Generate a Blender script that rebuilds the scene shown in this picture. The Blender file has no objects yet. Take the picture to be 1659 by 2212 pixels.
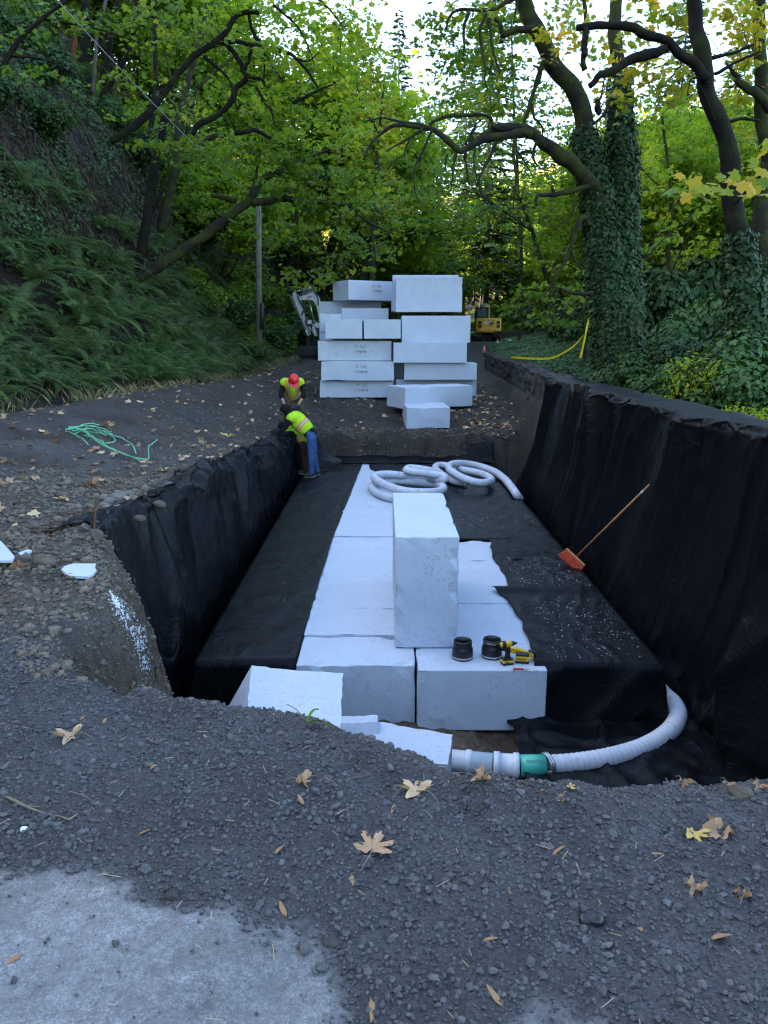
import bpy, bmesh, math, random
import numpy as np
from mathutils import Vector, Matrix
rng = np.random.default_rng(11); random.seed(11)
scene = bpy.context.scene
COL = scene.collection
# ------------------------------------------------------------------ camera
F = 1640.0; CX = 829.5; CY = 1106.0; PITCH = math.radians(13.1); CAMZ = 1.65
cp, sp = math.cos(PITCH), math.sin(PITCH)
cam = bpy.data.cameras.new('camera'); camo = bpy.data.objects.new('camera', cam); COL.objects.link(camo)
cam.sensor_fit = 'HORIZONTAL'; cam.sensor_width = 36; cam.lens = 36 * F / 1659; cam.clip_start = .05; cam.clip_end = 3000
camo.location = (0, 0, CAMZ); camo.rotation_euler = (math.pi / 2 - PITCH, 0, 0); scene.camera = camo
def ray(px, py):
    a = (px - CX) / F; b = (py - CY) / F
    return np.array([a, cp - b * sp, -sp - b * cp])
def aty(px, py, y):
    d = ray(px, py); t = y / d[1]; return np.array([0, 0, CAMZ]) + d * t
def atz(px, py, z):
    d = ray(px, py); t = (z - CAMZ) / d[2]; return np.array([0, 0, CAMZ]) + d * t
def proj(p):
    p = np.asarray(p, float) - np.array([0, 0, CAMZ])
    zc = p[..., 1] * cp - p[..., 2] * sp; yc = -p[..., 1] * sp - p[..., 2] * cp
    return CX + F * p[..., 0] / zc, CY + F * yc / zc, zc
# ------------------------------------------------------------------ noise
def _h(ix, iy, iz, seed):
    h = (ix.astype(np.int64) * 374761393 + iy.astype(np.int64) * 668265263 + iz.astype(np.int64) * 2147483647 + seed * 974634) & 0xFFFFFFFF
    h = ((h ^ (h >> 13)) * 1274126177) & 0xFFFFFFFF
    h = ((h ^ (h >> 16)) * 2246822519) & 0xFFFFFFFF
    return ((h ^ (h >> 15)) & 0xFFFFFF) / float(0xFFFFFF)
def vn(x, y, z=None, seed=0):
    x = np.asarray(x, float); y = np.asarray(y, float); z = np.zeros_like(x) if z is None else np.asarray(z, float)
    x, y, z = np.broadcast_arrays(x, y, z)
    fx, fy, fz = np.floor(x), np.floor(y), np.floor(z)
    u, v, w = x - fx, y - fy, z - fz
    u = u * u * (3 - 2 * u); v = v * v * (3 - 2 * v); w = w * w * (3 - 2 * w)
    r = 0
    for dx in (0, 1):
        for dy in (0, 1):
            for dz in (0, 1):
                r = r + _h(fx + dx, fy + dy, fz + dz, seed) * (u if dx else 1 - u) * (v if dy else 1 - v) * (w if dz else 1 - w)
    return r * 2 - 1
def fbm(x, y, z=None, o=4, seed=0):
    a, f, r = .5, 1., 0
    for i in range(o):
        r = r + a * vn(np.asarray(x) * f, np.asarray(y) * f, None if z is None else np.asarray(z) * f, seed + i * 7)
        a *= .5; f *= 2.03
    return r
def sst(a, b, x):
    t = np.clip((np.asarray(x, float) - a) / (b - a), 0, 1); return t * t * (3 - 2 * t)
def itp(x, xs, ys): return np.interp(x, xs, ys)
# ------------------------------------------------------------------ meshes
def mesh_np(name, V, polys, smooth=False, mats=(), mi=None, attrs=None):
    V = np.asarray(V, np.float32).reshape(-1, 3)
    polys = [np.asarray(p, np.int32) for p in polys if len(p)]
    me = bpy.data.meshes.new(name)
    me.vertices.add(len(V)); me.vertices.foreach_set('co', V.ravel())
    loops = np.concatenate([p.ravel() for p in polys]); tot = np.concatenate([np.full(len(p), p.shape[1], np.int32) for p in polys])
    st = np.concatenate([[0], np.cumsum(tot)[:-1]]).astype(np.int32)
    me.loops.add(len(loops)); me.loops.foreach_set('vertex_index', loops)
    me.polygons.add(len(tot)); me.polygons.foreach_set('loop_start', st); me.polygons.foreach_set('loop_total', tot)
    for m in mats: me.materials.append(m)
    if mi is not None: me.polygons.foreach_set('material_index', np.asarray(mi, np.int32))
    me.polygons.foreach_set('use_smooth', np.full(len(tot), bool(smooth)))
    for k, (dom, arr) in (attrs or {}).items():
        a = me.attributes.new(k, 'FLOAT', dom); a.data.foreach_set('value', np.asarray(arr, np.float32))
    me.update(calc_edges=True); me.validate()
    return me
def ob(name, me, parent=None, **props):
    o = bpy.data.objects.new(name, me); COL.objects.link(o)
    if parent is not None: o.parent = parent
    for k, v in props.items():
        if v is not None: o[k] = v
    return o
def thing(name, loc, label, category, group=None, rz=0):
    o = bpy.data.objects.new(name, None); COL.objects.link(o); o.empty_display_size = .1
    o.location = tuple(float(v) for v in loc); o.rotation_euler = (0, 0, rz)
    o['label'] = label; o['category'] = category
    if group: o['group'] = group
    return o
def tag(o, label, category, group=None):
    o['label'] = label; o['category'] = category
    if group: o['group'] = group
    return o
def setkind(o, kind, label=None, category=None):
    o['kind'] = kind
    if label: o['label'] = label
    if category: o['category'] = category
    return o
class MB:
    def __init__(s): s.v = []; s.f = {}; s.n = 0; s.m = {}
    def add(s, V, polys, mi=0):
        V = np.asarray(V, float).reshape(-1, 3)
        groups = {}
        if isinstance(polys, np.ndarray): groups[polys.shape[1]] = polys
        else:
            for p in polys: groups.setdefault(len(p), []).append(p)
        for k, ps in groups.items():
            ps = np.asarray(ps, np.int64) + s.n
            s.f.setdefault(k, []).append(ps); s.m.setdefault(k, []).append(np.full(len(ps), mi))
        s.v.append(V); s.n += len(V)
        return s
    def data(s):
        ks = sorted(s.f); return np.concatenate(s.v), [np.concatenate(s.f[k]) for k in ks], np.concatenate([np.concatenate(s.m[k]) for k in ks])
    def build(s, name, mats, parent=None, smooth=False, **props):
        if not isinstance(mats, (list, tuple)): mats = [mats]
        V, P, mi = s.data()
        return ob(name, mesh_np(name, V, P, smooth, mats, mi), parent, **props)
    def box(s, c, d, rz=0, mi=0, bev=0.0, R=None):
        V, P = boxg(d, bev)
        if R is None:
            ca, sa = math.cos(rz), math.sin(rz); R = np.array([[ca, -sa, 0], [sa, ca, 0], [0, 0, 1]])
        return s.add(V @ np.asarray(R).T + np.asarray(c, float), P, mi)
    def tube(s, pts, rad, sides=8, mi=0, cap=True, **k):
        V, Q, caps = tubeg(pts, rad, sides, **k)
        s.add(V, [list(q) for q in Q] + (caps if cap else []), mi); return s
    def prism(s, outline, a, b, axis='x', mi=0):
        """outline: list of 2D points; extruded from a to b along axis."""
        n = len(outline); V = []
        for t in (a, b):
            for (p, q) in outline: V.append((t, p, q) if axis == 'x' else ((p, t, q) if axis == 'y' else (p, q, t)))
        P = [list(range(n))[::-1], list(range(n, 2 * n))] + [[i, (i + 1) % n, n + (i + 1) % n, n + i] for i in range(n)]
        return s.add(V, P, mi)
    def lathe(s, prof, c=(0, 0, 0), n=24, mi=0, R=None):
        V = []; m = len(prof)
        for i in range(n):
            a = 2 * math.pi * i / n
            for r, z in prof: V.append((r * math.cos(a), r * math.sin(a), z))
        V = np.array(V)
        if R is not None: V = V @ np.asarray(R).T
        P = [[i * m + j, ((i + 1) % n) * m + j, ((i + 1) % n) * m + j + 1, i * m + j + 1] for i in range(n) for j in range(m - 1)]
        return s.add(V + np.asarray(c, float), P, mi)
def boxg(d, bev=0.0):
    hx, hy, hz = d[0] / 2, d[1] / 2, d[2] / 2
    if bev <= 0:
        V = np.array([(x, y, z) for x in (-hx, hx) for y in (-hy, hy) for z in (-hz, hz)])
        return V, [[0, 1, 3, 2], [4, 6, 7, 5], [0, 4, 5, 1], [2, 3, 7, 6], [0, 2, 6, 4], [1, 5, 7, 3]]
    bm = bmesh.new(); bmesh.ops.create_cube(bm, size=1)
    bmesh.ops.scale(bm, vec=d, verts=bm.verts)
    bmesh.ops.bevel(bm, geom=bm.edges[:], offset=bev, segments=2, profile=.5, affect='EDGES', clamp_overlap=True)
    bm.verts.index_update()
    V = np.array([v.co[:] for v in bm.verts]); P = [[v.index for v in f.verts] for f in bm.faces]; bm.free()
    return V, P
def catm(P, n=6):
    P = np.asarray(P, float)
    if len(P) < 3: return np.array([P[0] + (P[-1] - P[0]) * t for t in np.linspace(0, 1, n + 1)])
    Q = np.vstack([2 * P[0] - P[1], P, 2 * P[-1] - P[-2]]); out = []
    for i in range(1, len(Q) - 2):
        p0, p1, p2, p3 = Q[i - 1], Q[i], Q[i + 1], Q[i + 2]
        for t in np.linspace(0, 1, n, endpoint=False):
            out.append(.5 * (2 * p1 + (p2 - p0) * t + (2 * p0 - 5 * p1 + 4 * p2 - p3) * t * t + (3 * p1 - p0 - 3 * p2 + p3) * t ** 3))
    out.append(P[-1]); return np.array(out)
def frames(pts):
    pts = np.asarray(pts, float); T = np.gradient(pts, axis=0); T /= np.linalg.norm(T, axis=1)[:, None] + 1e-12
    ref = np.array([0, 0, 1.]) if abs(T[0][2]) < .9 else np.array([1., 0, 0])
    N = np.zeros_like(pts); n = ref - T[0] * ref.dot(T[0]); n /= np.linalg.norm(n); N[0] = n
    for i in range(1, len(pts)):
        n = n - T[i] * n.dot(T[i]); n /= np.linalg.norm(n) + 1e-12; N[i] = n
    return T, N, np.cross(T, N)
def tubeg(pts, rad, sides=8, noise=0., nscale=3., seed=0):
    pts = np.asarray(pts, float); n = len(pts); rad = np.broadcast_to(np.asarray(rad, float), (n,))
    T, N, B = frames(pts); a = np.linspace(0, 2 * math.pi, sides, endpoint=False)
    D = np.cos(a)[None, :, None] * N[:, None, :] + np.sin(a)[None, :, None] * B[:, None, :]
    V = pts[:, None, :] + D * rad[:, None, None]
    if noise:
        q = V * nscale; k = fbm(q[..., 0], q[..., 1], q[..., 2], 3, seed) * noise * 2
        V = pts[:, None, :] + D * (rad[:, None] * (1 + k))[..., None]
    i = np.arange(n - 1)[:, None] * sides; j = np.arange(sides)[None, :]; j2 = (j + 1) % sides
    Q = np.stack([i + j, i + j2, i + sides + j2, i + sides + j], -1).reshape(-1, 4)
    return V.reshape(-1, 3), Q, [list(range(sides))[::-1], [int((n - 1) * sides + k) for k in range(sides)]]
def rblock(d, seg=.12, r=.012, amp=.004, chip=.0, seed=0, cutn=0):
    """foam block: rounded box with slightly uneven faces and nibbled edges."""
    d = np.asarray(d, float); h = d / 2; V = []; P = []; n0 = 0
    def ax(L):
        k = max(2, int(round(L / seg))); e = min(r * 1.2, L * .2)
        return np.concatenate([[-L / 2, -L / 2 + e * .5, -L / 2 + e], np.linspace(-L / 2, L / 2, k + 1)[1:-1], [L / 2 - e, L / 2 - e * .5, L / 2]])
    for a in range(3):
        b, c = (a + 1) % 3, (a + 2) % 3; B, C = np.meshgrid(ax(d[b]), ax(d[c]), indexing='ij'); nb, nc = B.shape
        for s in (-1, 1):
            X = np.zeros((nb, nc, 3)); X[..., a] = s * h[a]; X[..., b] = B; X[..., c] = C
            i, j = np.meshgrid(np.arange(nb - 1), np.arange(nc - 1), indexing='ij'); i = i.ravel(); j = j.ravel()
            q = np.stack([i * nc + j, (i + 1) * nc + j, (i + 1) * nc + j + 1, i * nc + j + 1], -1)
            if s < 0: q = q[:, ::-1]
            V.append(X.reshape(-1, 3)); P.append(q + n0); n0 += nb * nc
    V = np.concatenate(V); inner = np.clip(V, -(h - r), h - r); D = V - inner; L = np.linalg.norm(D, axis=1)[:, None]
    V2 = inner + D / np.maximum(L, 1e-9) * r
    q = V2 * 5 + seed * 13.7; V2 = V2 + amp * np.stack([fbm(q[:, 0], q[:, 1], q[:, 2], 2, k) for k in (1, 5, 9)], -1)
    if chip > 0:
        edge = (np.sum(np.abs(V) > h - r * 1.3, axis=1) >= 2); q = V * 14 + seed * 3.1
        k = np.clip(fbm(q[:, 0], q[:, 1], q[:, 2], 2, 3) - .12, 0, 1) * chip * 4 * edge
        V2 = V2 - np.sign(V2) * k[:, None] * (np.abs(V) > h - r * 1.3)
    bm = bmesh.new(); vs = [bm.verts.new(v) for v in V2]
    for p in np.concatenate(P): bm.faces.new([vs[i] for i in p])
    bmesh.ops.remove_doubles(bm, verts=bm.verts, dist=.0008); bm.verts.index_update()
    V = np.array([v.co[:] for v in bm.verts]); P = [[v.index for v in f.verts] for f in bm.faces]; bm.free()
    return V, P
def Rz(a): c, s = math.cos(a), math.sin(a); return np.array([[c, -s, 0], [s, c, 0], [0, 0, 1]])
def Rx(a): c, s = math.cos(a), math.sin(a); return np.array([[1, 0, 0], [0, c, -s], [0, s, c]])
def Ry(a): c, s = math.cos(a), math.sin(a); return np.array([[c, 0, s], [0, 1, 0], [-s, 0, c]])
# ------------------------------------------------------------------ materials
class NT:
    def __init__(s, name):
        s.m = bpy.data.materials.new(name); s.m.use_nodes = True; s.t = s.m.node_tree; s.t.nodes.clear()
        s.out = s.n('ShaderNodeOutputMaterial')
    def n(s, typ, **kw):
        x = s.t.nodes.new(typ)
        for k, v in kw.items():
            if hasattr(x, k) and k not in ('inputs',): setattr(x, k, v)
        return x
    def l(s, a, b): s.t.links.new(a, b)
    def coord(s, scale=1., obj=True):
        tc = s.n('ShaderNodeTexCoord'); mp = s.n('ShaderNodeMapping'); s.l(tc.outputs['Object'], mp.inputs['Vector'])
        mp.inputs['Scale'].default_value = (scale,) * 3 if not isinstance(scale, tuple) else scale
        return mp.outputs['Vector']
    def noise(s, scale, detail=4, rough=.55, vec=None, dist=0):
        x = s.n('ShaderNodeTexNoise'); x.inputs['Scale'].default_value = scale; x.inputs['Detail'].default_value = detail
        x.inputs['Roughness'].default_value = rough; x.inputs['Distortion'].default_value = dist
        s.l(vec if vec is not None else s.coord(), x.inputs['Vector']); return x.outputs['Fac']
    def voro(s, scale, vec=None, out='Distance', feature='F1'):
        x = s.n('ShaderNodeTexVoronoi'); x.feature = feature; x.inputs['Scale'].default_value = scale
        s.l(vec if vec is not None else s.coord(), x.inputs['Vector']); return x.outputs[out]
    def ramp(s, fac, stops):
        x = s.n('ShaderNodeValToRGB'); e = x.color_ramp.elements
        while len(e) < len(stops): e.new(.5)
        for i, (p, c) in enumerate(stops):
            e[i].position = p; e[i].color = (*c, 1) if not isinstance(c, (int, float)) else (c, c, c, 1)
        s.l(fac, x.inputs['Fac']); return x.outputs['Color']
    def mix(s, fac, a, b, mode='MIX'):
        x = s.n('ShaderNodeMix'); x.data_type = 'RGBA'; x.blend_type = mode
        for sock, v in ((x.inputs[0], fac), (x.inputs[6], a), (x.inputs[7], b)):
            if isinstance(v, bpy.types.NodeSocket): s.l(v, sock)
            elif isinstance(v, (int, float)) and sock.type == 'VALUE': sock.default_value = v
            else: sock.default_value = (*v, 1) if not isinstance(v, (int, float)) else (v, v, v, 1)
        return x.outputs[2]
    def math(s, op, a, b=0.):
        x = s.n('ShaderNodeMath'); x.operation = op
        for sock, v in ((x.inputs[0], a), (x.inputs[1], b)):
            if isinstance(v, bpy.types.NodeSocket): s.l(v, sock)
            else: sock.default_value = v
        return x.outputs[0]
    def attr(s, name):
        x = s.n('ShaderNodeAttribute'); x.attribute_name = name; return x.outputs['Fac']
    def bump(s, h, strength=.3, dist=.01, nrm=None):
        x = s.n('ShaderNodeBump'); x.inputs['Strength'].default_value = strength; x.inputs['Distance'].default_value = dist
        s.l(h, x.inputs['Height'])
        if nrm is not None: s.l(nrm, x.inputs['Normal'])
        return x.outputs['Normal']
    def pbr(s, col, rough=.6, spec=.4, metal=0., nrm=None, link=True, **extra):
        x = s.n('ShaderNodeBsdfPrincipled')
        for key, v in (('Base Color', col), ('Roughness', rough), ('Specular IOR Level', spec), ('Metallic', metal)):
            if isinstance(v, bpy.types.NodeSocket): s.l(v, x.inputs[key])
            elif key == 'Base Color': x.inputs[key].default_value = (*v, 1)
            else: x.inputs[key].default_value = v
        for k, v in extra.items(): x.inputs[k.replace('_', ' ')].default_value = v
        if nrm is not None: s.l(nrm, x.inputs['Normal'])
        if link: s.l(x.outputs[0], s.out.inputs['Surface'])
        return x
def simple(name, c, rough=.6, var=.2, scale=6., bump=.15, bscale=60., spec=.4, metal=0., dirt=None, bdist=.004):
    t = NT(name); c = np.array(c, float); f = t.noise(scale, 5)
    col = t.ramp(f, [(.3, tuple(c * (1 - var))), (.7, tuple(np.minimum(c * (1 + var), .95)))])
    if dirt is not None:
        d = t.ramp(t.noise(scale * 1.7, 6, .65), [(dirt[1], 0.), (min(1, dirt[1] + .15), 1.)]); col = t.mix(d, col, dirt[0])
    t.pbr(col, rough, spec, metal, t.bump(t.noise(bscale, 3), bump, bdist)); return t.m
def leafmat(name, stops, trans=.3, rough=.55, spec=.25):
    t = NT(name); col = t.ramp(t.attr('tint'), stops)
    p = t.pbr(col, rough, spec, link=False); tr = t.n('ShaderNodeBsdfTranslucent')
    bright = t.mix(.5, col, t.mix(1., col, (1.75, 1.6, .65), 'MULTIPLY')); t.l(bright, tr.inputs['Color'])
    mx = t.n('ShaderNodeMixShader'); mx.inputs[0].default_value = trans
    t.l(p.outputs[0], mx.inputs[1]); t.l(tr.outputs[0], mx.inputs[2]); t.l(mx.outputs[0], t.out.inputs['Surface'])
    return t.m
M = {}
def ramp4(a, b, c, d): return [(0., a), (.35, b), (.7, c), (1., d)]
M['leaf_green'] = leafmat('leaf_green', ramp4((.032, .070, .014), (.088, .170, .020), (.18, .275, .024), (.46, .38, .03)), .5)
M['leaf_bright'] = leafmat('leaf_bright', ramp4((.055, .12, .016), (.15, .27, .020), (.29, .38, .024), (.56, .42, .03)), .52)
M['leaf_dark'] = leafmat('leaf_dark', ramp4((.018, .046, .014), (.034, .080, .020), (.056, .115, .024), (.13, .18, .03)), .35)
M['leaf_gold'] = leafmat('leaf_gold', ramp4((.10, .16, .014), (.28, .27, .018), (.50, .33, .02), (.62, .26, .02)), .42)
M['leaf_mixed'] = leafmat('leaf_mixed', ramp4((.055, .13, .016), (.13, .24, .018), (.34, .33, .022), (.62, .36, .03)), .45)
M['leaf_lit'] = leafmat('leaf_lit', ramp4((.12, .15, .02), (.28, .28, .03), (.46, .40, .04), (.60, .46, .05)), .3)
M['ivy'] = leafmat('ivy_leaf', ramp4((.014, .034, .013), (.026, .060, .020), (.050, .105, .030), (.12, .20, .05)), .15, .55, .22)
M['groundivy'] = leafmat('ground_ivy_leaf', ramp4((.022, .055, .016), (.042, .100, .024), (.075, .155, .032), (.13, .22, .05)), .2, .5, .28)
M['fern'] = leafmat('fern_frond', ramp4((.024, .050, .020), (.068, .125, .036), (.135, .21, .055), (.27, .33, .08)), .3, .5, .35)
M['needle'] = leafmat('conifer_needle', ramp4((.024, .048, .028), (.042, .080, .040), (.068, .12, .052), (.12, .17, .06)), .25)
M['fallen'] = leafmat('fallen_leaf', ramp4((.17, .08, .045), (.36, .20, .10), (.56, .40, .25), (.66, .47, .08)), .12, .6, .3)
def barkmat(name, c, moss, th):
    t = NT(name); v = t.coord((1, 1, .35)); f = t.noise(14, 6, .7, v)
    col = t.ramp(f, [(.3, tuple(np.array(c) * .5)), (.7, tuple(np.array(c) * 1.4))])
    k = t.ramp(t.noise(2.2, 5, .65), [(th, 0.), (th + .15, 1.)]); mc = t.ramp(t.noise(30, 3), [(.3, tuple(np.array(moss) * .5)), (.7, tuple(np.array(moss) * 1.4))])
    t.pbr(t.mix(k, col, mc), .9, .15, 0, t.bump(f, .6, .03)); return t.m
M['bark'] = barkmat('mossy_bark', (.024, .021, .017), (.042, .050, .012), .42)
M['bark_dark'] = barkmat('dark_mossy_bark', (.013, .011, .009), (.020, .027, .007), .5)
M['bark_grey'] = barkmat('grey_bark', (.11, .10, .09), (.06, .065, .03), .62)
M['bark_red'] = barkmat('red_bark', (.13, .055, .03), (.06, .05, .02), .7)
# white foam, blue skylight cast mixed into its colour: clean (stacked) and used (dents and dirt specks)
def foammat(name, dirt):
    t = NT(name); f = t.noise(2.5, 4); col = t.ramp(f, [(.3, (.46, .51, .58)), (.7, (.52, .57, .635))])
    b = t.voro(160); h = t.math('ADD', t.math('MULTIPLY', b, .04), t.noise(9, 3, .55))
    if dirt:
        v = t.coord((1, 1.9, 1.)); n1 = t.math('MAXIMUM', t.noise(30, 5, .7, v, .6), t.math('MULTIPLY', t.noise(13, 5, .75, v, 1.2), .985)); n2 = t.noise(2.1, 3)
        s = t.math('MULTIPLY', t.ramp(n1, [(.575, 0.), (.64, 1.)]), t.ramp(n2, [(.34, .15), (.58, 1.)]))
        col = t.mix(t.math('MULTIPLY', s, .62), col, (.25, .24, .23))
        g = t.ramp(t.noise(3.3, 6, .7, v), [(.5, 0.), (.8, .22)]); col = t.mix(g, col, (.42, .42, .42))
        h = t.math('SUBTRACT', h, t.math('MULTIPLY', s, 1.2))
    t.pbr(col, .75, .25, 0, t.bump(h, .28, .006), Subsurface_Weight=0.0); return t.m
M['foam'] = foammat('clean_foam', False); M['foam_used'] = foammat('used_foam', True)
def fabricmat():
    t = NT('black_fabric'); f = t.noise(3., 5, .6); col = t.ramp(f, [(.3, (.0011, .0014, .0024)), (.7, (.0024, .0030, .0050))])
    v = t.coord((1, 1, 1)); fine = t.noise(420, 2, .6, v); mid = t.noise(22, 4, .6, v)
    cr = t.math('ADD', t.ramp(t.noise(2.3, 4, .55, v, 1.4), [(.45, 0.), (.5, 1.), (.55, 0.)]), t.math('MULTIPLY', t.ramp(t.noise(6.5, 3, .5, v, 1.0), [(.44, 0.), (.5, 1.), (.56, 0.)]), .5)); dust = t.ramp(t.noise(1.6, 7, .75), [(.56, 0.), (.8, .22)]); col = t.mix(dust, col, (.008, .009, .012))
    x = t.pbr(col, t.ramp(t.noise(5, 4), [(.3, .36), (.7, .52)]), .16, 0, t.bump(mid, .12, .006, t.bump(cr, .22, .014)))
    x.inputs['Sheen Weight'].default_value = 0.0; x.inputs['Sheen Roughness'].default_value = .5
    return t.m
M['fabric'] = fabricmat()
def groundmat():
    t = NT('ground'); pav, soil, lit = t.attr('pave'), t.attr('soil'), t.attr('forest')
    n1 = t.noise(5, 6, .65); n2 = t.noise(60, 5, .7); vo = t.voro(75); vo2 = t.voro(190)
    grav = t.ramp(n2, [(.3, (.030, .0298, .030)), (.72, (.094, .0935, .0935))])
    brown = t.ramp(t.noise(18, 6, .7), [(.3, (.034, .025, .017)), (.7, (.165, .120, .080))])
    forest = t.ramp(t.noise(9, 6, .7), [(.3, (.008, .007, .005)), (.55, (.024, .018, .012)), (.75, (.026, .034, .010))])
    rock = t.ramp(t.noise(3, 7, .7), [(.35, (.016, .015, .013)), (.7, (.070, .066, .058))])
    forest = t.mix(t.attr('rock'), forest, rock)
    pv = t.ramp(t.math('ADD', t.math('MULTIPLY', t.noise(150, 5, .8), .6), t.math('MULTIPLY', t.noise(48, 4, .8), .4)), [(.34, (.065, .067, .071)), (.5, (.19, .188, .186)), (.64, (.38, .378, .375))])
    pv = t.mix(t.ramp(n1, [(.35, 0.), (.7, .6)]), pv, (.12, .119, .118))
    pv = t.mix(t.ramp(vo, [(.0, .6), (.12, 0.)]), pv, (.33, .34, .36))
    c = t.mix(soil, grav, brown); c = t.mix(lit, c, forest); c = t.mix(pav, c, pv)
    hb = t.math('ADD', t.math('MULTIPLY', vo, .8), t.math('MULTIPLY', n2, .8)); hb = t.math('ADD', hb, t.math('MULTIPLY', vo2, .3))
    st = t.n('ShaderNodeBump'); st.inputs['Distance'].default_value = .012; t.l(hb, st.inputs['Height'])
    t.l(t.math('SUBTRACT', .9, t.math('MULTIPLY', pav, .72)), st.inputs['Strength'])
    big = t.ramp(t.noise(1.3, 5, .6), [(.35, .72), (.65, 1.25)]); c = t.mix(1., c, big, 'MULTIPLY'); c = t.mix(t.attr('darken'), c, t.mix(1., c, (.66, .60, .54), 'MULTIPLY'))
    t.pbr(c, .85, .3, 0, st.outputs['Normal']); return t.m
M['ground'] = groundmat()
def stonemat(name, a, b, spec=.3):
    t = NT(name); oi = t.attr('tint'); col = t.ramp(oi, [(0, a), (1, b)])
    col = t.mix(t.ramp(t.noise(120, 4, .7), [(.4, 0.), (.75, .5)]), col, tuple(np.array(b) * 1.5))
    t.pbr(col, .8, spec, 0, t.bump(t.noise(220, 3), .3, .002)); return t.m
M['gravel'] = stonemat('gravel_stone', (.031, .031, .0315), (.118, .117, .117))
M['cobble'] = stonemat('cobble_stone', (.048, .038, .028), (.21, .175, .135))
M['rock'] = simple('brown_rock', (.10, .083, .062), .85, .4, 9, .6, 40, .25, bdist=.02)
M['masonry'] = simple('dark_masonry', (.055, .053, .050), .9, .45, 5, .7, 22, .2, dirt=((.03, .035, .015), .55), bdist=.03)
M['bead'] = simple('foam_bead', (.68, .71, .75), .7, .05)
M['hose'] = simple('white_hose_sock', (.52, .55, .60), .8, .12, 3., .3, 160, .2, dirt=((.30, .27, .22), .60))
M['pipe_w'] = simple('white_pipe', (.58, .63, .67), .35, .08, 4, .05, 30, .5, dirt=((.40, .38, .33), .62))
M['pipe_g'] = simple('green_pipe', (.07, .46, .33), .35, .08, 4, .05, 30, .5)
M['rubber'] = simple('black_rubber', (.012, .012, .013), .38, .2, 6, .05, 30, .5)
M['steel'] = simple('steel', (.55, .55, .54), .3, .15, 8, .05, 60, .5, metal=.9)
M['yellow'] = simple('machine_yellow', (.66, .38, .03), .4, .12, 3, .08, 40, .5, dirt=((.16, .11, .05), .60))
M['dewalt'] = simple('tool_yellow', (.72, .43, .01), .4, .08, 9, .05, 60, .5)
M['black'] = simple('black_plastic', (.014, .014, .015), .5, .2, 8, .1, 90, .4)
M['mwhite'] = simple('machine_white', (.48, .50, .50), .4, .12, 4, .08, 40, .5, dirt=((.24, .22, .18), .58))
M['mgrey'] = simple('machine_grey', (.16, .165, .17), .5, .2, 4, .1, 40, .4)
M['track'] = simple('track_rubber', (.028, .026, .024), .8, .3, 8, .3, 50, .25)
M['mud'] = simple('dark_mud_steel', (.020, .018, .017), .75, .4, 6, .4, 30, .25)
M['glass'] = simple('dark_glass', (.09, .12, .11), .06, .2, 2, .0, 10, .8)
M['orange'] = simple('cone_orange', (.75, .09, .025), .5, .08, 5, .05, 30, .4)
M['white'] = simple('white_paint', (.78, .78, .77), .5, .05, 5, .05, 30, .4)
M['red'] = simple('red_plastic', (.55, .018, .014), .35, .1, 9, .05, 40, .5)
M['redhat'] = simple('hard_hat_red', (.62, .025, .018), .28, .06, 8, .03, 40, .5)
M['green'] = simple('green_barricade', (.03, .22, .06), .5, .1, 5, .05, 30, .4)
M['wood'] = simple('broom_wood', (.46, .22, .085), .5, .15, 12, .1, 60, .35)
M['oldwood'] = simple('weathered_timber', (.075, .055, .042), .85, .4, 5, .4, 30, .2)
M['bristle'] = simple('orange_bristle', (.62, .085, .03), .7, .25, 30, .3, 200, .3)
M['tape'] = simple('yellow_tape', (.75, .62, .01), .4, .06, 4, .05, 20, .4)
M['twine'] = simple('green_strap', (.14, .47, .27), .5, .12, 7, .05, 40, .4)
M['polegrey'] = simple('grey_green_pole', (.115, .125, .085), .8, .25, 3, .25, 30, .3)
M['cable'] = simple('grey_cable', (.30, .31, .33), .5, .1)
M['hivis'] = simple('hi_vis_yellow', (.40, .66, .02), .75, .12, 9, .3, 30, .2, bdist=.01)
M['vorange'] = simple('vest_orange', (.85, .20, .02), .7, .06, 9, .1, 40, .2)
M['silver'] = simple('vest_silver', (.40, .40, .41), .35, .08, 12, .1, 60, .6)
M['denim'] = simple('blue_denim', (.045, .085, .21), .85, .45, 11, .5, 28, .2, bdist=.015)
M['brownpant'] = simple('brown_trousers', (.085, .060, .040), .9, .3, 9, .5, 26, .15, bdist=.015)
M['maroon'] = simple('dark_brown_trousers', (.045, .026, .020), .9, .3, 9, .5, 26, .15, bdist=.015)
M['blackcloth'] = simple('black_sweater', (.010, .010, .011), .9, .3, 9, .5, 26, .15, bdist=.015)
M['skin'] = simple('skin', (.42, .24, .17), .55, .12, 12, .1, 60, .4)
M['hair'] = simple('dark_hair', (.02, .014, .010), .6, .2, 30, .2, 90, .3)
M['blueglove'] = simple('blue_glove', (.03, .06, .34), .5, .1, 12, .1, 60, .4)
M['whiteglove'] = simple('white_glove', (.62, .63, .62), .8, .1, 12, .1, 60, .3)
M['boot'] = simple('brown_boot', (.030, .026, .022), .7, .2, 9, .2, 40, .3)
M['sole'] = simple('pale_sole', (.20, .19, .17), .8, .15, 9, .1, 40, .3)
M['ink'] = simple('marker_ink', (.12, .135, .165), .6, .1)
M['greenleaf'] = simple('fresh_green_leaf', (.16, .36, .02), .5, .15, 14, .1, 40, .3)
M['twig'] = simple('bare_twig', (.17, .14, .10), .8, .3, 20, .2, 60, .2)
M['litgold'] = simple('dry_grass', (.24, .20, .10), .8, .3, 8, .1, 60, .2)
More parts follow.
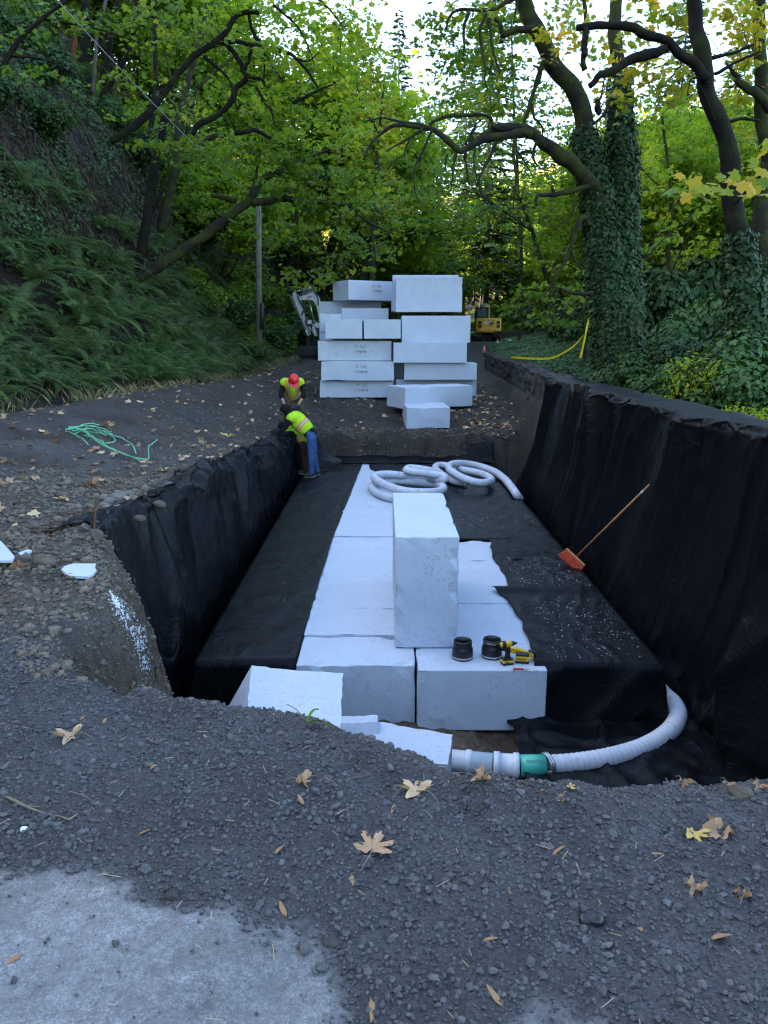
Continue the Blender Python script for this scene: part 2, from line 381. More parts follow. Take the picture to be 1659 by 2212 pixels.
# ================================================================== TERRAIN
RIM = np.array([(1.1,2.54),(1.6,2.58),(2.3,3.0),(3.1,3.8),(3.85,4.6),(3.85,17.5),(4.25,25),(4.9,39),(-3.6,39),(-3.2,30),(-3,25),(-2.7,20),
 (-2.5,17),(-2.45,11),(-2.5,8.5),(-2.67,6.4),(-2.4,6.0),(-1.98,5.2),(-1.8,4.6),(-1.92,4.1),(-1.8,3.75),(-1.5,3.5),(-1.0,3.3),(-.42,3.14),(-.18,2.98),(-.03,2.82),(.22,2.64),(.6,2.58)])
RIM[(RIM[:, 1] < 3.9) & (RIM[:, 0] > -1.3) & (RIM[:, 0] < 3), 1] -= .06
PEDGE = None
def sdpoly(P, x, y):
    """signed distance, positive inside."""
    x = np.asarray(x, float); y = np.asarray(y, float); d = np.full(x.shape, 1e9); ins = np.zeros(x.shape, bool)
    for i in range(len(P)):
        (ax, ay), (bx, by) = P[i], P[(i + 1) % len(P)]; ex, ey = bx - ax, by - ay
        t = np.clip(((x - ax) * ex + (y - ay) * ey) / (ex * ex + ey * ey + 1e-12), 0, 1)
        d = np.minimum(d, np.hypot(x - ax - t * ex, y - ay - t * ey))
        c = ((ay > y) != (by > y)) & (x < (bx - ax) * (y - ay) / (by - ay + 1e-12) + ax); ins ^= c
    return np.where(ins, d, -d)
def road(y): return itp(y, [0, 38, 72, 110, 200, 400], [0, 0, 1.1, 2, 5, 8])
def xbase(y): return itp(y, [-5, 10, 16, 22, 33, 43, 60, 90, 120], [-9, -8.6, -8, -6.2, -5.6, -5.7, -3.5, 2, 8])
def xwall(y): return itp(y, [0, 17.5, 25, 39, 50, 62, 80], [3.85, 3.85, 4.3, 5.0, 6.3, 9.5, 15.5])
def hillh(d): return itp(d, [-1, 0, 1, 2.2, 3, 4, 5, 7, 12, 20, 40, 80], [0, 0, .9, 2.3, 3.4, 6.8, 9.0, 11.2, 15, 21.5, 38, 60])
def height(x, y, full=True):
    x = np.asarray(x, float); y = np.asarray(y, float); r = road(y)
    d = xbase(y) - x; tap = itp(y, [70, 110, 140], [1, .45, .25])
    hill = hillh(d) * tap
    nh = sst(.2, 3, d) * (fbm(x * .35, y * .35, None, 4, 3) * 1.6 + fbm(x * 1.3, y * 1.3, None, 3, 8) * .45)
    z = r + np.where(d > 0, hill + nh, 0)
    # right side beyond the wall
    e = x - xwall(y)
    side = .30 + .35 * sst(20, 30, y) + .12 * np.clip(e, 0, 4) * sst(22, 30, y) - sst(5, 30, e) * 6 * (1 - sst(60, 100, y)) - .05 * np.clip(e, 0, 8) * (1 - sst(20, 26, y))
    side = side + fbm(x * .5, y * .5, None, 3, 21) * .25
    z = z + np.where(e > .2, sst(.2, .8, e) * side * (1 - .8 * sst(55, 75, y) * (1 - sst(6, 10, e))), 0)
    # far wooded hill
    z = z + sst(105, 210, y) * itp(x, [-80, -20, 20, 60, 140], [30, 26, 24, 38, 55]) * (1 - .25 * vn(x * .02, y * .02, None, 5) * 0)
    # trench
    s = sdpoly(RIM, x, y)
    drop = itp(y, [0, 7, 9, 12, 15, 17, 21, 25, 33], [0, 0, -.1, -.32, -.55, -.7, -.62, -.42, 0]) * sst(-2.6, -.1, s) * (x < 1)
    zf = itp(y, [0, 19.75, 20.35, 22.2, 25, 38, 60], [-2.25, -2.25, -1.02, -.87, -.32, 0, 0])
    yw = y + (.22 * fbm(x * 1.4, y * 0, None, 3, 33) + .10 * fbm(x * 5, y * 4, None, 3, 35)) * sst(18.8, 19.7, y) * sst(25, 23, y); zf = itp(yw, [0, 19.75, 20.25, 22.2, 25, 38, 60], [-2.25, -2.25, -.98, -.87, -.32, 0, 0])
    sw = np.where((y < 4.3) & (x > -1.25), 1.5, np.where(y > 19, 1.5, .5))
    sw = np.where(x > 2.6, .35, sw); sw = np.where((x < -1.5) & (y > 5.6) & (y < 19), itp(y, [5.6, 6.1, 6.6, 7.0, 7.8], [.5, .9, .9, .6, .26]), sw)
    sj = s + .10 * fbm(x * 1.6, y * 1.6, None, 3, 31) * sst(0, .3, s)
    w = sst(0, 1, np.clip(sj / sw, 0, 1))
    lo = z + drop
    z = lo + w * (np.minimum(zf, lo) - lo)
    if full:
        flat = (d < .5)
        near = 1 - sst(4, 9, y)
        z = z + flat * (fbm(x * 1.1, y * 1.1, None, 3, 41) * .045 + fbm(x * 4.5, y * 4.5, None, 3, 43) * .022)
        xr_ = itp(y, [8, 16, 22, 30, 43], [-7.2, -6.0, -4.5, -4.0, -4.3]); rg = np.exp(-((x - xr_) / 1.2) ** 2) * itp(y, [6, 13, 24, 40, 50], [0, .26, .42, .2, 0]); z = z + rg * (x < -2.4) * sst(-.05, -.6, s)
        bank = (y > 4.5) * (y < 45) * (x < 4) * (d < .8); z = z + bank * (fbm(x * 1.7, y * 1.7, None, 4, 45) * .10 + np.abs(fbm(x * 5, y * 5, None, 3, 46)) * .05)
        z = z + (y > 19.5) * (y < 26) * (s > 0) * (np.abs(fbm(x * 3.2, y * 3.2, None, 4, 48)) * (.22 * (y < 20.9) + .07) - .045)
        cut = sst(.0, .15, s) * (1 - sst(.85, 1., w)) * (x < -1.25) * (y < 6.9); z = z + cut * (.05 - np.abs(fbm(x * 3.6, y * 3.6, z * 3.6, 3, 65)) * .30 + np.abs(fbm(x * 11, y * 11, z * 11, 3, 67)) * .12)
        rough = sst(.02, .5, s) * (1 - sst(.8, 1.0, w)) + .6 * sst(-.5, 0, s) * (y > 4) * np.where(y < 19.5, 1 - sst(.8, 1., w), .3)
        z = z + rough * (fbm(x * 6, y * 6, z * 6, 3, 47) * .14 + fbm(x * 17, y * 17, z * 12, 3, 49) * .05)
        z = z + near * (fbm(x * 24, y * 24, None, 3, 53) * .014) * sst(-3, -1.9, -(-x))
        crest = np.exp(-(s / .35) ** 2) * (y < 4.2) * (x > -1.6)
        z = z + crest * (-.015 + fbm(x * 7, y * 7, None, 3, 59) * .05)
    return z
# pavement patch (real boundary on the ground, old asphalt showing through the gravel)
PAVE = np.array([atz(px, py, 0)[:2] for px, py in [(-500,1905),(-200,1890),(0,1888),(90,1880),(210,1868),(250,1915),(325,1968),(450,1945),(540,1985),(625,2004),(690,2059),(705,2119),(735,2212),(760,2500),(700,3300),(-900,3300)]])
PAVE2 = np.array([atz(px, py, 0)[:2] for px, py in [(1110,2230),(1150,2195),(1230,2180),(1300,2200),(1340,2240),(1300,2500),(1150,2500)]])
def pavemask(x, y):
    n = fbm(x * 5, y * 5, None, 4, 61) * .10 + fbm(x * 22, y * 22, None, 3, 63) * .05
    a = np.maximum(sdpoly(PAVE, x, y) + n, sdpoly(PAVE2, x, y) + n - .02)
    return sst(-.05, .07, a)
def lin(a, b, s): return np.arange(a, b, s)
def build_ground():
    xs = np.concatenate([lin(-130, -40, 3.), lin(-40, -22, 1.), lin(-22, -5, .25), lin(-5, -2.6, .06), lin(-2.6, 2.4, .0165), lin(2.4, 4.6, .05), lin(4.6, 14, .3), lin(14, 40, 1.), lin(40, 141, 4.)])
    ys = np.concatenate([lin(-90, -6, 6.), lin(-6, .9, .5), lin(.9, 4.3, .0165), lin(4.3, 8, .035), lin(8, 26, .075), lin(26, 60, .4), lin(60, 120, 1.5), lin(120, 330, 6.)])
    X, Y = np.meshgrid(xs, ys, indexing='ij'); x, y = X.ravel(), Y.ravel(); nx, ny = X.shape
    z = height(x, y)
    d = xbase(y) - x; s = sdpoly(RIM, x, y); e = x - xwall(y)
    pav = pavemask(x, y) * (y < 4)
    z = z - pav * .004
    nn = fbm(x * 1.8, y * 1.8, None, 4, 71)
    brown = np.maximum(sst(.02, .2, s) * (y < 19), sst(.2, .9, nn * .9 + .75 * np.exp(-((x + 3.0) / .9) ** 2) * np.exp(-((y - 7.5) / 3.5) ** 2)) * (y > 4))
    brown = np.maximum(brown, .38 * (y > 4.2) * sst(-.9, .4, nn)); brown = np.maximum(brown, .40 * sst(0, .5, nn + .1) * (y > 19))
    brown = np.where((y < 19) & (s > .02) & (x > -1.2) & (y < 4.4), .35, brown)
    forest = np.maximum(sst(-.3, .5, d + nn * .8), sst(.3, .9, e)); forest = np.maximum(forest, sst(95, 110, y))
    dd = np.where(d > 0, d, 0); rock = sst(.05, .35, fbm(x * .5, y * .5, z * .3, 3, 81) + .15) * sst(3.2, 4.2, dd) * (1 - sst(7.5, 9, dd)) * sst(12, 17, y) * (1 - sst(34, 42, y))
    darken = sst(9, 17, y + nn * 3) * (1 - .5 * sst(45, 60, y)) * .9; darken = np.maximum(darken, .8 * sst(.05, .25, nn) * (y > 5)); darken = np.maximum(darken, sst(19.2, 19.8, y) * sst(22, 21, y)); darken = np.where(y < 5, .35 * sst(.1, .4, fbm(x * .9, y * .9, None, 3, 73)), darken)  # ground made darker far back, on the ledge and in random patches
    i, j = np.meshgrid(np.arange(nx - 1), np.arange(ny - 1), indexing='ij'); i = i.ravel(); j = j.ravel()
    Q = np.stack([i * ny + j, (i + 1) * ny + j, (i + 1) * ny + j + 1, i * ny + j + 1], -1)
    V = np.stack([x, y, z], -1); hillq = (d[Q].mean(1) > .9); farq = (Y.ravel()[Q].mean(1) > 104)
    for nm, sel in (('ground', ~hillq & ~farq), ('hillside', hillq & ~farq), ('far_hill', farq)):
        q = Q[sel]; used = np.zeros(len(V), bool); used[q.ravel()] = True; mp = np.cumsum(used) - 1
        me = mesh_np(nm, V[used], [mp[q]], True, [M['ground']], attrs={'pave': ('POINT', pav[used]), 'soil': ('POINT', brown[used]), 'forest': ('POINT', forest[used]), 'rock': ('POINT', rock[used]), 'darken': ('POINT', darken[used])})
        setkind(ob(nm, me), 'structure')
build_ground()
def gz(x, y): return float(height(np.array([x]), np.array([y]))[0])
# ------------------------------------------------------------------ loose stones
ICO = None
def ico():
    global ICO
    if ICO is None:
        bm = bmesh.new(); bmesh.ops.create_icosphere(bm, subdivisions=1, radius=1); bm.verts.index_update()
        ICO = (np.array([v.co[:] for v in bm.verts]), np.array([[v.index for v in f.verts] for f in bm.faces])); bm.free()
    return ICO
def rrot(n, flat=1.):
    a = rng.uniform(0, 2 * np.pi, n); u = rng.normal(size=(n, 3)); u /= np.linalg.norm(u, axis=1)[:, None]
    b = rng.uniform(0, 1, n) * np.pi * flat
    K = np.zeros((n, 3, 3)); K[:, 0, 1] = -u[:, 2]; K[:, 0, 2] = u[:, 1]; K[:, 1, 0] = u[:, 2]; K[:, 1, 2] = -u[:, 0]; K[:, 2, 0] = -u[:, 1]; K[:, 2, 1] = u[:, 0]
    R = np.eye(3)[None] + np.sin(b)[:, None, None] * K + (1 - np.cos(b))[:, None, None] * (K @ K)
    c, s = np.cos(a), np.sin(a); Z = np.zeros((n, 3, 3)); Z[:, 0, 0] = c; Z[:, 0, 1] = -s; Z[:, 1, 0] = s; Z[:, 1, 1] = c; Z[:, 2, 2] = 1
    return R @ Z
def stones(name, xy, size, mat, sink=.25, tint=None, sq=(.45, .9), jag=.28, zoff=0., label=None, cat=None):
    n = len(xy); V0, T = ico(); m = len(V0)
    z = height(xy[:, 0], xy[:, 1])
    sc = np.stack([rng.uniform(.75, 1.25, n), rng.uniform(.75, 1.25, n), rng.uniform(*sq, n)], -1) * size[:, None] * .5
    P = V0[None] * (1 + rng.uniform(-jag, jag, (n, m, 1))) * sc[:, None, :]
    P = np.einsum('nij,nmj->nmi', rrot(n, .25), P) + np.stack([xy[:, 0], xy[:, 1], z + sc[:, 2] * (1 - 2 * sink) + zoff], -1)[:, None, :]
    Tt = (T[None] + (np.arange(n) * m)[:, None, None]).reshape(-1, 3)
    tt = rng.uniform(0, 1, n) if tint is None else tint
    me = mesh_np(name, P.reshape(-1, 3), [Tt], False, [mat], attrs={'tint': ('FACE', np.repeat(tt, len(T)))})
    return setkind(ob(name, me), 'stuff', label, cat)
def scatter(n, x0, x1, y0, y1): return np.stack([rng.uniform(x0, x1, n), rng.uniform(y0, y1, n)], -1)
def infov(xy, z=0., pad=60):
    px, py, zc = proj(np.stack([xy[:, 0], xy[:, 1], np.full(len(xy), z)], -1)); return (px > -pad) & (px < 1659 + pad) & (py < 2212 + pad) & (zc > 0)
# foreground gravel
xy = scatter(70000, -2.4, 2.4, 1.1, 3.9); xy = xy[infov(xy)]
s_ = sdpoly(RIM, xy[:, 0], xy[:, 1]); pv = pavemask(xy[:, 0], xy[:, 1])
k = (s_ < .55) & (rng.uniform(size=len(xy)) > pv * .985); xy = xy[k]
sz = np.exp(rng.normal(-4.75, .50, len(xy))); sz = np.clip(sz, .0035, .036)
stones('gravel', xy, sz, M['gravel'], .32, np.clip(rng.beta(2, 3, len(xy)), 0, 1), label='dark crushed gravel spread over the near rim of the pit', cat='gravel')
# brown soil crumbs in the cut and stony left bank
a = scatter(9000, -2.6, -1.2, 3.5, 6.6); s_ = sdpoly(RIM, a[:, 0], a[:, 1]); a = a[(s_ > -.15) & (s_ < .55)]
b = np.concatenate([scatter(16000, -7.5, -2.3, 4.2, 20), scatter(16000, -5.2, -2.0, 3.9, 9.5)]); s_ = sdpoly(RIM, b[:, 0], b[:, 1]); dn = np.exp(-((b[:, 0] + 3.0) / 1.3) ** 2) * .9 + .16
b = b[(s_ < .02) & (rng.uniform(size=len(b)) < dn)]
c = np.concatenate([scatter(3500, -3, 3.6, 19.9, 27), scatter(5000, -2.6, 3.6, 19.75, 21.4)])
ab = np.concatenate([a, b, c]); sz = np.clip(np.exp(rng.normal(-3.85, .55, len(ab))), .008, .09); sz[:len(a)] *= .8
stones('bank_rubble', ab, sz, M['cobble'], .35, np.clip(rng.beta(1.6, 3, len(ab)) * .8, 0, 1), label='small grey brown stones littering the cut bank', cat='rubble')
# ================================================================== FOAM LAYER
ZF, ZT, ZU = -2.25, -1.59, -.36     # trench floor, top of the foam layer, top of the upright block
def foam(name, c, d, label, rz=0., used=True, R=None, seg=.12, r=.012, amp=.004, chip=.02, seed=0, group=None, cat='foam block'):
    V, P = rblock(d, seg, r, amp, chip, seed); mb = MB(); mb.add(V, P)
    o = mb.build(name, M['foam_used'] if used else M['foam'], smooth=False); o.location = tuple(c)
    o.rotation_euler = Matrix(R.tolist()).to_euler() if R is not None else (0, 0, rz)
    tag(o, label, cat, group); return o
GL = 'foam blocks laid on the trench floor'
ys = [7.1, 7.86, 8.72, 9.98, 12.1, 14.4, 16.9, 19.65]
lab = ['front block of the left foam row, its end face above the gravel rim', 'shallow second foam block from the front in the left row', 'third foam block from the front in the left row, beside the upright block',
       'fourth foam block in the left row, level with the broom', 'long foam block in the left row behind the upright block', 'dusty foam block in the left row just before the black corrugated pipe end', 'farthest foam block in the left row, under the coiled white hose']
for i in range(7):
    L = ys[i + 1] - ys[i] - .018
    foam('foam_block', (-.285, (ys[i] + ys[i + 1]) / 2, (ZF + ZT) / 2 + (.009 * ((i * 5) % 3))), (1.205, L, ZT - ZF), lab[i], seed=i, group=GL)
ysr = [6.98, 8.92, 10.78, 11.9]
lab = ['front block of the right foam row carrying the rubber couplings and tools', 'middle block of the right foam row, behind the tools', 'last bare block of the right foam row, short, against the black fabric']
for i in range(3):
    foam('foam_block', (.94 + (.04, .13, .13)[i], (ysr[i] + ysr[i + 1]) / 2, (ZF + ZT) / 2 + .008 * (i % 2)), (1.21 + (.08, .26, .26)[i], ysr[i + 1] - ysr[i] - .012, ZT - ZF), lab[i], seed=20 + i, group=GL)
foam('foam_block', (.445, 7.52 + 1.12, ZT + .62), (.66, 2.24, 1.22), 'tall foam block standing on edge in the middle of the trench', rz=.0, seed=31, chip=.035, amp=.006)
# cut pieces at the near rim
def facepiece(name, pts, thick, label, seed=0, used=True, tv=(0, 1, -.2)):
    """a cut foam slab: visible face through 4 points, thickness behind it."""
    P = np.array(pts, float); n = np.cross(P[1] - P[0], P[3] - P[0]); n /= np.linalg.norm(n)
    if n[1] < 0: n = -n
    tv = np.array(tv, float); tv /= np.linalg.norm(tv)
    G = 14; U, W = np.meshgrid(np.linspace(0, 1, G), np.linspace(0, 1, G), indexing='ij')
    A = (P[0] * ((1 - U) * (1 - W))[..., None] + P[1] * (U * (1 - W))[..., None] + P[2] * (U * W)[..., None] + P[3] * ((1 - U) * W)[..., None])
    ed = (U == 0) | (U == 1) | (W == 0) | (W == 1); q = A * 16 + seed * 3
    A = A + (fbm(q[..., 0], q[..., 1], q[..., 2], 3, 5) * .016 * ed)[..., None] * np.array([1, .2, .8])
    q = A * 6; A = A + (fbm(q[..., 0], q[..., 1], q[..., 2], 3, 9) * .006)[..., None] * n
    B = A + tv * thick; V = np.concatenate([A.reshape(-1, 3), B.reshape(-1, 3)]); N = G * G; i, j = np.meshgrid(np.arange(G - 1), np.arange(G - 1), indexing='ij'); i = i.ravel(); j = j.ravel()
    q1 = np.stack([i * G + j, i * G + j + 1, (i + 1) * G + j + 1, (i + 1) * G + j], -1)
    Q = [q1, q1[:, ::-1] + N]; loop = [k * G for k in range(G)] + [(G - 1) * G + k for k in range(1, G)] + [k * G + G - 1 for k in range(G - 2, -1, -1)] + [k for k in range(G - 2, 0, -1)]
    L = np.array(loop); L2 = np.roll(L, -1); Q.append(np.stack([L, L2, L2 + N, L + N], -1))
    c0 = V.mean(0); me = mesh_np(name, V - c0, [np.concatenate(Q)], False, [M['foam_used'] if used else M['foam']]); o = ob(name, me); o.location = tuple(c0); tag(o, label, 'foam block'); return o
# top of the tilted cut block leaning towards the rim
p0 = atz(543, 1438, -1.0); p1 = atz(740, 1456, -1.0); p2 = atz(735, 1625, -1.10); p3 = atz(528, 1590, -1.10)
facepiece('foam_offcut', [p0, p1, p2, p3], .95, 'thick cut foam block with a slanted side behind the gravel rim, left', 3, tv=(-.55, .2, -1))
p0 = atz(811, 1558, -1.68); p1 = atz(977, 1587, -1.68); p2 = atz(968, 1652, -1.74); p3 = atz(800, 1640, -1.74)
facepiece('foam_offcut', [p0, p1, p2, p3], .5, 'speckled foam slab lying just behind the rim at the end of the white pipe', 5, tv=(0, .05, -1))
p0 = atz(735, 1562, -1.62); p1 = atz(815, 1560, -1.62); p2 = atz(815, 1690, -2.0); p3 = atz(720, 1690, -2.0)
facepiece('foam_offcut', [p0, p1, p2, p3], .2, 'broken grey foam scrap half hidden behind the gravel rim', 7)
# flat scraps on the left bank
def flatscrap(px, z, label, th=.009, tilt=0.):
    P = np.array([atz(a, b, z) for a, b in px]); c = P.mean(0); n = len(P); P = P - c
    R = np.zeros((n, 3)); mb = MB(); B = P.copy(); B[:, 2] = th; A = P.copy(); A[:, 2] = -th
    mb.add(np.concatenate([A, B]), [list(range(n))[::-1], list(range(n, 2 * n))] + [[i, (i + 1) % n, n + (i + 1) % n, n + i] for i in range(n)])
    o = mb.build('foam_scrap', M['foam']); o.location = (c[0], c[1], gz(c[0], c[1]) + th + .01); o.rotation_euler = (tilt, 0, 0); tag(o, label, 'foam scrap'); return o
flatscrap([(134,1246),(142,1238),(160,1233),(208,1233),(205,1241),(210,1247),(203,1255),(192,1262),(150,1260)], 0, 'torn flat foam scrap on the gravel in front of the big brown rock')
flatscrap([(-30,1190),(5,1192),(34,1226),(28,1236),(-30,1236)], 0, 'white foam board scrap cut off at the left edge of the picture')
flatscrap([(40,1200),(60,1192),(70,1195),(50,1207)], .02, 'sliver of foam lying beside the big brown rock')
# ================================================================== BLOCK STACK (beyond the trench)
ZS = .3918 / 1.1573
def z1(zx, zy): return (650 + .3918 * zx) / 1.1573, (620 + .3918 * zy) / 1.1573
GS = 'foam blocks stacked beyond the trench'
STROKES = {'E': [[(1,1),(0,1),(0,0),(1,0)],[(0,.5),(.8,.5)]], 'P': [[(0,0),(0,1),(.8,1),(1,.75),(.8,.5),(0,.5)]], 'S': [[(1,.9),(.6,1),(.1,.85),(.2,.55),(.8,.45),(1,.15),(.5,0),(0,.1)]],
 '2': [[(0,.8),(.4,1),(.9,.8),(.7,.45),(0,0),(1,0)]], '9': [[(1,.7),(.6,.5),(.1,.65),(.3,1),(.9,.95),(1,.7),(.8,0)]], '6': [[(.8,1),(.2,.55),(.05,.2),(.5,0),(.95,.2),(.7,.5),(.2,.4)]],
 'x': [[(0,.6),(.8,0)],[(.8,.6),(0,0)]], '4': [[(.3,1),(0,.4),(1,.4)],[(.8,.9),(.7,0)]], '8': [[(.5,.5),(.1,.75),(.5,1),(.9,.75),(.5,.5),(.05,.25),(.5,0),(.95,.25),(.5,.5)]], '.': [[(.3,0),(.4,.06)]],
 '5': [[(.9,1),(.1,1),(.1,.6),(.7,.6),(.9,.3),(.5,0),(0,.1)]], '1': [[(.5,1),(.5,0)]], 'H': [[(0,0),(0,1)],[(1,0),(1,1)],[(0,.5),(1,.5)]], 'B': [[(0,0),(0,1),(.8,.9),(.7,.5),(0,.5),(.9,.4),(.8,0),(0,0)]], '0': [[(.5,0),(0,.5),(.5,1),(1,.5),(.5,0)]], ' ': [],
 'A': [[(0,0),(.5,1),(1,0)],[(.25,.4),(.75,.4)]], 'C': [[(1,.85),(.5,1),(0,.6),(0,.35),(.5,0),(1,.15)]], 'T': [[(0,1),(1,1)],[(.5,1),(.5,0)]], 'D': [[(0,0),(0,1),(.7,.9),(1,.5),(.7,.1),(0,0)]], 'I': [[(.5,1),(.5,0)]], 'M': [[(0,0),(.1,1),(.5,.3),(.9,1),(1,0)]], 'O': [[(.5,0),(0,.5),(.5,1),(1,.5),(.5,0)]], 'N': [[(0,0),(0,1),(1,0),(1,1)]],
 'F': [[(1,1),(0,1),(0,0)],[(0,.5),(.8,.5)]], 'L': [[(0,1),(0,0),(1,0)]], 'X': [[(0,0),(1,1)],[(0,1),(1,0)]], 'V': [[(0,1),(.5,0),(1,1)]], 'R': [[(0,0),(0,1),(.8,1),(1,.75),(.8,.5),(0,.5)],[(.4,.5),(1,0)]],
 'K': [[(0,0),(0,1)],[(1,1),(0,.45),(1,0)]], 'U': [[(0,1),(0,.2),(.5,0),(1,.2),(1,1)]]}
def strokes(mb, text, org, ux, uy, nrm, h, w=None, th=.012, gap=.35, jit=.0, mi=0):
    org, ux, uy, nrm = (np.asarray(v, float) for v in (org, ux, uy, nrm)); w = w or h * .6; x = 0.
    r = random.Random(hash(text) % 99 + 3)
    for ch in text:
        sl = r.uniform(-jit, jit)
        for line in STROKES.get(ch, []):
            pts = [org + ux * (x + p[0] * w) + uy * (p[1] * h + sl * h) for p in line]
            for a, b in zip(pts[:-1], pts[1:]):
                d = b - a; d /= np.linalg.norm(d) + 1e-9; s = np.cross(nrm, d) * th / 2; a2 = a - d * th * .4; b2 = b + d * th * .4
                q = np.array([a2 - s, b2 - s, b2 + s, a2 + s]); mb.add(np.concatenate([q + nrm * .0012, q + nrm * .003]), [[4, 5, 6, 7], [0, 1, 5, 4], [1, 2, 6, 5], [2, 3, 7, 6], [3, 0, 4, 7]], mi)
        x += w * (1 + gap)
    return x
def ink(parent, cx, cz, yl, h=.10):
    """hand-written size note, upside down on the front face (local coordinates)."""
    ux, uy, n = (-1, 0, 0), (0, 0, -1), (0, -1, 0)
    for txt, ox, oz, hh, w_, gp_ in (('EPS', .22, .16, h * .8, h * .5, .25), ('22', -.02, .16, h * .8, h * .5, .25), ('96x48x26.5', .27, -.01, h * .8, h * .36, .22)):
        mb = MB(); strokes(mb, txt, (cx + ox, yl, cz + oz), ux, uy, n, hh, w_, .009, gp_, .06); mb.build('lettering', M['ink'], parent)
def stackb(zx0, zx1, zyt, zyb, y, depth, label, H=None, rz=0, note=None, W=None, used=False, seed=0):
    x0, py0 = z1(zx0, zyt); x1, py1 = z1(zx1, zyb)
    a = aty(x0, py0, y); b = aty(x1, py1, y); w = W or (b[0] - a[0]); h = H or (a[2] - b[2]); cx = (a[0] + b[0]) / 2; zb = b[2]
    o = foam('foam_block', (cx, y + depth / 2, zb + h / 2), (w, depth, h - .004), label, used=used, seg=.3, r=.01, amp=.0008, chip=.02 if seed % 3 == 0 else .0, seed=seed, group=GS, rz=rz)
    if note is not None: ink(o, *note, -depth / 2)
    return o
YS = 25.0
L1 = stackb(380, 850, 848, 955, YS + .25, 1.25, 'bottom block of the left foam stack, standing on the dirt', note=(.12, .02), seed=3)
L2 = stackb(388, 855, 722, 847, YS, 1.22, 'second block from the ground in the left foam stack, handwritten note on its face', note=(.06, .02), seed=6)
L3 = stackb(368, 838, 592, 719, YS + .12, 2.4, 'third block from the ground in the left foam stack, grey stained and handwritten', note=(.12, .02), used=True, seed=7)
stackb(415, 652, 456, 579, YS - .12, 2.4, 'left one of two foam blocks set end on at the middle of the left stack', seed=8)
stackb(662, 897, 456, 579, YS - .12, 2.4, 'foam block set end on between the left and the right stack', seed=10)
stackb(378, 640, 478, 588, YS + 2.4, 1.2, 'foam block behind the end-on pair, half hidden, low in the left stack', seed=11)
stackb(379, 520, 420, 535, YS + 2.35, 1.2, 'foam block peeping out left behind the end-on pair', H=.62, seed=12)
stackb(520, 820, 385, 500, YS + 2.6, 1.2, 'flat foam block behind the end-on pair under the skewed top block', H=.62, seed=13)
stackb(378, 772, 342, 445, YS + 3.7, 1.2, 'wide foam block at the back of the left stack below the skewed top block', seed=14)
a = aty(*z1(565, 330), YS + 2.3)     # skewed top block: nearest corner at the bottom
th = .52; W_, D_, H_ = 2.44, 1.22, .66
R_ = Rz(th); ctr = np.array([a[0], a[1], a[2] + H_ / 2]) + R_ @ np.array([W_ / 2, D_ / 2, 0])
t_ = foam('foam_block', ctr, (W_, D_, H_), 'skewed top block of the left foam stack with a faint note', rz=th, used=False, seg=.3, r=.01, amp=.0008, chip=0, seed=15, group=GS); ink(t_, -.15, .03, -D_ / 2, .09)
# right stack
stackb(868, 1380, 838, 945, YS + .5, 1.22, 'bottom block of the right foam stack behind the loose blocks', seed=16)
stackb(920, 1382, 735, 842, YS + .1, 1.22, 'second block of the right foam stack, shifted towards the stone wall', seed=17)
stackb(852, 918, 720, 850, YS + 1.6, 1.22, 'foam block in the dark gap low between the two stacks', seed=18)
stackb(852, 1318, 604, 733, YS - .1, 1.4, 'third block of the right foam stack, jutting forward', seed=19)
stackb(905, 1340, 432, 604, YS + .5, 1.9, 'deep fourth block of the right foam stack under the upright slab', seed=20)
o = stackb(866, 1288, 186, 408, YS + 1.3, .66, 'smudged foam slab standing on edge on top of the right stack', used=True, seed=21)
stackb(846, 1262, 172, 404, YS + 2.02, .66, 'second foam slab standing on edge behind the smudged one', seed=22)
stackb(838, 1240, 330, 408, YS + 2.8, 1.0, 'low foam block behind the two slabs standing on edge', seed=23)
# loose blocks on the ledge
pA = aty(*z1(925, 1028), 22.6); th = .46
R_ = Rz(th); ctr = np.array([pA[0], pA[1], pA[2] + .315]) + R_ @ np.array([1.18, .61, 0])
foam('foam_block', ctr, (2.36, 1.22, .63), 'loose foam block lying askew on the dirt in front of the right stack', rz=th, used=False, seg=.25, seed=24, chip=.02, r=.01, amp=.0008)
pa = aty(*z1(935, 1152), 21.35); pb = aty(*z1(1212, 1160), 21.35); w = pb[0] - pa[0]; h = aty(*z1(935, 1018), 21.35)[2] - pa[2]
foam('foam_block', ((pa[0] + pb[0]) / 2 - .04, 21.35 + .95, pa[2] + h / 2), (w, 1.9, h), 'nearest loose foam block at the dirt ledge edge, its square end facing the trench', rz=.04, used=False, seg=.25, seed=25, r=.01, amp=.0008)
# ================================================================== BLACK FABRIC
def sheet(name, X, label, thick=.006, closed=False):
    nu, nv = X.shape[:2]; i, j = np.meshgrid(np.arange(nu - 1), np.arange(nv - 1), indexing='ij'); i = i.ravel(); j = j.ravel()
    Q = np.stack([i * nv + j, (i + 1) * nv + j, (i + 1) * nv + j + 1, i * nv + j + 1], -1)
    c = X.reshape(-1, 3).mean(0); me = mesh_np(name, X.reshape(-1, 3) - c, [Q], True, [M['fabric']]); o = ob(name, me); o.location = tuple(c)
    m = o.modifiers.new('thickness', 'SOLIDIFY'); m.thickness = thick; m.offset = 1
    tag(o, label, 'fabric sheet'); return o
def wr(x, y, seed=0, a=.012):
    """soft creases"""
    n = fbm(x * 1.1, y * 1.1, None, 3, seed) * 2; r1 = 1 - np.abs(vn(x * 2.2 + n, y * .8 + n, None, seed + 3)); r2 = 1 - np.abs(vn(x * 1.2 - n * 1.3, y * 3.1, None, seed + 4))
    return a * (r1 ** 6 + r2 ** 7 * .8) + a * .6 * fbm(x * 5, y * 5, None, 3, seed + 5)
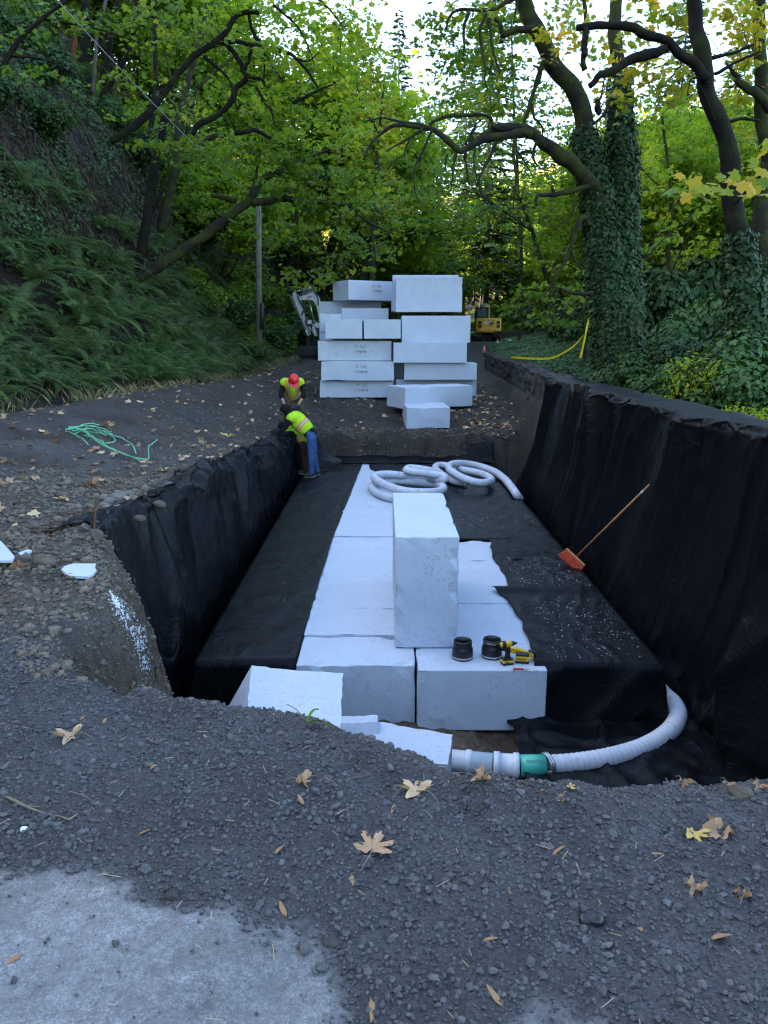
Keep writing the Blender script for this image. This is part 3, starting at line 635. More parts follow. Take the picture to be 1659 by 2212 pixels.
def ridges(u, v, freq, seed, sharp=3.):
    n = vn(u * freq * .5, v * .8, None, seed) * 1.3
    return (1 - np.abs(vn(u * freq + n, v * .35, None, seed + 1))) ** sharp
# left top sheet: lies on the foam, drops over its left side and its front
def topsheet(name, xl, xr_f, y0, y1, label, left_over=0., right_over=0., front_over=0., back_over=0., z=ZT + .014, nu=70, nv=110, seed=0, edge=.0, flare=.22, amp=.012, lift=None):
    us = np.linspace(-left_over, 1 + right_over, nu); X = np.zeros((nu, nv, 3)); vs = np.linspace(y0 - front_over, y1 + back_over, nv)
    for j, yy in enumerate(vs):
        yc = min(max(yy, y0), y1); xr = xr_f(yc); span = xr - xl
        for i, u in enumerate(us):
            xx = xl + (u * span if 0 <= u <= 1 else (u if u < 0 else span + (u - 1)))
            ox = max(xl - xx, xx - xr, 0); oy = max(y0 - yy, 0); sx = -1 if xx < xl else 1
            dz = max(ox, oy); ox2 = ox if ox >= oy else ox * .35; oy2 = oy if oy >= ox else oy * .35
            X[i, j] = (min(max(xx, xl), xr) + sx * min(ox, .66) * flare * (.5 if oy > ox else 1), yc - min(oy, .66) * flare * .55, z - min(dz, .655))
            if dz > .655:      # runs out over the floor
                ex = dz - .655
                if ox >= oy: X[i, j, 0] += sx * ex
                else: X[i, j, 1] -= ex
    x, y = X[..., 0], X[..., 1]; top = X[..., 2] > z - .02
    w = wr(x, y, seed, amp); X[..., 2] += np.where(top, np.clip(w, -.003, 1), w * .3)
    side = ~top; X[..., 0] += side * .02 * fbm(y * 4, X[..., 2] * 3, None, 3, seed + 9); X[..., 1] -= side * .05 * np.abs(fbm(x * 3, X[..., 2] * 3, None, 3, seed + 11))
    if lift is not None: X[..., 2] += lift(x, y)
    return sheet(name, X, label)
le = lambda y: float(itp(y, [7, 9, 12, 16, 19.7], [-.90, -.88, -.83, -.68, -.55])) + .007 * float(vn(np.array([y * 1.3]), np.array([0.]), None, 5)[0])
topsheet('geotextile_sheet', -1.93, le, 7.18, 19.68, 'black fabric covering the foam on the left side of the trench', left_over=.62, front_over=.7, nu=60, nv=150, seed=101)
GF = lambda k: f'{k}'
re1 = lambda x: x
def rsheet(yA, yB, edge, label, seed, front=0., lift=None, nv=70, z=ZT + .018, back=0.):
    """right-hand sheets; built mirrored: ragged edge on the left, block edge at x=2.78."""
    us = np.linspace(0, 1.62, 74); vs = np.linspace(yA - front, yB + back, nv); X = np.zeros((74, nv, 3))
    for j, yy in enumerate(vs):
        yc = max(yy, yA); xl = edge(yc) if yy >= yA else edge(yA) + min(0, 0); span = 2.78 - xl
        for i, u in enumerate(us):
            ox = max(0, (u - 1)); oy = max(0, yA - yy); xx = xl + min(u, 1) * span; dz = max(ox, oy)
            X[i, j] = (xx + min(ox, .66) * .16 * (.5 if oy > ox else 1), yc - min(oy, .66) * (.16 + .05 * u), z - min(dz, .655))
            if oy > .655 and oy >= ox: X[i, j, 1] -= (oy - .655)
            if ox > .655 and ox > oy: X[i, j, 0] += (ox - .655) * .5
    x, y = X[..., 0], X[..., 1]; top = X[..., 2] > z - .02; w = wr(x, y, seed, .016)
    X[..., 2] += np.where(top, np.clip(w, -.004, 1), w * .2)
    # stretched drape lines that run down to the front corner
    X[..., 1] -= (~top) * .05 * ridges(x - (X[..., 2] - z) * .9, y * 0 + 1, 3.2, seed + 2, 3)
    X[..., 0] += (~top) * .03 * fbm(y * 4, X[..., 2] * 4, None, 2, seed + 6)
    if lift is not None: X[..., 2] += lift(x, y)
    return sheet('geotextile_sheet', X, label)
e1 = lambda y: float(itp(y, [6.9, 7.1, 7.6, 8.2, 8.7, 9.1, 9.35], [1.50, 1.50, 1.55, 1.58, 1.56, 1.49, 1.40])) + .02 * float(vn(np.array([y * 4]), np.array([3.]), None, 6)[0])
e2 = lambda y: float(itp(y, [9.0, 9.4, 10, 10.6, 11.1], [1.60, 1.60, 1.66, 1.63, 1.61])) + .02 * float(vn(np.array([y * 5]), np.array([9.]), None, 6)[0])
e3 = lambda y: float(itp(y, [10.7, 11.2, 11.85, 11.93, 14, 16, 17, 18, 18.6, 19.7], [1.63, 1.66, 1.70, .30, .24, .20, .22, -.10, -.35, -.40])) + .02 * float(vn(np.array([y * 5]), np.array([19.]), None, 6)[0])
rsheet(11.0 - .3, 19.68, e3, 'long black fabric sheet right of the foam, running back under the hose coils', 121, nv=170, z=ZT + .014)
rsheet(9.1, 11.05, e2, 'middle strip of black fabric right of the foam, below the broom head', 131, z=ZT + .020, nv=60, lift=lambda x, y: .045 * sst(10.85, 11.05, y))
rsheet(7.1, 9.38, e1, "nearest black fabric sheet right of the foam, draped over the front corner", 141, front=1.05, nv=110, z=ZT + .026, lift=lambda x, y: .06 * sst(9.12, 9.30, y) * (x < 2.7) - .03 * sst(9.30, 9.38, y))
# left wall drape
def leftdrape():
    nu, nv = 360, 84; X = np.zeros((nu, nv, 3)); yy = np.linspace(6.3, 18.6, nu)
    for i, y in enumerate(yy):
        s = (y - 6.3) / 12.3
        top = np.array([itp(y, [6.3, 6.9, 8.5, 11, 14, 17, 18.6], [-2.92, -2.70, -2.58, -2.55, -2.62, -2.66, -2.75]), y - .12 * (y < 7), 0.])
        top[2] = gz(top[0], top[1]) + .03
        lip = np.array([itp(y, [6.3, 6.9, 8.5, 11, 17, 18.6], [-2.62, -2.46, -2.36, -2.34, -2.42, -2.45]), y, 0.]); lip[2] = gz(lip[0] - .12, y) + .05
        near = 1 - sst(6.3, 7.6, y)
        mid = np.array([-2.13 - .08 * near, y + .30 * near, -1.15]); bot = np.array([-2.06, y + .45 * near, -2.2])
        if y > 16.6: k = sst(16.6, 18.6, y); mid = mid + np.array([-.05, 0, .4 * k]); bot = bot + np.array([0.25 * k, 0, .55 * k])
        c = catm(np.array([top, lip, mid, bot]), 30)
        X[i] = c[np.linspace(0, len(c) - 1, nv).astype(int)]
    V = np.linspace(0, 1, nv)[None, :] * np.ones((nu, 1)); Y = yy[:, None] * np.ones((1, nv))
    f = (ridges(Y + V * .35, V, .95, 151, 2.5) * .26 + ridges(Y * 1.2 - V * .5, V, 1.6, 155, 4) * .12 + ridges(Y * .9 + V * 1.6, V * 3, 1.5, 156, 7) * .07 + ridges(Y * 1.1 - V * 1.9, V * 3, 1.8, 158, 7) * .05) * np.sin(np.pi * np.clip(V * 1.05 + .12, 0, 1)) + wr(Y * 1.3, V * 2, 153, .03)
    X[..., 0] += f * .9 - .05; X[..., 2] += f * .15 * (V > .2)
    X[..., 2] += (V < .22) * (.04 * np.abs(fbm(Y * 2.5, V * 4, None, 3, 157))) 
    q = np.arange(nu); X[:, 0, 0] += .10 * fbm(yy * 1.9, yy * 0, None, 3, 159)
    gzz = height(X[..., 0], X[..., 1]); n2 = (1 - sst(6.5, 7.5, Y)) * (1 - sst(.55, .8, V)); X[..., 2] = X[..., 2] * (1 - n2) + (gzz + .035 + .02 * np.abs(f)) * n2; X[..., 2] = np.where(V < .3, np.maximum(X[..., 2], gzz + .02), X[..., 2])
    return sheet('geotextile_sheet', X, 'black fabric hung down the left earth bank and weighted with stones')
leftdrape()
# right wall drape over the masonry wall
def rightdrape(y0, y1, label, seed, nu, back=.62, zt=.72, off=0., longb=True):
    nv = 96; X = np.zeros((nu, nv, 3)); yy = np.linspace(y0, y1, nu)
    for i, y in enumerate(yy):
        w = xwall(y); t = zt + .03 * float(vn(np.array([y * .7]), np.array([0.]), None, seed)[0])
        far = sst(16.3, 17.9, y); nearb = 1 - sst(6.0, 8.5, y)
        pts = [(w + back, y, t - .10), (w + .28, y, t + .02), (w + .02, y, t + .015), (w - .05, y, t - .03), (w - .10 - .06 * nearb, y, t - .30), (w - .30, y, -.75), (3.28 + .05 * nearb, y, -1.75), (3.16 + .1 * nearb, y - .10 * nearb, -2.17)]
        if longb: pts += [(2.72 - .2 * nearb, y - .3 * nearb, -2.215), (2.5 - .55 * nearb, y - .45 * nearb, -2.22)]
        c = catm(np.array(pts), 14); X[i] = c[np.linspace(0, len(c) - 1, nv).astype(int)]
    V = np.linspace(0, 1, nv)[None, :] * np.ones((nu, 1)); Y = yy[:, None] * np.ones((1, nv))
    amp = sst(.14, .34, V) * (1 - .75 * sst(.72, .86, V))
    diag = Y + (V - .2) * (1.1 * sst(9, 17, Y) - 1.9 * (1 - sst(6, 10, Y)))
    crz = ridges(Y * .9 + V * 2.2, V * 3, 1.6, seed + 13, 7) * .05 + ridges(Y * 1.3 - V * 3., V * 4, 1.9, seed + 15, 8) * .04; f = ridges(diag, V, .8, seed, 3) * .24 + ridges(diag * 1.4 + 3 + V, V, 1.5, seed + 2, 6) * .08 + ridges(diag * .5 - V * 1.5, V, 1.0, seed + 3, 4) * .12 + crz * .7 + wr(Y, V * 3, seed + 4, .02)
    X[..., 0] -= f * amp - off; X[..., 1] += .10 * f * amp
    X[..., 2] += (1 - sst(.1, .3, V)) * (ridges(Y, V, .8, seed, 4) * .03 + .008 * fbm(Y * 3, V * 5, None, 3, seed + 8)) + (V > .8) * np.clip(wr(X[..., 0] * 1.2, Y, seed + 9, .06), 0, 1)
    X[:, 0, 0] += .12 * fbm(yy * 1.4, yy * 0, None, 3, seed + 10)
    return sheet('geotextile_sheet', X, label, .006)
rightdrape(8.9, 17.9, 'black fabric draped over the stone wall on its far part, hanging in long pleats', 161, 400)
rightdrape(5.0, 9.25, 'black fabric draped over the near end of the wall, overlapping the far piece', 171, 220, zt=.755, off=-.05)
# floor flap in front
xs_, ys_ = np.meshgrid(np.linspace(1.25, 3.85, 70), np.linspace(5.55, 7.3, 44), indexing='ij'); X = np.stack([xs_, ys_ - .18 * sst(2.2, 3.4, xs_) + .25 * (1 - sst(1.25, 2.0, xs_)) * (1 - sst(6, 7, ys_)), np.full_like(xs_, ZF + .02)], -1)
X[..., 2] = np.maximum(height(X[..., 0], X[..., 1], False) + .03, ZF + .10) + np.clip(wr(xs_, ys_, 181, .05), 0, 1); X[..., 0] += .05 * fbm(ys_ * 5, xs_ * 0, None, 3, 183) * (xs_ < 1.4)
sheet('geotextile_sheet', X, 'black fabric apron on the trench floor under the curved white hose')
# far end strip and the bundle between the workers
xs_, ys_ = np.meshgrid(np.linspace(-1.6, 2.9, 90), np.linspace(19.3, 20.15, 22), indexing='ij'); X = np.stack([xs_, ys_, ZT + .03 + .38 * sst(19.75, 20.15, ys_) * (.10 + 1.0 * sst(1.6, 2.6, xs_)) + .07 * np.abs(fbm(xs_ * 1.7, ys_ * 2.5, None, 3, 191))], -1)
sheet('geotextile_sheet', X, 'black fabric strip turned up against the dirt at the far end')
def bundle():
    nu, nv = 50, 40; X = np.zeros((nu, nv, 3)); s = np.linspace(0, 1, nu)
    A = np.array([(-2.12, 18.98, -.10), (-1.98, 18.8, -.50), (-1.72, 18.85, -.85), (-1.5, 18.75, -1.25), (-1.05, 18.9, -1.50)]); B = np.array([(-2.30, 18.9, -.14), (-2.5, 18.4, -.70), (-2.4, 18.2, -1.0), (-1.9, 18.2, -1.5), (-1.3, 18.35, -1.54)])
    a, b = catm(A, 14), catm(B, 14); idx = np.linspace(0, len(a) - 1, nu).astype(int); a, b = a[idx], b[idx]
    for j, v in enumerate(np.linspace(0, 1, nv)): X[:, j] = a * (1 - v) + b * v + np.array([.15, -.1, .12]) * math.sin(math.pi * v) * .6
    S, Vv = np.meshgrid(s, np.linspace(0, 1, nv), indexing='ij'); f = ridges(Vv * 2 + S * .6, S, 1.6, 201, 3) * .12 * sst(0, .2, S); X[..., 2] += f; X[..., 0] += f * .5
    return sheet('geotextile_sheet', X, 'bunched black fabric that the far worker in the red hard hat is pulling up')
bundle()
# foam crumbs on the fabric
def crumbs():
    pts = []
    def put(n, xa, xb, ya, yb, z, cl=6):
        cx = rng.uniform(xa, xb, cl); cy = rng.uniform(ya, yb, cl); w = rng.integers(0, cl, n)
        x = cx[w] + rng.normal(0, .28, n); y = cy[w] + rng.normal(0, .30, n); u = rng.uniform(size=n) < .45
        x[u] = rng.uniform(xa, xb, u.sum()); y[u] = rng.uniform(ya, yb, u.sum()); k = (x > xa) & (x < xb) & (y > ya) & (y < yb)
        pts.append(np.stack([x[k], y[k], np.full(k.sum(), z)], -1))
    put(560, 1.68, 2.74, 7.15, 9.1, ZT + .045, 7); put(420, 1.75, 2.74, 9.35, 10.8, ZT + .045, 5); put(380, .9, 2.7, 12.2, 17, ZT + .04, 8); put(160, 2.4, 3.4, 5.9, 6.9, ZF + .07, 4); put(60, -1.9, -1, 7.3, 18, ZT + .035, 4)
    P = np.concatenate(pts); n = len(P); V0, T = ico(); s = np.clip(np.exp(rng.normal(-5.75, .42, n)), .002, .0075)
    V = V0[None] * s[:, None, None] * rng.uniform(.7, 1.2, (n, 1, 3)) + P[:, None, :]
    me = mesh_np('foam_crumbs', V.reshape(-1, 3), [(T[None] + (np.arange(n) * len(V0))[:, None, None]).reshape(-1, 3)], True, [M['bead']])
    setkind(ob('foam_crumbs', me), 'stuff', 'white foam crumbs sprinkled over the black fabric', 'foam crumbs')
crumbs()
# spilled white grains down the cut
n = 900; t = rng.uniform(0, 1, n); px = itp(t, [0, .35, .7, 1], [244, 268, 303, 314]) + rng.normal(0, 5, n) * (1 + t * .3); py = itp(t, [0, .35, .7, 1], [1292, 1335, 1385, 1448])
def ongr(px, py):
    """first hit of the picture ray with the terrain, by marching."""
    d = ray(px, py); ts = np.concatenate([np.linspace(1.5, 12, 420), np.linspace(12.05, 60, 480)]); P = np.array([0, 0, CAMZ]) + d * ts[:, None]
    k = np.argmax(P[:, 2] < height(P[:, 0], P[:, 1])); return P[k] if k > 0 else P[-1]
P = np.array([ongr(a, b) for a, b in zip(px[:300], py[:300])]); P = np.concatenate([P + rng.normal(0, .012, P.shape) for _ in range(5)]); n = len(P)
V0, T = ico(); s = np.clip(np.exp(rng.normal(-5.4, .35, n)), .0025, .009); z = height(P[:, 0], P[:, 1]); P[:, 2] = z + .004
V = V0[None] * s[:, None, None] * rng.uniform(.6, 1.2, (n, 1, 3)) + P[:, None, :]
setkind(ob('spilled_grains', mesh_np('spilled_grains', V.reshape(-1, 3), [(T[None] + (np.arange(n) * len(V0))[:, None, None]).reshape(-1, 3)], True, [M['bead']])), 'stuff', 'trail of white foam grains spilled down the brown cut', 'foam crumbs')
# ================================================================== VEGETATION
def polar(lst):
    r = [(a, q) for a, q in lst] + [(360 - a, q) for a, q in lst[::-1] if 0 < a < 180]
    return np.array([(q * math.sin(math.radians(a)), q * math.cos(math.radians(a))) for a, q in r])
MAPLE = polar([(0, .56), (23, .29), (46, .52), (76, .31), (104, .44), (150, .30), (180, .16)])
IVYL = polar([(0, .55), (40, .26), (75, .42), (135, .36), (180, .20)])
OVAL = polar([(0, .55), (50, .24), (110, .24), (180, .5)])
DIAM = polar([(0, .55), (75, .30), (180, .5)])
def basis(n):
    n = n / (np.linalg.norm(n, axis=1)[:, None] + 1e-9); r = rng.normal(size=n.shape); u = np.cross(n, r); u /= np.linalg.norm(u, axis=1)[:, None] + 1e-9
    return u, np.cross(n, u), n
def leaves(c, size, outline, nrm, fold=.25, u=None):
    """one polygon per leaf: centres, sizes, outline, normals."""
    N = len(c); k = len(outline)
    if u is None: U, W, n = basis(nrm)
    else: U, W, n = u
    h = -fold * np.abs(outline[:, 0]) - .12 * outline[:, 1] ** 2
    V = c[:, None, :] + size[:, None, None] * (outline[None, :, 0, None] * U[:, None, :] + outline[None, :, 1, None] * W[:, None, :] + h[None, :, None] * n[:, None, :])
    return V.reshape(-1, 3), np.arange(N * k).reshape(N, k)
def leafmesh(name, c, size, outline, nrm, tint, mat, fold=.25):
    V, P = leaves(c, size, outline, nrm, fold)
    return mesh_np(name, V, [P], False, [mat], attrs={'tint': ('FACE', np.clip(tint, 0, 1))})
def px3(pts, d):
    """picture polyline [(px,py[,dd])] -> world points at distance d (+dd)."""
    return np.array([aty(p[0], p[1], d + (p[2] if len(p) > 2 else 0)) for p in pts])
def limb(mb, pts, w0, w1, d, sides=7, n=6, mi=0, noise=.25, seed=0, wl=None):
    P = catm(px3(pts, d), n); s = np.linspace(0, 1, len(P)); _, _, zc = proj(P)
    R = (w0 * (1 - s) + w1 * s if wl is None else np.interp(s, np.linspace(0, 1, len(wl)), wl)) / 2 * zc / F
    sd = seed + len(mb.v); a = fbm(s * 9, s * 0 + sd, None, 3, 3) * R * .7; P = P + np.stack([a, a[::-1] * .8, fbm(s * 9, s * 0 + sd + 40, None, 3, 5) * R * .6], -1)
    mb.tube(P, R, sides, mi, noise=noise, nscale=2.2 / max(R.mean() * 8, .2), seed=sd); return P
def blobs_to_sprays(blobs, leaf, nper, k):
    C, T = [], []
    for b in blobs:
        px, py, rx, ry, d = b[:5]; tc = b[5] if len(b) > 5 else .45; dens = b[6] if len(b) > 6 else 1.
        m = d / F; c = aty(px, py, d); R = np.array([rx * m, max(rx, ry) * m * .9, ry * m])
        n = max(2, int(dens * k * math.pi * R[0] * R[2] / (leaf * leaf * .42) / nper))
        u = rng.normal(size=(n, 3)); u /= np.linalg.norm(u, axis=1)[:, None]; r = rng.uniform(0, 1, n) ** .45
        C.append(c + u * r[:, None] * R); T.append(np.full(n, tc) + rng.normal(0, .12, n))
    return np.concatenate(C), np.concatenate(T)
def spray_leaves(C, T, leaf, nper, spread=1.9, droop=.25, flat=.30, vert=.55):
    n = len(C); c = np.repeat(C, nper, 0); N = len(c)
    az = rng.uniform(0, 2 * np.pi, N); rr = np.sqrt(rng.uniform(0, 1, N)) * leaf * spread
    off = np.stack([np.cos(az) * rr, np.sin(az) * rr, rng.normal(0, flat * leaf, N) - droop * rr], -1)
    tl = rng.normal(size=(n, 3)) * .35; tl = np.repeat(tl, nper, 0)
    nrm = np.array([0, -.25, 1.])[None] + tl + rng.normal(size=(N, 3)) * vert
    sz = leaf * rng.uniform(.65, 1.25, N); tt = np.repeat(T, nper) + rng.normal(0, .10, N)
    return c + off, sz, nrm, tt
def twigs(mb, C, nodes, frac=.5, maxd=3.0, w=.012, mi=0):
    """thin twigs from limbs to leaf sprays."""
    if len(nodes) == 0: return
    idx = np.where(rng.uniform(size=len(C)) < frac)[0]
    for i in idx:
        d = np.linalg.norm(nodes - C[i], axis=1); j = int(np.argmin(d + rng.uniform(0, .4, len(d))))
        if d[j] > maxd or d[j] < .15: continue
        a, b = nodes[j], C[i]; mid = (a + b) / 2 + rng.normal(0, .08, 3) * d[j] + np.array([0, 0, .12 * d[j]])
        P = catm([a, mid, b], 3); mb.tube(P, np.linspace(w, w * .35, len(P)), 3, mi, cap=False)
def tree(name, label, limbs, blobs, mat, leaf, bark, outline=MAPLE, nper=12, k=1.6, group=None, cat='tree', twigf=.45, sides=7, extra=None, tw=.012, maxd=3.0, **kw):
    base = px3(limbs[0]['p'][:1], limbs[0]['d'])[0]; root = thing(name, base, label, cat, group)
    mb = MB(); nodes = []
    for i, L in enumerate(limbs):
        P = limb(mb, L['p'], L['w'][0], L['w'][1], L['d'], L.get('s', sides), 6, 0, L.get('n', .25), i * 17, L.get('wl'))
        nodes.append(P)
    nodes = np.concatenate(nodes)
    if blobs:
        C, T = blobs_to_sprays(blobs, leaf, nper, k); twigs(mb, C, nodes, twigf, maxd, tw)
        c, s, n, t = spray_leaves(C, T, leaf, nper, **kw)
        me = leafmesh('crown', c - base, s, outline, n, t, mat); ob('crown', me, root)
    V, P, mi = mb.data(); ob('trunk', mesh_np('trunk', V - base, P, True, [bark], mi), root)
    return root, nodes
def L(p, w0, w1, d, **k): return dict(p=p, w=(w0, w1), d=d, **k)
# ---------------------------------------------------------------- left slope trees
tree('maple_tree', 'mossy maple leaning far out from the fern bank, its low limb reaching over the road',
 [L([(268,618),(300,600),(370,557),(440,512),(500,464),(540,432),(556,400),(590,374)], 26, 15, 27, n=.2),
  L([(545,436),(590,434),(640,430),(690,436),(740,440),(770,458),(800,482),(845,503)], 15, 5, 27),
  L([(590,374),(640,352,1),(690,330,1.5),(720,322,2)], 12, 4, 27), L([(590,434),(618,418),(650,400,1),(700,380,1)], 11, 3, 27),
  L([(552,402),(556,360),(562,330),(566,300)], 7, 3, 27), L([(637,432),(641,455),(643,480),(646,515)], 12, 3, 26.8), L([(735,442),(736,462),(734,490)], 6, 2, 27),
  L([(512,436),(485,428),(457,423)], 13, 9, 28.5), L([(770,458),(790,450),(830,462)], 6, 2, 27), L([(650,530),(690,495),(730,470)],6,3,29), L([(800,482),(806,520),(812,560)],5,2,27)],
 [(600,395,75,32,26,.40),(690,420,85,38,26.5,.42),(775,452,85,36,27,.45),(655,490,85,42,27,.45,.9),(745,522,85,45,28,.5),(830,540,60,40,28.5,.5,.9),(590,520,55,45,27,.45,.7),(620,585,70,38,28,.5,.75),(720,590,80,30,29,.55,.9),(850,500,50,40,29,.5,.9),(560,340,90,32,26,.38),(660,345,90,35,26.5,.38),(760,390,80,38,28,.5),(480,350,60,30,27,.35,.7),(545,470,45,40,27.5,.45,.5)],
 M['leaf_green'], .24, M['bark'], nper=11, k=1.25, tw=.014)
tree('maple_tree', 'dark upright mossy trunk beside the leaning maple at the top of the fern bank',
 [L([(272,620),(300,556),(318,470),(330,400),(338,345),(350,300),(356,250)], 24, 15, 27.4), L([(318,470),(345,430),(352,380)], 10, 5, 27.6), L([(338,345),(312,318),(300,290)], 9, 4, 27.5)],
 [(330,280,55,28,26,.35,.5),(400,320,60,35,27,.55,.7),(360,345,50,26,26.5,.6,.5),(300,300,45,24,27,.35,.4)], M['leaf_green'], .22, M['bark_dark'], nper=10, k=1.0)
tree('maple_tree', 'pale mossy maple trunk rising behind the dark upright one, crossed by the cable',
 [L([(347,500),(362,430),(378,360),(386,300),(394,230),(410,172),(425,110),(445,40),(455,-30)], 22, 13, 32), L([(378,360),(402,300),(412,240),(425,190)], 13, 8, 32.5), L([(425,190),(470,150),(520,110)], 8, 4, 32), L([(394,230),(372,180),(360,120)], 7, 3, 32), L([(470,290),(440,310),(420,340),(395,350)],12,9,31)],
 [(430,220,60,40,33,.5,.8),(470,290,70,40,32,.5,.9),(400,120,70,45,34,.45,.8),(420,30,80,45,34,.45,.9),(470,370,60,40,33,.5,.7),(380,420,60,45,34,.5,.6),(430,460,70,45,35,.45,.7)], M['leaf_green'], .24, M['bark'], nper=11, k=1.2)
tree('maple_tree', 'long limbed maple spreading its forked black branches across the upper left sky',
 [L([(240,305),(283,277),(332,230),(362,188),(390,155),(420,122),(460,95),(490,67),(507,38),(530,26),(560,26)], 17, 9, 25),
  L([(440,108),(465,97),(515,89),(545,95),(580,102),(615,112),(640,127),(665,155),(687,190)], 11, 5, 25), L([(640,127),(666,132),(690,112)], 5, 2, 25),
  L([(478,88),(507,117),(525,150),(535,163),(565,172),(572,185)], 11, 6, 25.2), L([(555,190),(575,225),(587,240),(592,265)], 8, 3, 25.2), L([(560,88),(546,70),(541,45),(540,20),(548,-20)], 10, 5, 25.2),
  L([(535,165),(510,190),(500,215),(470,250),(430,270),(415,290)], 14, 12, 25.6), L([(545,95),(538,125),(530,150)], 8, 8, 25.3), L([(560,88),(572,120),(570,170)], 5, 3, 25), L([(632,222),(665,207),(692,192),(720,182)], 9, 3, 25.5), L([(508,287),(550,282),(585,298)], 11, 7, 25.5),
  L([(590,10),(640,55),(665,100),(680,140)], 6, 2, 24.5), L([(680,-10),(720,30),(740,60)], 6, 2, 26), L([(440,120),(490,165),(505,210),(512,245)], 7, 3, 25)],
 [(520,40,80,45,25,.42,.85),(620,30,85,45,25.5,.45),(700,60,80,50,26,.52),(770,30,55,40,27,.58),(610,110,85,40,25,.45,.9),(700,140,80,45,26,.52),(770,120,50,50,27,.6,.9),(590,190,80,45,26,.48,.9),(690,215,85,40,26.5,.52),(770,210,45,45,27.5,.6,.9),(560,255,90,40,26,.42),(650,285,90,40,26.5,.46),(740,290,75,40,27.5,.52),(460,20,60,40,26,.4,.6),(480,170,60,50,27,.42,.6),(800,300,50,45,28.5,.56),(790,390,50,40,29,.5)],
 M['leaf_bright'], .24, M['bark_dark'], nper=11, k=1.2, maxd=2.2)  # brighter leaf colour stands in for sunlight on this crown
tree('maple_tree', 'maple turning yellow and orange against the sky gap, behind the long limbed maple',
 [L([(800,640),(806,520),(812,400),(820,290),(828,200)], 12, 5, 44), L([(812,400),(850,350),(880,330)], 5, 2, 44), L([(820,290),(790,240),(770,200)], 5, 2, 44)],
 [(800,165,38,40,44,.62),(828,235,30,40,44,.72),(845,300,34,50,44,.75),(790,270,55,50,45,.6),(840,390,45,50,44,.6),(785,360,60,50,45,.5),(800,460,65,50,45,.5),(860,460,40,45,44,.5),(790,90,35,40,44,.55,.8),(815,40,20,35,43,.5,.6)], M['leaf_mixed'], .26, M['bark'], nper=11, k=1.5, maxd=2.5)
# small upright trunks at the top of the slope (upper left corner)
G1 = 'thin trunks at the top of the slope'
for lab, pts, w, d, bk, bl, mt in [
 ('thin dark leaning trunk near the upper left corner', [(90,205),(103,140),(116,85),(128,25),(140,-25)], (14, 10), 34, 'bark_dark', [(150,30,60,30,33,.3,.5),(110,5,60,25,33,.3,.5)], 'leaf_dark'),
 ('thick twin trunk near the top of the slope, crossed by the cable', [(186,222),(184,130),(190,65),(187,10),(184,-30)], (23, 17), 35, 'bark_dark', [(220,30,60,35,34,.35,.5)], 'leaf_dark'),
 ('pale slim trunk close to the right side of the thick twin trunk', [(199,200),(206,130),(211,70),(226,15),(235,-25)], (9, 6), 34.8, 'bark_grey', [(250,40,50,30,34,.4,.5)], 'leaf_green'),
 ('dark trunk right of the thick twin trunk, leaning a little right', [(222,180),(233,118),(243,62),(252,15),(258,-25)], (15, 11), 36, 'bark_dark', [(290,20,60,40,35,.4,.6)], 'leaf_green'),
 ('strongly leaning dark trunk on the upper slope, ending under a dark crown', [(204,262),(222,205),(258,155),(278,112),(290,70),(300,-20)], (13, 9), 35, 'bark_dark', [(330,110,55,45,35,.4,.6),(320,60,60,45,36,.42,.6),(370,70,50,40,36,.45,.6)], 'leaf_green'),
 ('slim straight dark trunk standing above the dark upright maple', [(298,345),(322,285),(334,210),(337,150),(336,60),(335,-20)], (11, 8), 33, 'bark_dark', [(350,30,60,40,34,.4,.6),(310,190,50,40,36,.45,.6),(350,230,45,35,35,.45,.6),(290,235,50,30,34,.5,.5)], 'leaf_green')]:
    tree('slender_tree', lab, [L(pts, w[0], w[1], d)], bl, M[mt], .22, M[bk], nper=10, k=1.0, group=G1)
tree('maple_tree', 'dark leafed maple overhanging the rock face in the upper left corner', [L([(-60,420),(-30,250),(20,120),(90,40),(180,-20)], 16, 7, 21), L([(20,120),(100,130),(180,170)], 6, 2, 21), L([(90,40),(200,60),(300,90)], 6, 2, 22)],
 [(40,60,70,45,21,.4,.8),(130,40,80,40,22,.42,.8),(230,60,80,38,23,.45,.8),(320,40,80,40,24,.48,.9),(400,60,70,40,25,.5,.9),(20,150,50,40,20,.35,.7),(110,150,50,24,22,.38,.5),(200,150,60,24,23,.42,.5),(280,170,60,30,25,.45,.7),(350,210,60,32,26,.5,.8),(430,240,60,35,28,.5,.8),(260,250,45,20,25,.45,.5),(330,300,45,22,26,.5,.6),(400,310,50,28,28,.5,.7)], M['leaf_green'], .22, M['bark_dark'], nper=10, k=1.15, maxd=2.)
o = thing('tree_snag', px3([(160,168)], 37)[0], 'short broken trunk painted orange like sunlight, standing between two dark trunks, upper left', 'dead tree'); mb = MB(); b0 = px3([(160,168)], 37)[0]
P = catm(px3([(160,170),(159,130),(161,95),(164,66),(166,60)], 37), 5); mb.tube(P - b0, np.linspace(.11, .08, len(P)), 8, noise=.2, nscale=4); mb.build('trunk', M['bark_red'], o, True)  # red colour stands in for orange sunlight on this trunk
o = thing('conifer_tree', px3([(560,-10)], 22)[0] * [1, 1, 0] + [0, 0, 0], 'dark hemlock limb cluster drooping in from the top of the slope', 'tree') if False else None
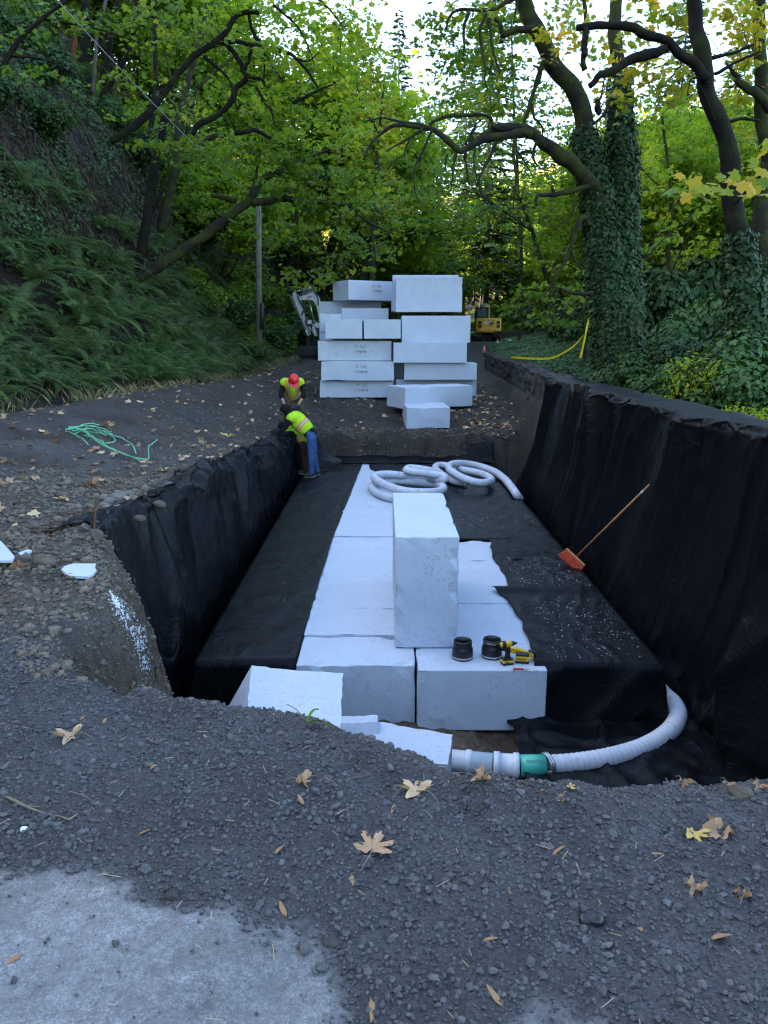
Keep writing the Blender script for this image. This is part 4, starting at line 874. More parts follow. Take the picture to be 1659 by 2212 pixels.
# ---------------------------------------------------------------- right side maples
r1, n1 = tree('maple_tree', 'huge ivy clad maple with two trunks and a long arching mossy limb',
 [L([(1345,905),(1338,800),(1325,690),(1312,590),(1300,500),(1287,405),(1268,322),(1255,250),(1238,186),(1205,137),(1179,87),(1152,38),(1138,0),(1125,-40)], 95, 24, 20, s=16, n=.12, wl=[100,84,72,62,54,46,40,37,35,34,32,30,27]),
  L([(1350,905),(1348,800),(1342,690),(1342,560),(1342,440),(1342,330),(1339,225),(1329,100),(1326,25),(1335,-40)], 88, 24, 20.3, s=16, n=.12, wl=[90,76,65,56,47,41,35,30,26,25]),
  L([(1275,400),(1244,362),(1204,327),(1167,305),(1129,281),(1104,274),(1079,275),(1056,283),(1040,296)], 33, 15, 19.4, s=9),
  L([(1150,295),(1129,290),(1104,290),(1079,295),(1042,302),(1004,322),(984,317),(954,292),(929,277),(892,270),(854,272),(829,283),(800,308),(786,345)], 21, 6, 19.2, s=8),
  L([(920,274),(904,268),(867,264),(829,254),(790,262)], 7, 3, 19.2), L([(929,270),(945,258),(967,252),(1017,250),(1056,251),(1064,270),(1076,280)], 8, 9, 19.3), L([(1040,258),(1030,266),(1010,272)],5,3,19.2),
  L([(914,280),(879,301),(834,327)], 8, 3, 19.1), L([(890,293),(877,318),(873,340)], 5, 2, 19.1), L([(934,280),(916,320),(896,362),(895,405),(904,432),(915,446)], 6, 2, 19), L([(910,330),(905,365),(912,395),(928,425)], 4, 1.5, 19), L([(984,330),(978,372),(974,412)], 8, 2, 19), L([(1004,328),(1008,365),(1014,395)], 7, 2, 19), L([(967,332),(962,352),(960,372)], 6, 2, 19),
  L([(1070,304),(1062,335),(1046,362),(1035,392),(1044,430)], 10, 3, 19), L([(1026,318),(1024,350),(1030,385),(1040,430)], 5, 1.5, 19), L([(1112,300),(1109,337),(1115,375),(1113,410),(1109,445),(1112,470)], 8, 2, 19), L([(1116,325),(1135,352),(1150,380)], 5, 2, 19), L([(1108,332),(1099,345)],5,2,19), L([(1158,305),(1152,340),(1162,360)], 8, 3, 19.2),L([(1124,330),(1145,328),(1155,345)], 6, 3, 19.2), L([(1022,296),(1012,312),(1000,320)], 7, 7, 19.2), L([(1005,312),(1020,285),(1030,265)], 8, 6, 19.2),
  L([(1200,145),(1186,138),(1174,135),(1164,162),(1156,185),(1148,215),(1140,245),(1127,277)], 13, 8, 19.7), L([(1149,225),(1154,255),(1170,272),(1173,298)], 7, 3, 19.7), L([(1165,148),(1150,140)],6,3,19.7),
  L([(1150,-20),(1104,0),(1085,12),(1067,20),(1029,22),(992,22),(972,36),(963,62)], 10, 5, 19.5), L([(1014,28),(1002,62),(1002,105),(999,132)], 8, 3, 19.4), L([(1052,30),(1038,62),(1041,110),(1049,150),(1047,170),(1053,195)], 8, 2.5, 19.4), L([(1055,40),(1062,90),(1070,130),(1080,160)], 9, 3, 19.4), L([(1065,130),(1060,145),(1056,160)], 6, 3, 19.4), L([(1168,60),(1139,62),(1104,67),(1086,75),(1082,54),(1070,40)], 18, 8, 19.6), L([(1118,0),(1113,30),(1108,55)], 5, 3, 19.5),
  L([(1275,402),(1244,411),(1204,420),(1163,422),(1158,444)], 13, 6, 19.3), L([(1196,420),(1194,400)], 8, 6, 19.3), L([(1268,470),(1254,472),(1240,505),(1233,535),(1222,560),(1198,608),(1184,640)], 16, 4, 19.2), L([(1232,540),(1245,565),(1258,590)], 8, 3, 19.2), L([(1240,430),(1236,460),(1215,480),(1190,490)], 6, 2, 19.1), L([(1280,636),(1240,634),(1210,622)], 11, 5, 19.2), L([(1205,622),(1200,650),(1186,668),(1196,700)], 5, 2, 19.1), L([(1200,600),(1180,630),(1155,650)], 4, 1.5, 19.1),
  L([(1262,280),(1290,262),(1315,235),(1327,212)], 7, 5, 20), L([(1290,240),(1297,215),(1310,180)], 3, 2, 19.8), L([(1262,-20),(1266,60),(1260,110),(1262,150)], 8, 14, 19.6)],
 [(985,40,75,42,20,.30,1.),(925,75,40,42,20,.28,.9),(1040,90,75,50,21,.34,1.),(960,130,60,40,20,.3,.8),(1090,150,70,50,21,.36,.9),(1100,50,60,45,21,.36,1.),(1180,75,45,38,18.6,.75,.6),(1225,60,45,38,18.6,.8,.6),(1200,110,40,26,18.6,.75,.5),(1230,20,45,30,19,.55,.8),(1215,330,40,45,22,.4,.5),(1160,230,60,55,22,.38,.7),(1080,230,80,45,22,.36,.8),(1210,240,40,60,23,.4,.6),(1290,90,40,60,22,.5,.8),(1290,300,30,60,22,.45,.7),(1050,20,70,25,20,.32,.9),(1180,-5,80,25,20,.45,.9),(1000,200,60,40,23,.34,.7)],
 M['leaf_mixed'], .17, M['bark'], nper=9, k=1.5, tw=.008, maxd=1.6, twigf=.35)
b1 = np.array(r1.location)
def ivy_on(root, trunk_pts, widths, d, n, name='ivy', leaf=.095, mat='ivy', tint=.4, out=(.0, .16), base=None):
    P = catm(px3(trunk_pts, d), 8); s = np.linspace(0, 1, len(P)); R = np.interp(s, np.linspace(0, 1, len(widths)), widths) / 2 * d / F
    T, N, B = frames(P); i = rng.integers(0, len(P) - 1, n); f = rng.uniform(size=n); a = rng.uniform(0, 2 * np.pi, n)
    kp = rng.uniform(size=n) < np.clip((1 - i / len(P)) / .38, .03, 1) ** 1.3; i, f, a = i[kp], f[kp], a[kp]; n = len(i); c = P[i] * (1 - f)[:, None] + P[i + 1] * f[:, None]; D = np.cos(a)[:, None] * N[i] + np.sin(a)[:, None] * B[i]; r = R[i] * (1 - f) + R[i + 1] * f
    lump = 1 + .42 * fbm(c[:, 0] * 1.5 + np.cos(a) * 1.2, np.sin(a) * 1.2, c[:, 2] * 1.1, 3, 5); c = c + D * (r * np.maximum(lump, 1.05) + .03 + rng.uniform(out[0], out[1], n) * (rng.uniform(size=n) ** 1.5))[:, None]
    t = tint + .22 * fbm(c[:, 0] * 2.2, c[:, 1] * 2.2, c[:, 2] * 2.2, 3, 15) + rng.normal(0, .13, n)
    me = leafmesh(name, c - base, leaf * np.exp(rng.normal(0, .38, n)), IVYL, D + np.array([0, 0, .45]) + rng.normal(size=(n, 3)) * .35, t, M[mat], .15); return ob(name, me, root)
ivy_on(r1, [(1345,900),(1338,800),(1325,690),(1312,590),(1300,500),(1287,405),(1268,322),(1260,275)], [106, 86, 72, 61, 53, 45, 40, 37], 20, 29000, base=b1, out=(0, .2))
ivy_on(r1, [(1352,900),(1348,800),(1342,690),(1342,560),(1342,440),(1342,330),(1339,225),(1334,150)], [95, 78, 66, 55, 47, 41, 37, 33], 20.2, 30000, base=b1, out=(0, .2))
ivy_on(r1, [(1290,905),(1320,850),(1350,800)], [150, 120, 60], 19.6, 2500, base=b1, tint=.5, out=(0, .25))
r2, n2 = tree('maple_tree', 'dark leaning maple trunk near the picture edge with an arching limb to the left',
 [L([(1660,1000),(1640,880),(1622,760),(1606,640),(1600,550),(1592,480),(1584,420),(1570,330),(1551,250),(1534,187),(1526,125),(1514,70),(1507,0),(1500,-50)], 52, 29, 16, s=12, n=.14),
  L([(1530,168),(1506,141),(1481,120),(1444,92),(1394,72),(1344,57),(1294,55),(1244,58)], 26, 15, 15.8, s=9), L([(1440,100),(1424,110),(1381,122),(1331,146),(1294,165),(1274,186)], 22, 15, 15.7, s=8), L([(1266,60),(1264,90),(1260,120)], 10, 18, 15.7), L([(1308,158),(1300,200),(1292,222)], 3, 3, 15.7), L([(1292,218),(1292,232),(1294,246)], 9, 14, 15.7), L([(1532,180),(1500,168),(1490,180),(1485,200)], 5, 2, 15.8), L([(1545,260),(1515,190),(1505,205)],4,2,15.8),
  L([(1575,262),(1605,256),(1640,262)], 7, 6, 16.4), L([(1535,125),(1580,115),(1630,95)], 9, 6, 17), L([(1545,160),(1590,135),(1640,112)], 8, 5, 17.2), L([(1588,440,6.4),(1640,380,2.5),(1650,355,.5),(1620,352),(1580,372),(1540,385)], 4, 2, 9.5)],
 [(1360,110,55,32,17,.62,.8),(1400,150,70,42,17,.66,1.),(1330,170,50,36,17,.68,.8),(1440,190,60,38,17.5,.6,.9),(1350,235,55,45,18,.66,.8),(1450,40,70,42,17,.55,1.),(1380,20,60,35,18,.55,.9),(1590,40,65,55,18,.6,1.1),(1635,110,45,65,18,.66,1.),(1600,180,60,50,19,.58,.9),(1590,260,50,50,20,.5,.9),(1640,320,35,35,18,.6,.8),(1480,15,45,30,17,.58,.9),(1470,120,40,45,19,.55,.8),(1620,20,50,40,17,.62,.9)],
 M['leaf_mixed'], .20, M['bark_dark'], nper=9, k=1.6, tw=.009, maxd=1.8, twigf=.35)
b2 = np.array(r2.location)
c = np.array([aty(px, py, 9 + rng.uniform(-.5, .5)) for px, py in [(1470,378),(1450,410),(1500,392),(1520,405),(1540,395),(1555,410),(1580,390),(1600,400),(1620,388),(1640,405),(1655,392),(1570,415),(1610,422),(1480,425),(1530,430),(1645,330),(1655,312),(1632,352),(1590,378),(1655,420),(1560,382),(1510,412),(1625,412),(1648,370)]])
me = leafmesh('low_crown', c - b2, rng.uniform(.17, .26, len(c)), MAPLE, np.array([0, -.7, .8]) + rng.normal(size=(len(c), 3)) * .35, rng.choice([.62, .72, .8, .25, .9, .5], len(c)), M['leaf_mixed']); ob('low_crown', me, r2)
ivy_on(r2, [(1665,1000),(1645,880),(1625,760),(1606,640),(1600,560),(1595,500)], [92, 76, 60, 50, 44, 42], 16, 10000, base=b2, out=(0, .2))
r3, n3 = tree('maple_tree', 'second dark maple trunk right at the picture edge, behind the leaning one',
 [L([(1632,930),(1640,760),(1636,640),(1640,540),(1650,440),(1655,350),(1654,250),(1650,175),(1648,75),(1640,-20)], 44, 24, 18.5, s=11, n=.14), L([(1665,235),(1631,196),(1601,181),(1585,160),(1569,138)], 24, 5, 18, s=8)], [(1600,90,50,40,19,.65,.6),(1560,30,45,35,20,.55,.6),(1620,250,45,50,20,.55,.4)], M['leaf_mixed'], .2, M['bark'], nper=9, k=1.1)
ivy_on(r3, [(1632,930),(1640,760),(1636,640),(1640,560)], [120, 80, 60, 44], 18.5, 6000, base=np.array(r3.location), tint=.55)
# bright understorey maples behind the huge maple
tree('maple_tree', 'bright green young maple between the huge ivy clad tree and the leaning dark trunk',
 [L([(1450,760),(1446,600),(1444,540),(1450,420),(1442,330),(1430,250)], 14, 5, 26), L([(1446,600),(1500,480),(1540,430)], 4, 2, 26), L([(1390,560),(1440,470),(1480,420),(1530,380)], 3, 1.5, 24), L([(1360,600),(1430,520),(1500,460)], 3, 1.5, 24), L([(1450,420),(1400,380),(1370,330)], 4, 2, 26)],
 [(1410,240,55,45,26,.5,.8),(1450,300,70,40,26,.5,.8),(1400,350,50,45,25,.48,.8),(1470,380,75,40,25.5,.5,.8),(1510,440,65,40,25,.52,.8),(1420,440,60,45,26,.48,.8),(1460,500,80,45,26,.5,.8),(1530,530,50,45,27,.5,.8),(1420,560,60,40,27,.48,.7),(1500,590,60,40,28,.5,.7)], M['leaf_bright'], .22, M['bark'], nper=10, k=1.15)
tree('maple_tree', 'leafy green maple hanging low over the road behind the arching mossy limb',
 [L([(1215,720),(1180,600),(1150,500),(1120,420),(1080,360)], 12, 4, 34), L([(1150,500),(1050,430),(980,400)], 5, 2, 34), L([(1180,600),(1240,500),(1260,440)], 5, 2, 34)],
 [(930,380,60,40,33,.42,.8),(1000,360,60,40,33,.42,.8),(1070,380,60,45,33,.44,.85),(1140,390,55,40,33,.45,.75),(960,440,70,35,34,.42,.8),(1040,450,70,38,34,.44,.8),(1120,460,70,38,34,.46,.75),(1200,470,50,38,34,.5,.6),(1180,540,65,38,33,.5,.7),(1110,530,55,32,34,.46,.5),(1220,590,45,38,32,.5,.7),(930,490,50,28,36,.45,.6),(870,420,45,40,35,.48,.8),(1080,330,50,25,33,.4,.4)], M['leaf_green'], .24, M['bark'], nper=11, k=1.25, maxd=2.5)
tree('slender_tree', 'tall thin leafed tree behind the arching limb, its fine leaves dotting the sky', [L([(1120,760),(1125,560),(1118,380),(1110,200),(1105,40)], 9, 3, 48), L([(1118,380),(1180,300),(1230,240)], 3, 1.5, 48), L([(1110,200),(1040,150),(990,120)], 3, 1.5, 48), L([(1112,260),(1180,180),(1220,120)], 3, 1.5, 48)],
 [(1000,90,60,50,48,.35,.7),(1070,130,60,50,48,.38,.8),(960,200,45,45,48,.35,.6),(1030,230,60,45,48,.38,.8),(1110,220,60,50,48,.4,.7),(1170,150,55,50,48,.42,.6),(1190,260,50,50,48,.42,.5),(1220,340,40,50,48,.42,.6),(1130,320,60,40,48,.4,.7),(1060,320,60,35,48,.4,.7),(1100,50,60,45,48,.38,.6),(1230,60,45,45,48,.42,.6),(1000,310,45,35,48,.38,.6)], M['leaf_green'], .26, M['bark'], nper=9, k=1.15, maxd=3.)
tree('maple_tree', 'low spreading green boughs above the caution tape, left of the ivy clad trunks',
 [L([(1262,800),(1262,700),(1250,640),(1220,610)], 8, 3, 27), L([(1262,700),(1190,660),(1120,640)], 4, 2, 27)],
 [(1130,625,55,30,27,.45,.8),(1190,650,60,32,26,.48,.8),(1240,620,40,40,26,.5,.7),(1150,680,55,26,27,.48,.7),(1215,695,50,26,26,.5,.7),(1100,660,40,30,29,.42,.7)], M['leaf_green'], .21, M['bark'], nper=10, k=1.3)
# ---------------------------------------------------------------- templates for the wood behind
def branchy(mb, p, d, L_, r, depth, tips, rs):
    n = 4; pts = [p]; q = np.array(d, float)
    for i in range(n):
        q = q + rs.normal(0, .16, 3) + np.array([0, 0, .07]); q /= np.linalg.norm(q); pts.append(pts[-1] + q * L_ / n)
    pts = np.array(pts); mb.tube(catm(pts, 2), np.linspace(r, r * .55, len(catm(pts, 2))), 6 if depth > 1 else 4, cap=False, noise=.15, nscale=2)
    tips += [pts[-1], (pts[-1] + pts[-2]) / 2]
    if depth <= 0: return
    for k in range(rs.randint(2, 4) if depth > 1 else 3):
        j = rs.randint(2, n + 1); a = rs.uniform(0, 2 * np.pi); s = rs.uniform(.5, .95); nd = q * (1 - .45 * s) + np.array([np.cos(a), np.sin(a), .15]) * s
        branchy(mb, pts[j], nd / np.linalg.norm(nd), L_ * rs.uniform(.55, .75), r * .5, depth - 1, tips, rs)
def decid(seed, mat, leaf=.34, nl=7000, H=13., R0=.22, tint=.45):
    rs = np.random.RandomState(seed); mb = MB(); tips = []
    trunk = np.array([[0, 0, -.5]] + [[rs.normal(0, .16) * i * .5, rs.normal(0, .16) * i * .5, H * .55 * i / 5] for i in range(1, 6)]); tp = catm(trunk, 4)
    mb.tube(tp, np.linspace(R0, R0 * .5, len(tp)), 8, noise=.15, nscale=2)
    for i in range(9):
        t = rs.uniform(.35, 1); p = tp[int(t * (len(tp) - 1))]; a = i * 2.4 + rs.uniform(-.5, .5); e = rs.uniform(.1, .9) + .5 * t
        d = np.array([np.cos(a), np.sin(a), e]); branchy(mb, p, d / np.linalg.norm(d), H * .28 * rs.uniform(.7, 1.1), R0 * .4, 2, tips, rs)
    tips = np.array(tips); C = tips[rs.randint(0, len(tips), nl // 14)] + rs.normal(0, H * .035, (nl // 14, 3))
    T = tint + .16 * fbm(C[:, 0] * .4, C[:, 1] * .4, C[:, 2] * .4, 2, seed) + rng.normal(0, .10, len(C))
    c, s, n, t = spray_leaves(C, T, leaf, 14, spread=2.0)
    V, P, mi = mb.data(); return mesh_np('trunk', V, P, True, [M['bark']], mi), leafmesh('crown', c, s, MAPLE if leaf < .3 else IVYL, n, t, mat)
def conifer(seed, H=30., R=4.2, mat='needle', bare=.16, dens=1.):
    rs = np.random.RandomState(seed); mb = MB(); tp = np.array([[0, 0, -.5], [.05, 0, H * .3], [0, .06, H * .6], [0, 0, H]]); tp = catm(tp, 6)
    mb.tube(tp, np.linspace(H * .014, .03, len(tp)), 8, noise=.08, nscale=3); cs, us, ss = [], [], []; nb = int(210 * dens)
    for i in range(nb):
        t = bare + (1 - bare) * (i + rs.uniform(0, 1)) / nb; z = H * t; a = i * 2.399 + rs.uniform(-.4, .4); Lb = R * (1 - t) ** .75 * rs.uniform(.65, 1.1) + .25
        s = np.linspace(0, 1, 7); out = np.stack([np.cos(a) * s * Lb, np.sin(a) * s * Lb, z + (.20 * s - .42 * s * s) * Lb * (1.1 - .6 * t)], -1)
        if i % 2 == 0: mb.tube(out, np.linspace(.035, .008, 7) * (1.2 - t), 3, cap=False)
        m = int(14 + 44 * Lb / R); q = rs.uniform(.12, 1, m); base = np.stack([np.interp(q, s, out[:, k]) for k in range(3)], -1)
        sg = rs.choice([-1, 1], m); side = np.stack([-np.sin(a) * sg, np.cos(a) * sg, np.full(m, -.25)], -1); fw = np.array([np.cos(a), np.sin(a), -.1]); dr = side * rs.uniform(.4, 1, (m, 1)) + fw * rs.uniform(.3, .9, (m, 1)); dr /= np.linalg.norm(dr, axis=1)[:, None]
        ln = (.32 + .40 * (1 - q)) * (.5 + Lb / R * .7) * rs.uniform(.7, 1.3, m) * 1.3; cs.append(base + dr * ln[:, None] * .5); us.append(dr); ss.append(ln)
    c, w, s = np.concatenate(cs), np.concatenate(us), np.concatenate(ss); n = np.array([0, 0, 1.]) + rs.normal(0, .35, c.shape); u = np.cross(w, n); u /= np.linalg.norm(u, axis=1)[:, None]; n = np.cross(u, w)
    V, P = leaves(c, s, np.array([(0, .5), (.15, .2), (.18, -.2), (.04, -.5), (-.04, -.5), (-.18, -.2), (-.15, .2)]), n, .3, (u, w, n))
    me = mesh_np('crown', V, [P], False, [M[mat]], attrs={'tint': ('FACE', np.clip(.42 + .2 * fbm(c[:, 0] * .5, c[:, 1] * .5, c[:, 2] * .5, 2, seed) + rs.normal(0, .13, len(c)), 0, 1))})
    V, P, mi = mb.data(); return mesh_np('trunk', V, P, True, [M['bark_grey']], mi), me
TD = [decid(1, M['leaf_bright'], .30, 9000, tint=.38), decid(2, M['leaf_bright'], .30, 9000, tint=.5), decid(3, M['leaf_green'], .32, 9000, tint=.38), decid(4, M['leaf_mixed'], .30, 8000, tint=.42)]
TC = [conifer(5, 30, 6.6), conifer(6, 30, 7.2, dens=1.1), conifer(7, 26, 5.6)]
def plant(tmpl, name, label, x, y, H0, H, cat, group=None, zoff=-.2, sx=1., rz=None):
    s = H / H0; z = gz(x, y) + zoff; o = thing(name, (x, y, z), label, cat, group, rng.uniform(0, 6.28) if rz is None else rz)
    o.scale = (s * sx, s * sx, s)
    ob('trunk', tmpl[0], o); ob('crown', tmpl[1], o); return o
def top_at(px, py, y): return aty(px, py, y)
def skyl(px): return itp(px, [0, 700, 790, 820, 850, 950, 985, 1060, 1120, 1150, 1250, 1290, 1400, 1659], [-250, -200, 60, 330, 400, 400, 330, 250, 330, 440, 440, 330, 170, 120])
# two tall conifers seen in the sky gap
def conif_at(px, pytop, y, label, t, sx=1.):
    p = top_at(px, pytop, y); x = p[0]; z0 = gz(x, y); return plant(t, 'conifer_tree', label, x, y, 30. if t is not TC[2] else 26., p[2] - z0, 'tree', None, -.2, sx)
conif_at(862, 18, 78, 'pointed conifer standing alone in the pale sky gap', TC[0], .85)
conif_at(1066, -60, 84, 'tall conifer with a bare grey trunk right of the sky gap', TC[1], 1.15)
conif_at(1010, 120, 92, 'thin conifer half hidden behind the tall bare trunked one', TC[2], .9)
conif_at(940, 250, 96, 'small pointed conifer low in the sky gap', TC[2], 1.0)
conif_at(1494, -80, 48, 'grey trunked conifer between the arching limb and the leaning dark trunk', TC[1], .9)
conif_at(1180, 300, 90, 'dark conifer top just above the arching mossy limb', TC[0], 1.)
conif_at(1600, 60, 55, 'conifer glimpsed between the two dark trunks at the right edge', TC[0], 1.)
GB = 'trees of the wood behind the site'
lbl = {0: 'green leafy tree of the wood behind the site', 1: 'fresh green leafy tree of the wood behind the site', 2: 'dark green leafy tree of the shaded wood', 3: 'yellowing leafy tree of the wood behind the site'}
cand = []
for (px, y, k) in [(720,62,1),(770,58,0),(800,70,1),(845,66,0),(880,82,1),(915,74,2),(1120,84,0),(1150,92,1),(1185,80,0),(1225,70,1),(1262,62,0),(1290,82,1),(1330,58,0),(1375,50,1),(1410,66,0),(1450,44,0),(1490,56,1),(1530,42,0),(1570,50,1),(1610,40,0),(1650,46,1),(1540,70,3),(1440,86,3),(1340,90,2),(1250,96,3),(1640,66,0),(1090,98,2),(1590,84,2),(1390,34,0),(1500,33,1),(1600,30,0),(1665,34,2),(1700,28,0)]:
    cand.append((px, y, k))
for (px, y, k) in cand:
    p = aty(px, skyl(px) + rng.uniform(0, 60), y); z0 = gz(p[0], y); H = float(np.clip(p[2] - z0, 6, 24)); plant(TD[k], 'leafy_tree', lbl[k], p[0], y, 13.5, H, 'tree', GB, -.3, 1.05)
GH = 'trees growing on the left slope'
lbl2 = {0: 'green leafy tree growing on the shaded left slope', 1: 'fresh green leafy tree growing on the left slope', 2: 'dark leafy tree growing on the shaded left slope'}
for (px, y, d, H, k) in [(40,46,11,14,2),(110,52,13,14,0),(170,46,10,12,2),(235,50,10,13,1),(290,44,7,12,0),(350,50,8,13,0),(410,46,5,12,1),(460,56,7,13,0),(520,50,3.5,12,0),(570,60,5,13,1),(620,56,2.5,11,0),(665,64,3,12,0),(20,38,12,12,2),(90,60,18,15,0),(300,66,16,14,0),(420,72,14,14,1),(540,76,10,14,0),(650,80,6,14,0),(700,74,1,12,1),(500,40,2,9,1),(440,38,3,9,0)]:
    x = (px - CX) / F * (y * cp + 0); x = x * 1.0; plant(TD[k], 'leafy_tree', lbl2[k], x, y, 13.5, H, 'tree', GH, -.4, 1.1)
# ---------------------------------------------------------------- far sunlit wood (one mass)
def farwood():
    n = 9000; x = rng.uniform(-75, 125, n); y = rng.uniform(112, 235, n); z = height(x, y) ; C = np.stack([x, y, z + rng.uniform(.5, 9, n)], -1)
    T = .5 + .25 * fbm(x * .12, y * .12, None, 3, 7) + rng.normal(0, .15, n); c, s, nn, t = spray_leaves(C, T, .85, 6, spread=1.8, flat=1.0, vert=.9)
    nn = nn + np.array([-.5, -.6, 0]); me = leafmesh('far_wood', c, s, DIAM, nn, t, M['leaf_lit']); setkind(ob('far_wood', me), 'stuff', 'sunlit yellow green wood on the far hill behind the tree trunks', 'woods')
farwood()
# ---------------------------------------------------------------- ferns
def fern(seed, nf=20, Lf=1.05):
    rs = np.random.RandomState(seed); V, P, T = [], [], []; n0 = 0
    for f in range(nf):
        a = f * 2.399 + rs.uniform(-.3, .3); L_ = Lf * rs.uniform(.45, 1.2); el = rs.uniform(.75, 1.25); s = np.linspace(0, 1, 12); e = el - 1.75 * s ** 1.3 * rs.uniform(.75, 1.1); seg = L_ / 11
        r = np.concatenate([[0], np.cumsum(np.cos(e[:-1]) * seg)]); z = np.concatenate([[0], np.cumsum(np.sin(e[:-1]) * seg)]); tw = rs.uniform(-.25, .25)
        aa = a + tw * s; R = np.stack([np.cos(aa) * r, np.sin(aa) * r, z], -1); side = np.array([-np.sin(a), np.cos(a), 0]); tt = rs.uniform(.15, .6)
        m = 24; q = np.linspace(.08, .99, m); B = np.stack([np.interp(q, s, R[:, k]) for k in range(3)], -1); Tn = np.stack([np.interp(q, s, np.gradient(R[:, k])) for k in range(3)], -1); Tn /= np.linalg.norm(Tn, axis=1)[:, None]
        ln = .098 * L_ * np.sin(np.pi * np.clip(q * .86 + .12, 0, 1)) ** .8 + .012
        for sg in (-1, 1):
            d = side * sg + Tn * .35 + np.array([0, 0, -.18]); d /= np.linalg.norm(d, axis=1)[:, None]; wv = Tn * (L_ * .0080)
            q4 = np.stack([B - wv, B + wv, B + d * ln[:, None] * .7 + wv * .75, B + d * ln[:, None] - np.array([0, 0, .012]), B + d * ln[:, None] * .65 - wv * .8], 1)
            V.append(q4.reshape(-1, 3)); P.append(np.arange(m * 5).reshape(m, 5) + n0); n0 += m * 5; T.append(np.clip(tt + rs.normal(0, .13, m), 0, 1))
    return mesh_np('fern', np.concatenate(V), [np.concatenate(P)], False, [M['fern']], attrs={'tint': ('FACE', np.concatenate(T))})
FERNS = [fern(s, nf) for s, nf in ((1, 30), (2, 26), (3, 34), (4, 24), (5, 28))]
nf = 0; placed = []; T_ = 6000
cy_ = rng.uniform(12.5, 40, T_); cd_ = rng.uniform(.25, 3.6, T_); cy2 = rng.uniform(22, 46, T_); cd2 = rng.uniform(7, 14, T_); CY_ = np.concatenate([cy_, cy2]); CD_ = np.concatenate([cd_, cd2]); CX_ = xbase(CY_) - CD_; CZ_ = height(CX_, CY_); PX_, PY_, _ = proj(np.stack([CX_, CY_, CZ_], -1))
i_ = -1
while nf < 262 and i_ < 2 * T_ - 1:
    i_ += 1
    if nf >= 210 and i_ < T_: continue
    hi = i_ >= T_
    x, y, z, d, px, py = CX_[i_], CY_[i_], CZ_[i_], CD_[i_], PX_[i_], PY_[i_]
    if not (-60 < px < 640 and py < 930): continue
    if not hi and rng.uniform() > itp(d, [0, 3.0, 3.6], [1, .9, .3]): continue
    if any((x - a) ** 2 + (y - b) ** 2 < (.9 if hi else .34) for a, b in placed): continue
    placed.append((x, y)); o = bpy.data.objects.new('sword_fern', FERNS[nf % 5]); COL.objects.link(o); o.location = (x, y, z - .02)
    s = rng.uniform(.9, 1.6); o.scale = (s, s, s); o.rotation_euler = Euler = (rng.normal(0, .12), .42 + rng.normal(0, .12), 0)
    o.rotation_euler = (Matrix.Rotation(.45 + rng.normal(0, .12), 4, 'Y') @ Matrix.Rotation(rng.uniform(0, 6.28), 4, 'Z')).to_euler()
    if not hi: tag(o, 'sword fern arching out of the dense fern bank left of the road', 'fern', 'sword ferns covering the left bank')
    else: tag(o, 'sword fern on the dark upper slope above the rock face', 'fern', 'ferns on the upper slope')
    nf += 1
M['deadleaf'] = leafmat('dead_leaf', ramp4((.012, .010, .008), (.028, .022, .016), (.050, .042, .030), (.05, .08, .025)), .1, .8, .1)
# ---------------------------------------------------------------- ground cover (uncountable)
def cover(name, n, xy, lift, leaf, outline, mat, label, cat, tint=.42, up=.8, nk=1.2, thr=-9):
    z = height(xy[:, 0], xy[:, 1]); e = .15; gx = (height(xy[:, 0] + e, xy[:, 1], False) - height(xy[:, 0] - e, xy[:, 1], False)) / (2 * e); gy = (height(xy[:, 0], xy[:, 1] + e, False) - height(xy[:, 0], xy[:, 1] - e, False)) / (2 * e)
    nr = np.stack([-gx, -gy, np.ones_like(gx)], -1); nr /= np.linalg.norm(nr, axis=1)[:, None]; f = fbm(xy[:, 0] * nk, xy[:, 1] * nk, z * nk, 3, 17)
    k = f > thr; xy, z, nr, f = xy[k], z[k], nr[k], f[k]
    c = np.stack([xy[:, 0], xy[:, 1], z], -1) + nr * (rng.uniform(.01, 1, len(z)) * lift * (1 + 1.2 * f))[:, None]
    t = tint + .35 * f + rng.normal(0, .12, len(z)); me = leafmesh(name, c, leaf * rng.uniform(.55, 1.3, len(z)), outline, nr * up + np.array([0, -.2, .5]) + rng.normal(size=c.shape) * .42, t, M[mat], .15)
    setkind(ob(name, me), 'stuff', label, cat)
def hillxy(n, y0, y1, d0, d1):
    y = rng.uniform(y0, y1, n); d = rng.uniform(d0, d1, n); return np.stack([xbase(y) - d, y], -1)
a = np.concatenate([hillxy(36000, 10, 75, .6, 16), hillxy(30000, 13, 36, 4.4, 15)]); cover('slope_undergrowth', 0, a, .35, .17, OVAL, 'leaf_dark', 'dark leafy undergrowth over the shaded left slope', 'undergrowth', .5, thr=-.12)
a = hillxy(26000, 13, 38, 2.6, 6.5); a2 = hillxy(40000, 13, 40, 2.6, 9.); cover('slope_ivy', 0, a2, .22, .13, IVYL, 'ivy', 'dark ivy patches spreading over the steep left slope', 'ivy', .5, 1.2, 1., thr=.02); cover('dead_undergrowth', 0, a, .28, .13, OVAL, 'deadleaf', 'withered brown leaves and stalks clinging to the rock face', 'undergrowth', .4, thr=-.1)
a = hillxy(42000, 13, 27, 2.6, 9.5); px, py, _ = proj(np.stack([a[:, 0], a[:, 1], height(a[:, 0], a[:, 1])], -1)); a = a[(px < 150 + 90 * vn(py * .02, py * 0)) & (px > -80)]
cover('rock_face_ivy', 0, a, .16, .12, IVYL, 'ivy', 'dark ivy hanging over the rock face at the left edge', 'ivy', .55, 1.4, .9, thr=-.12)
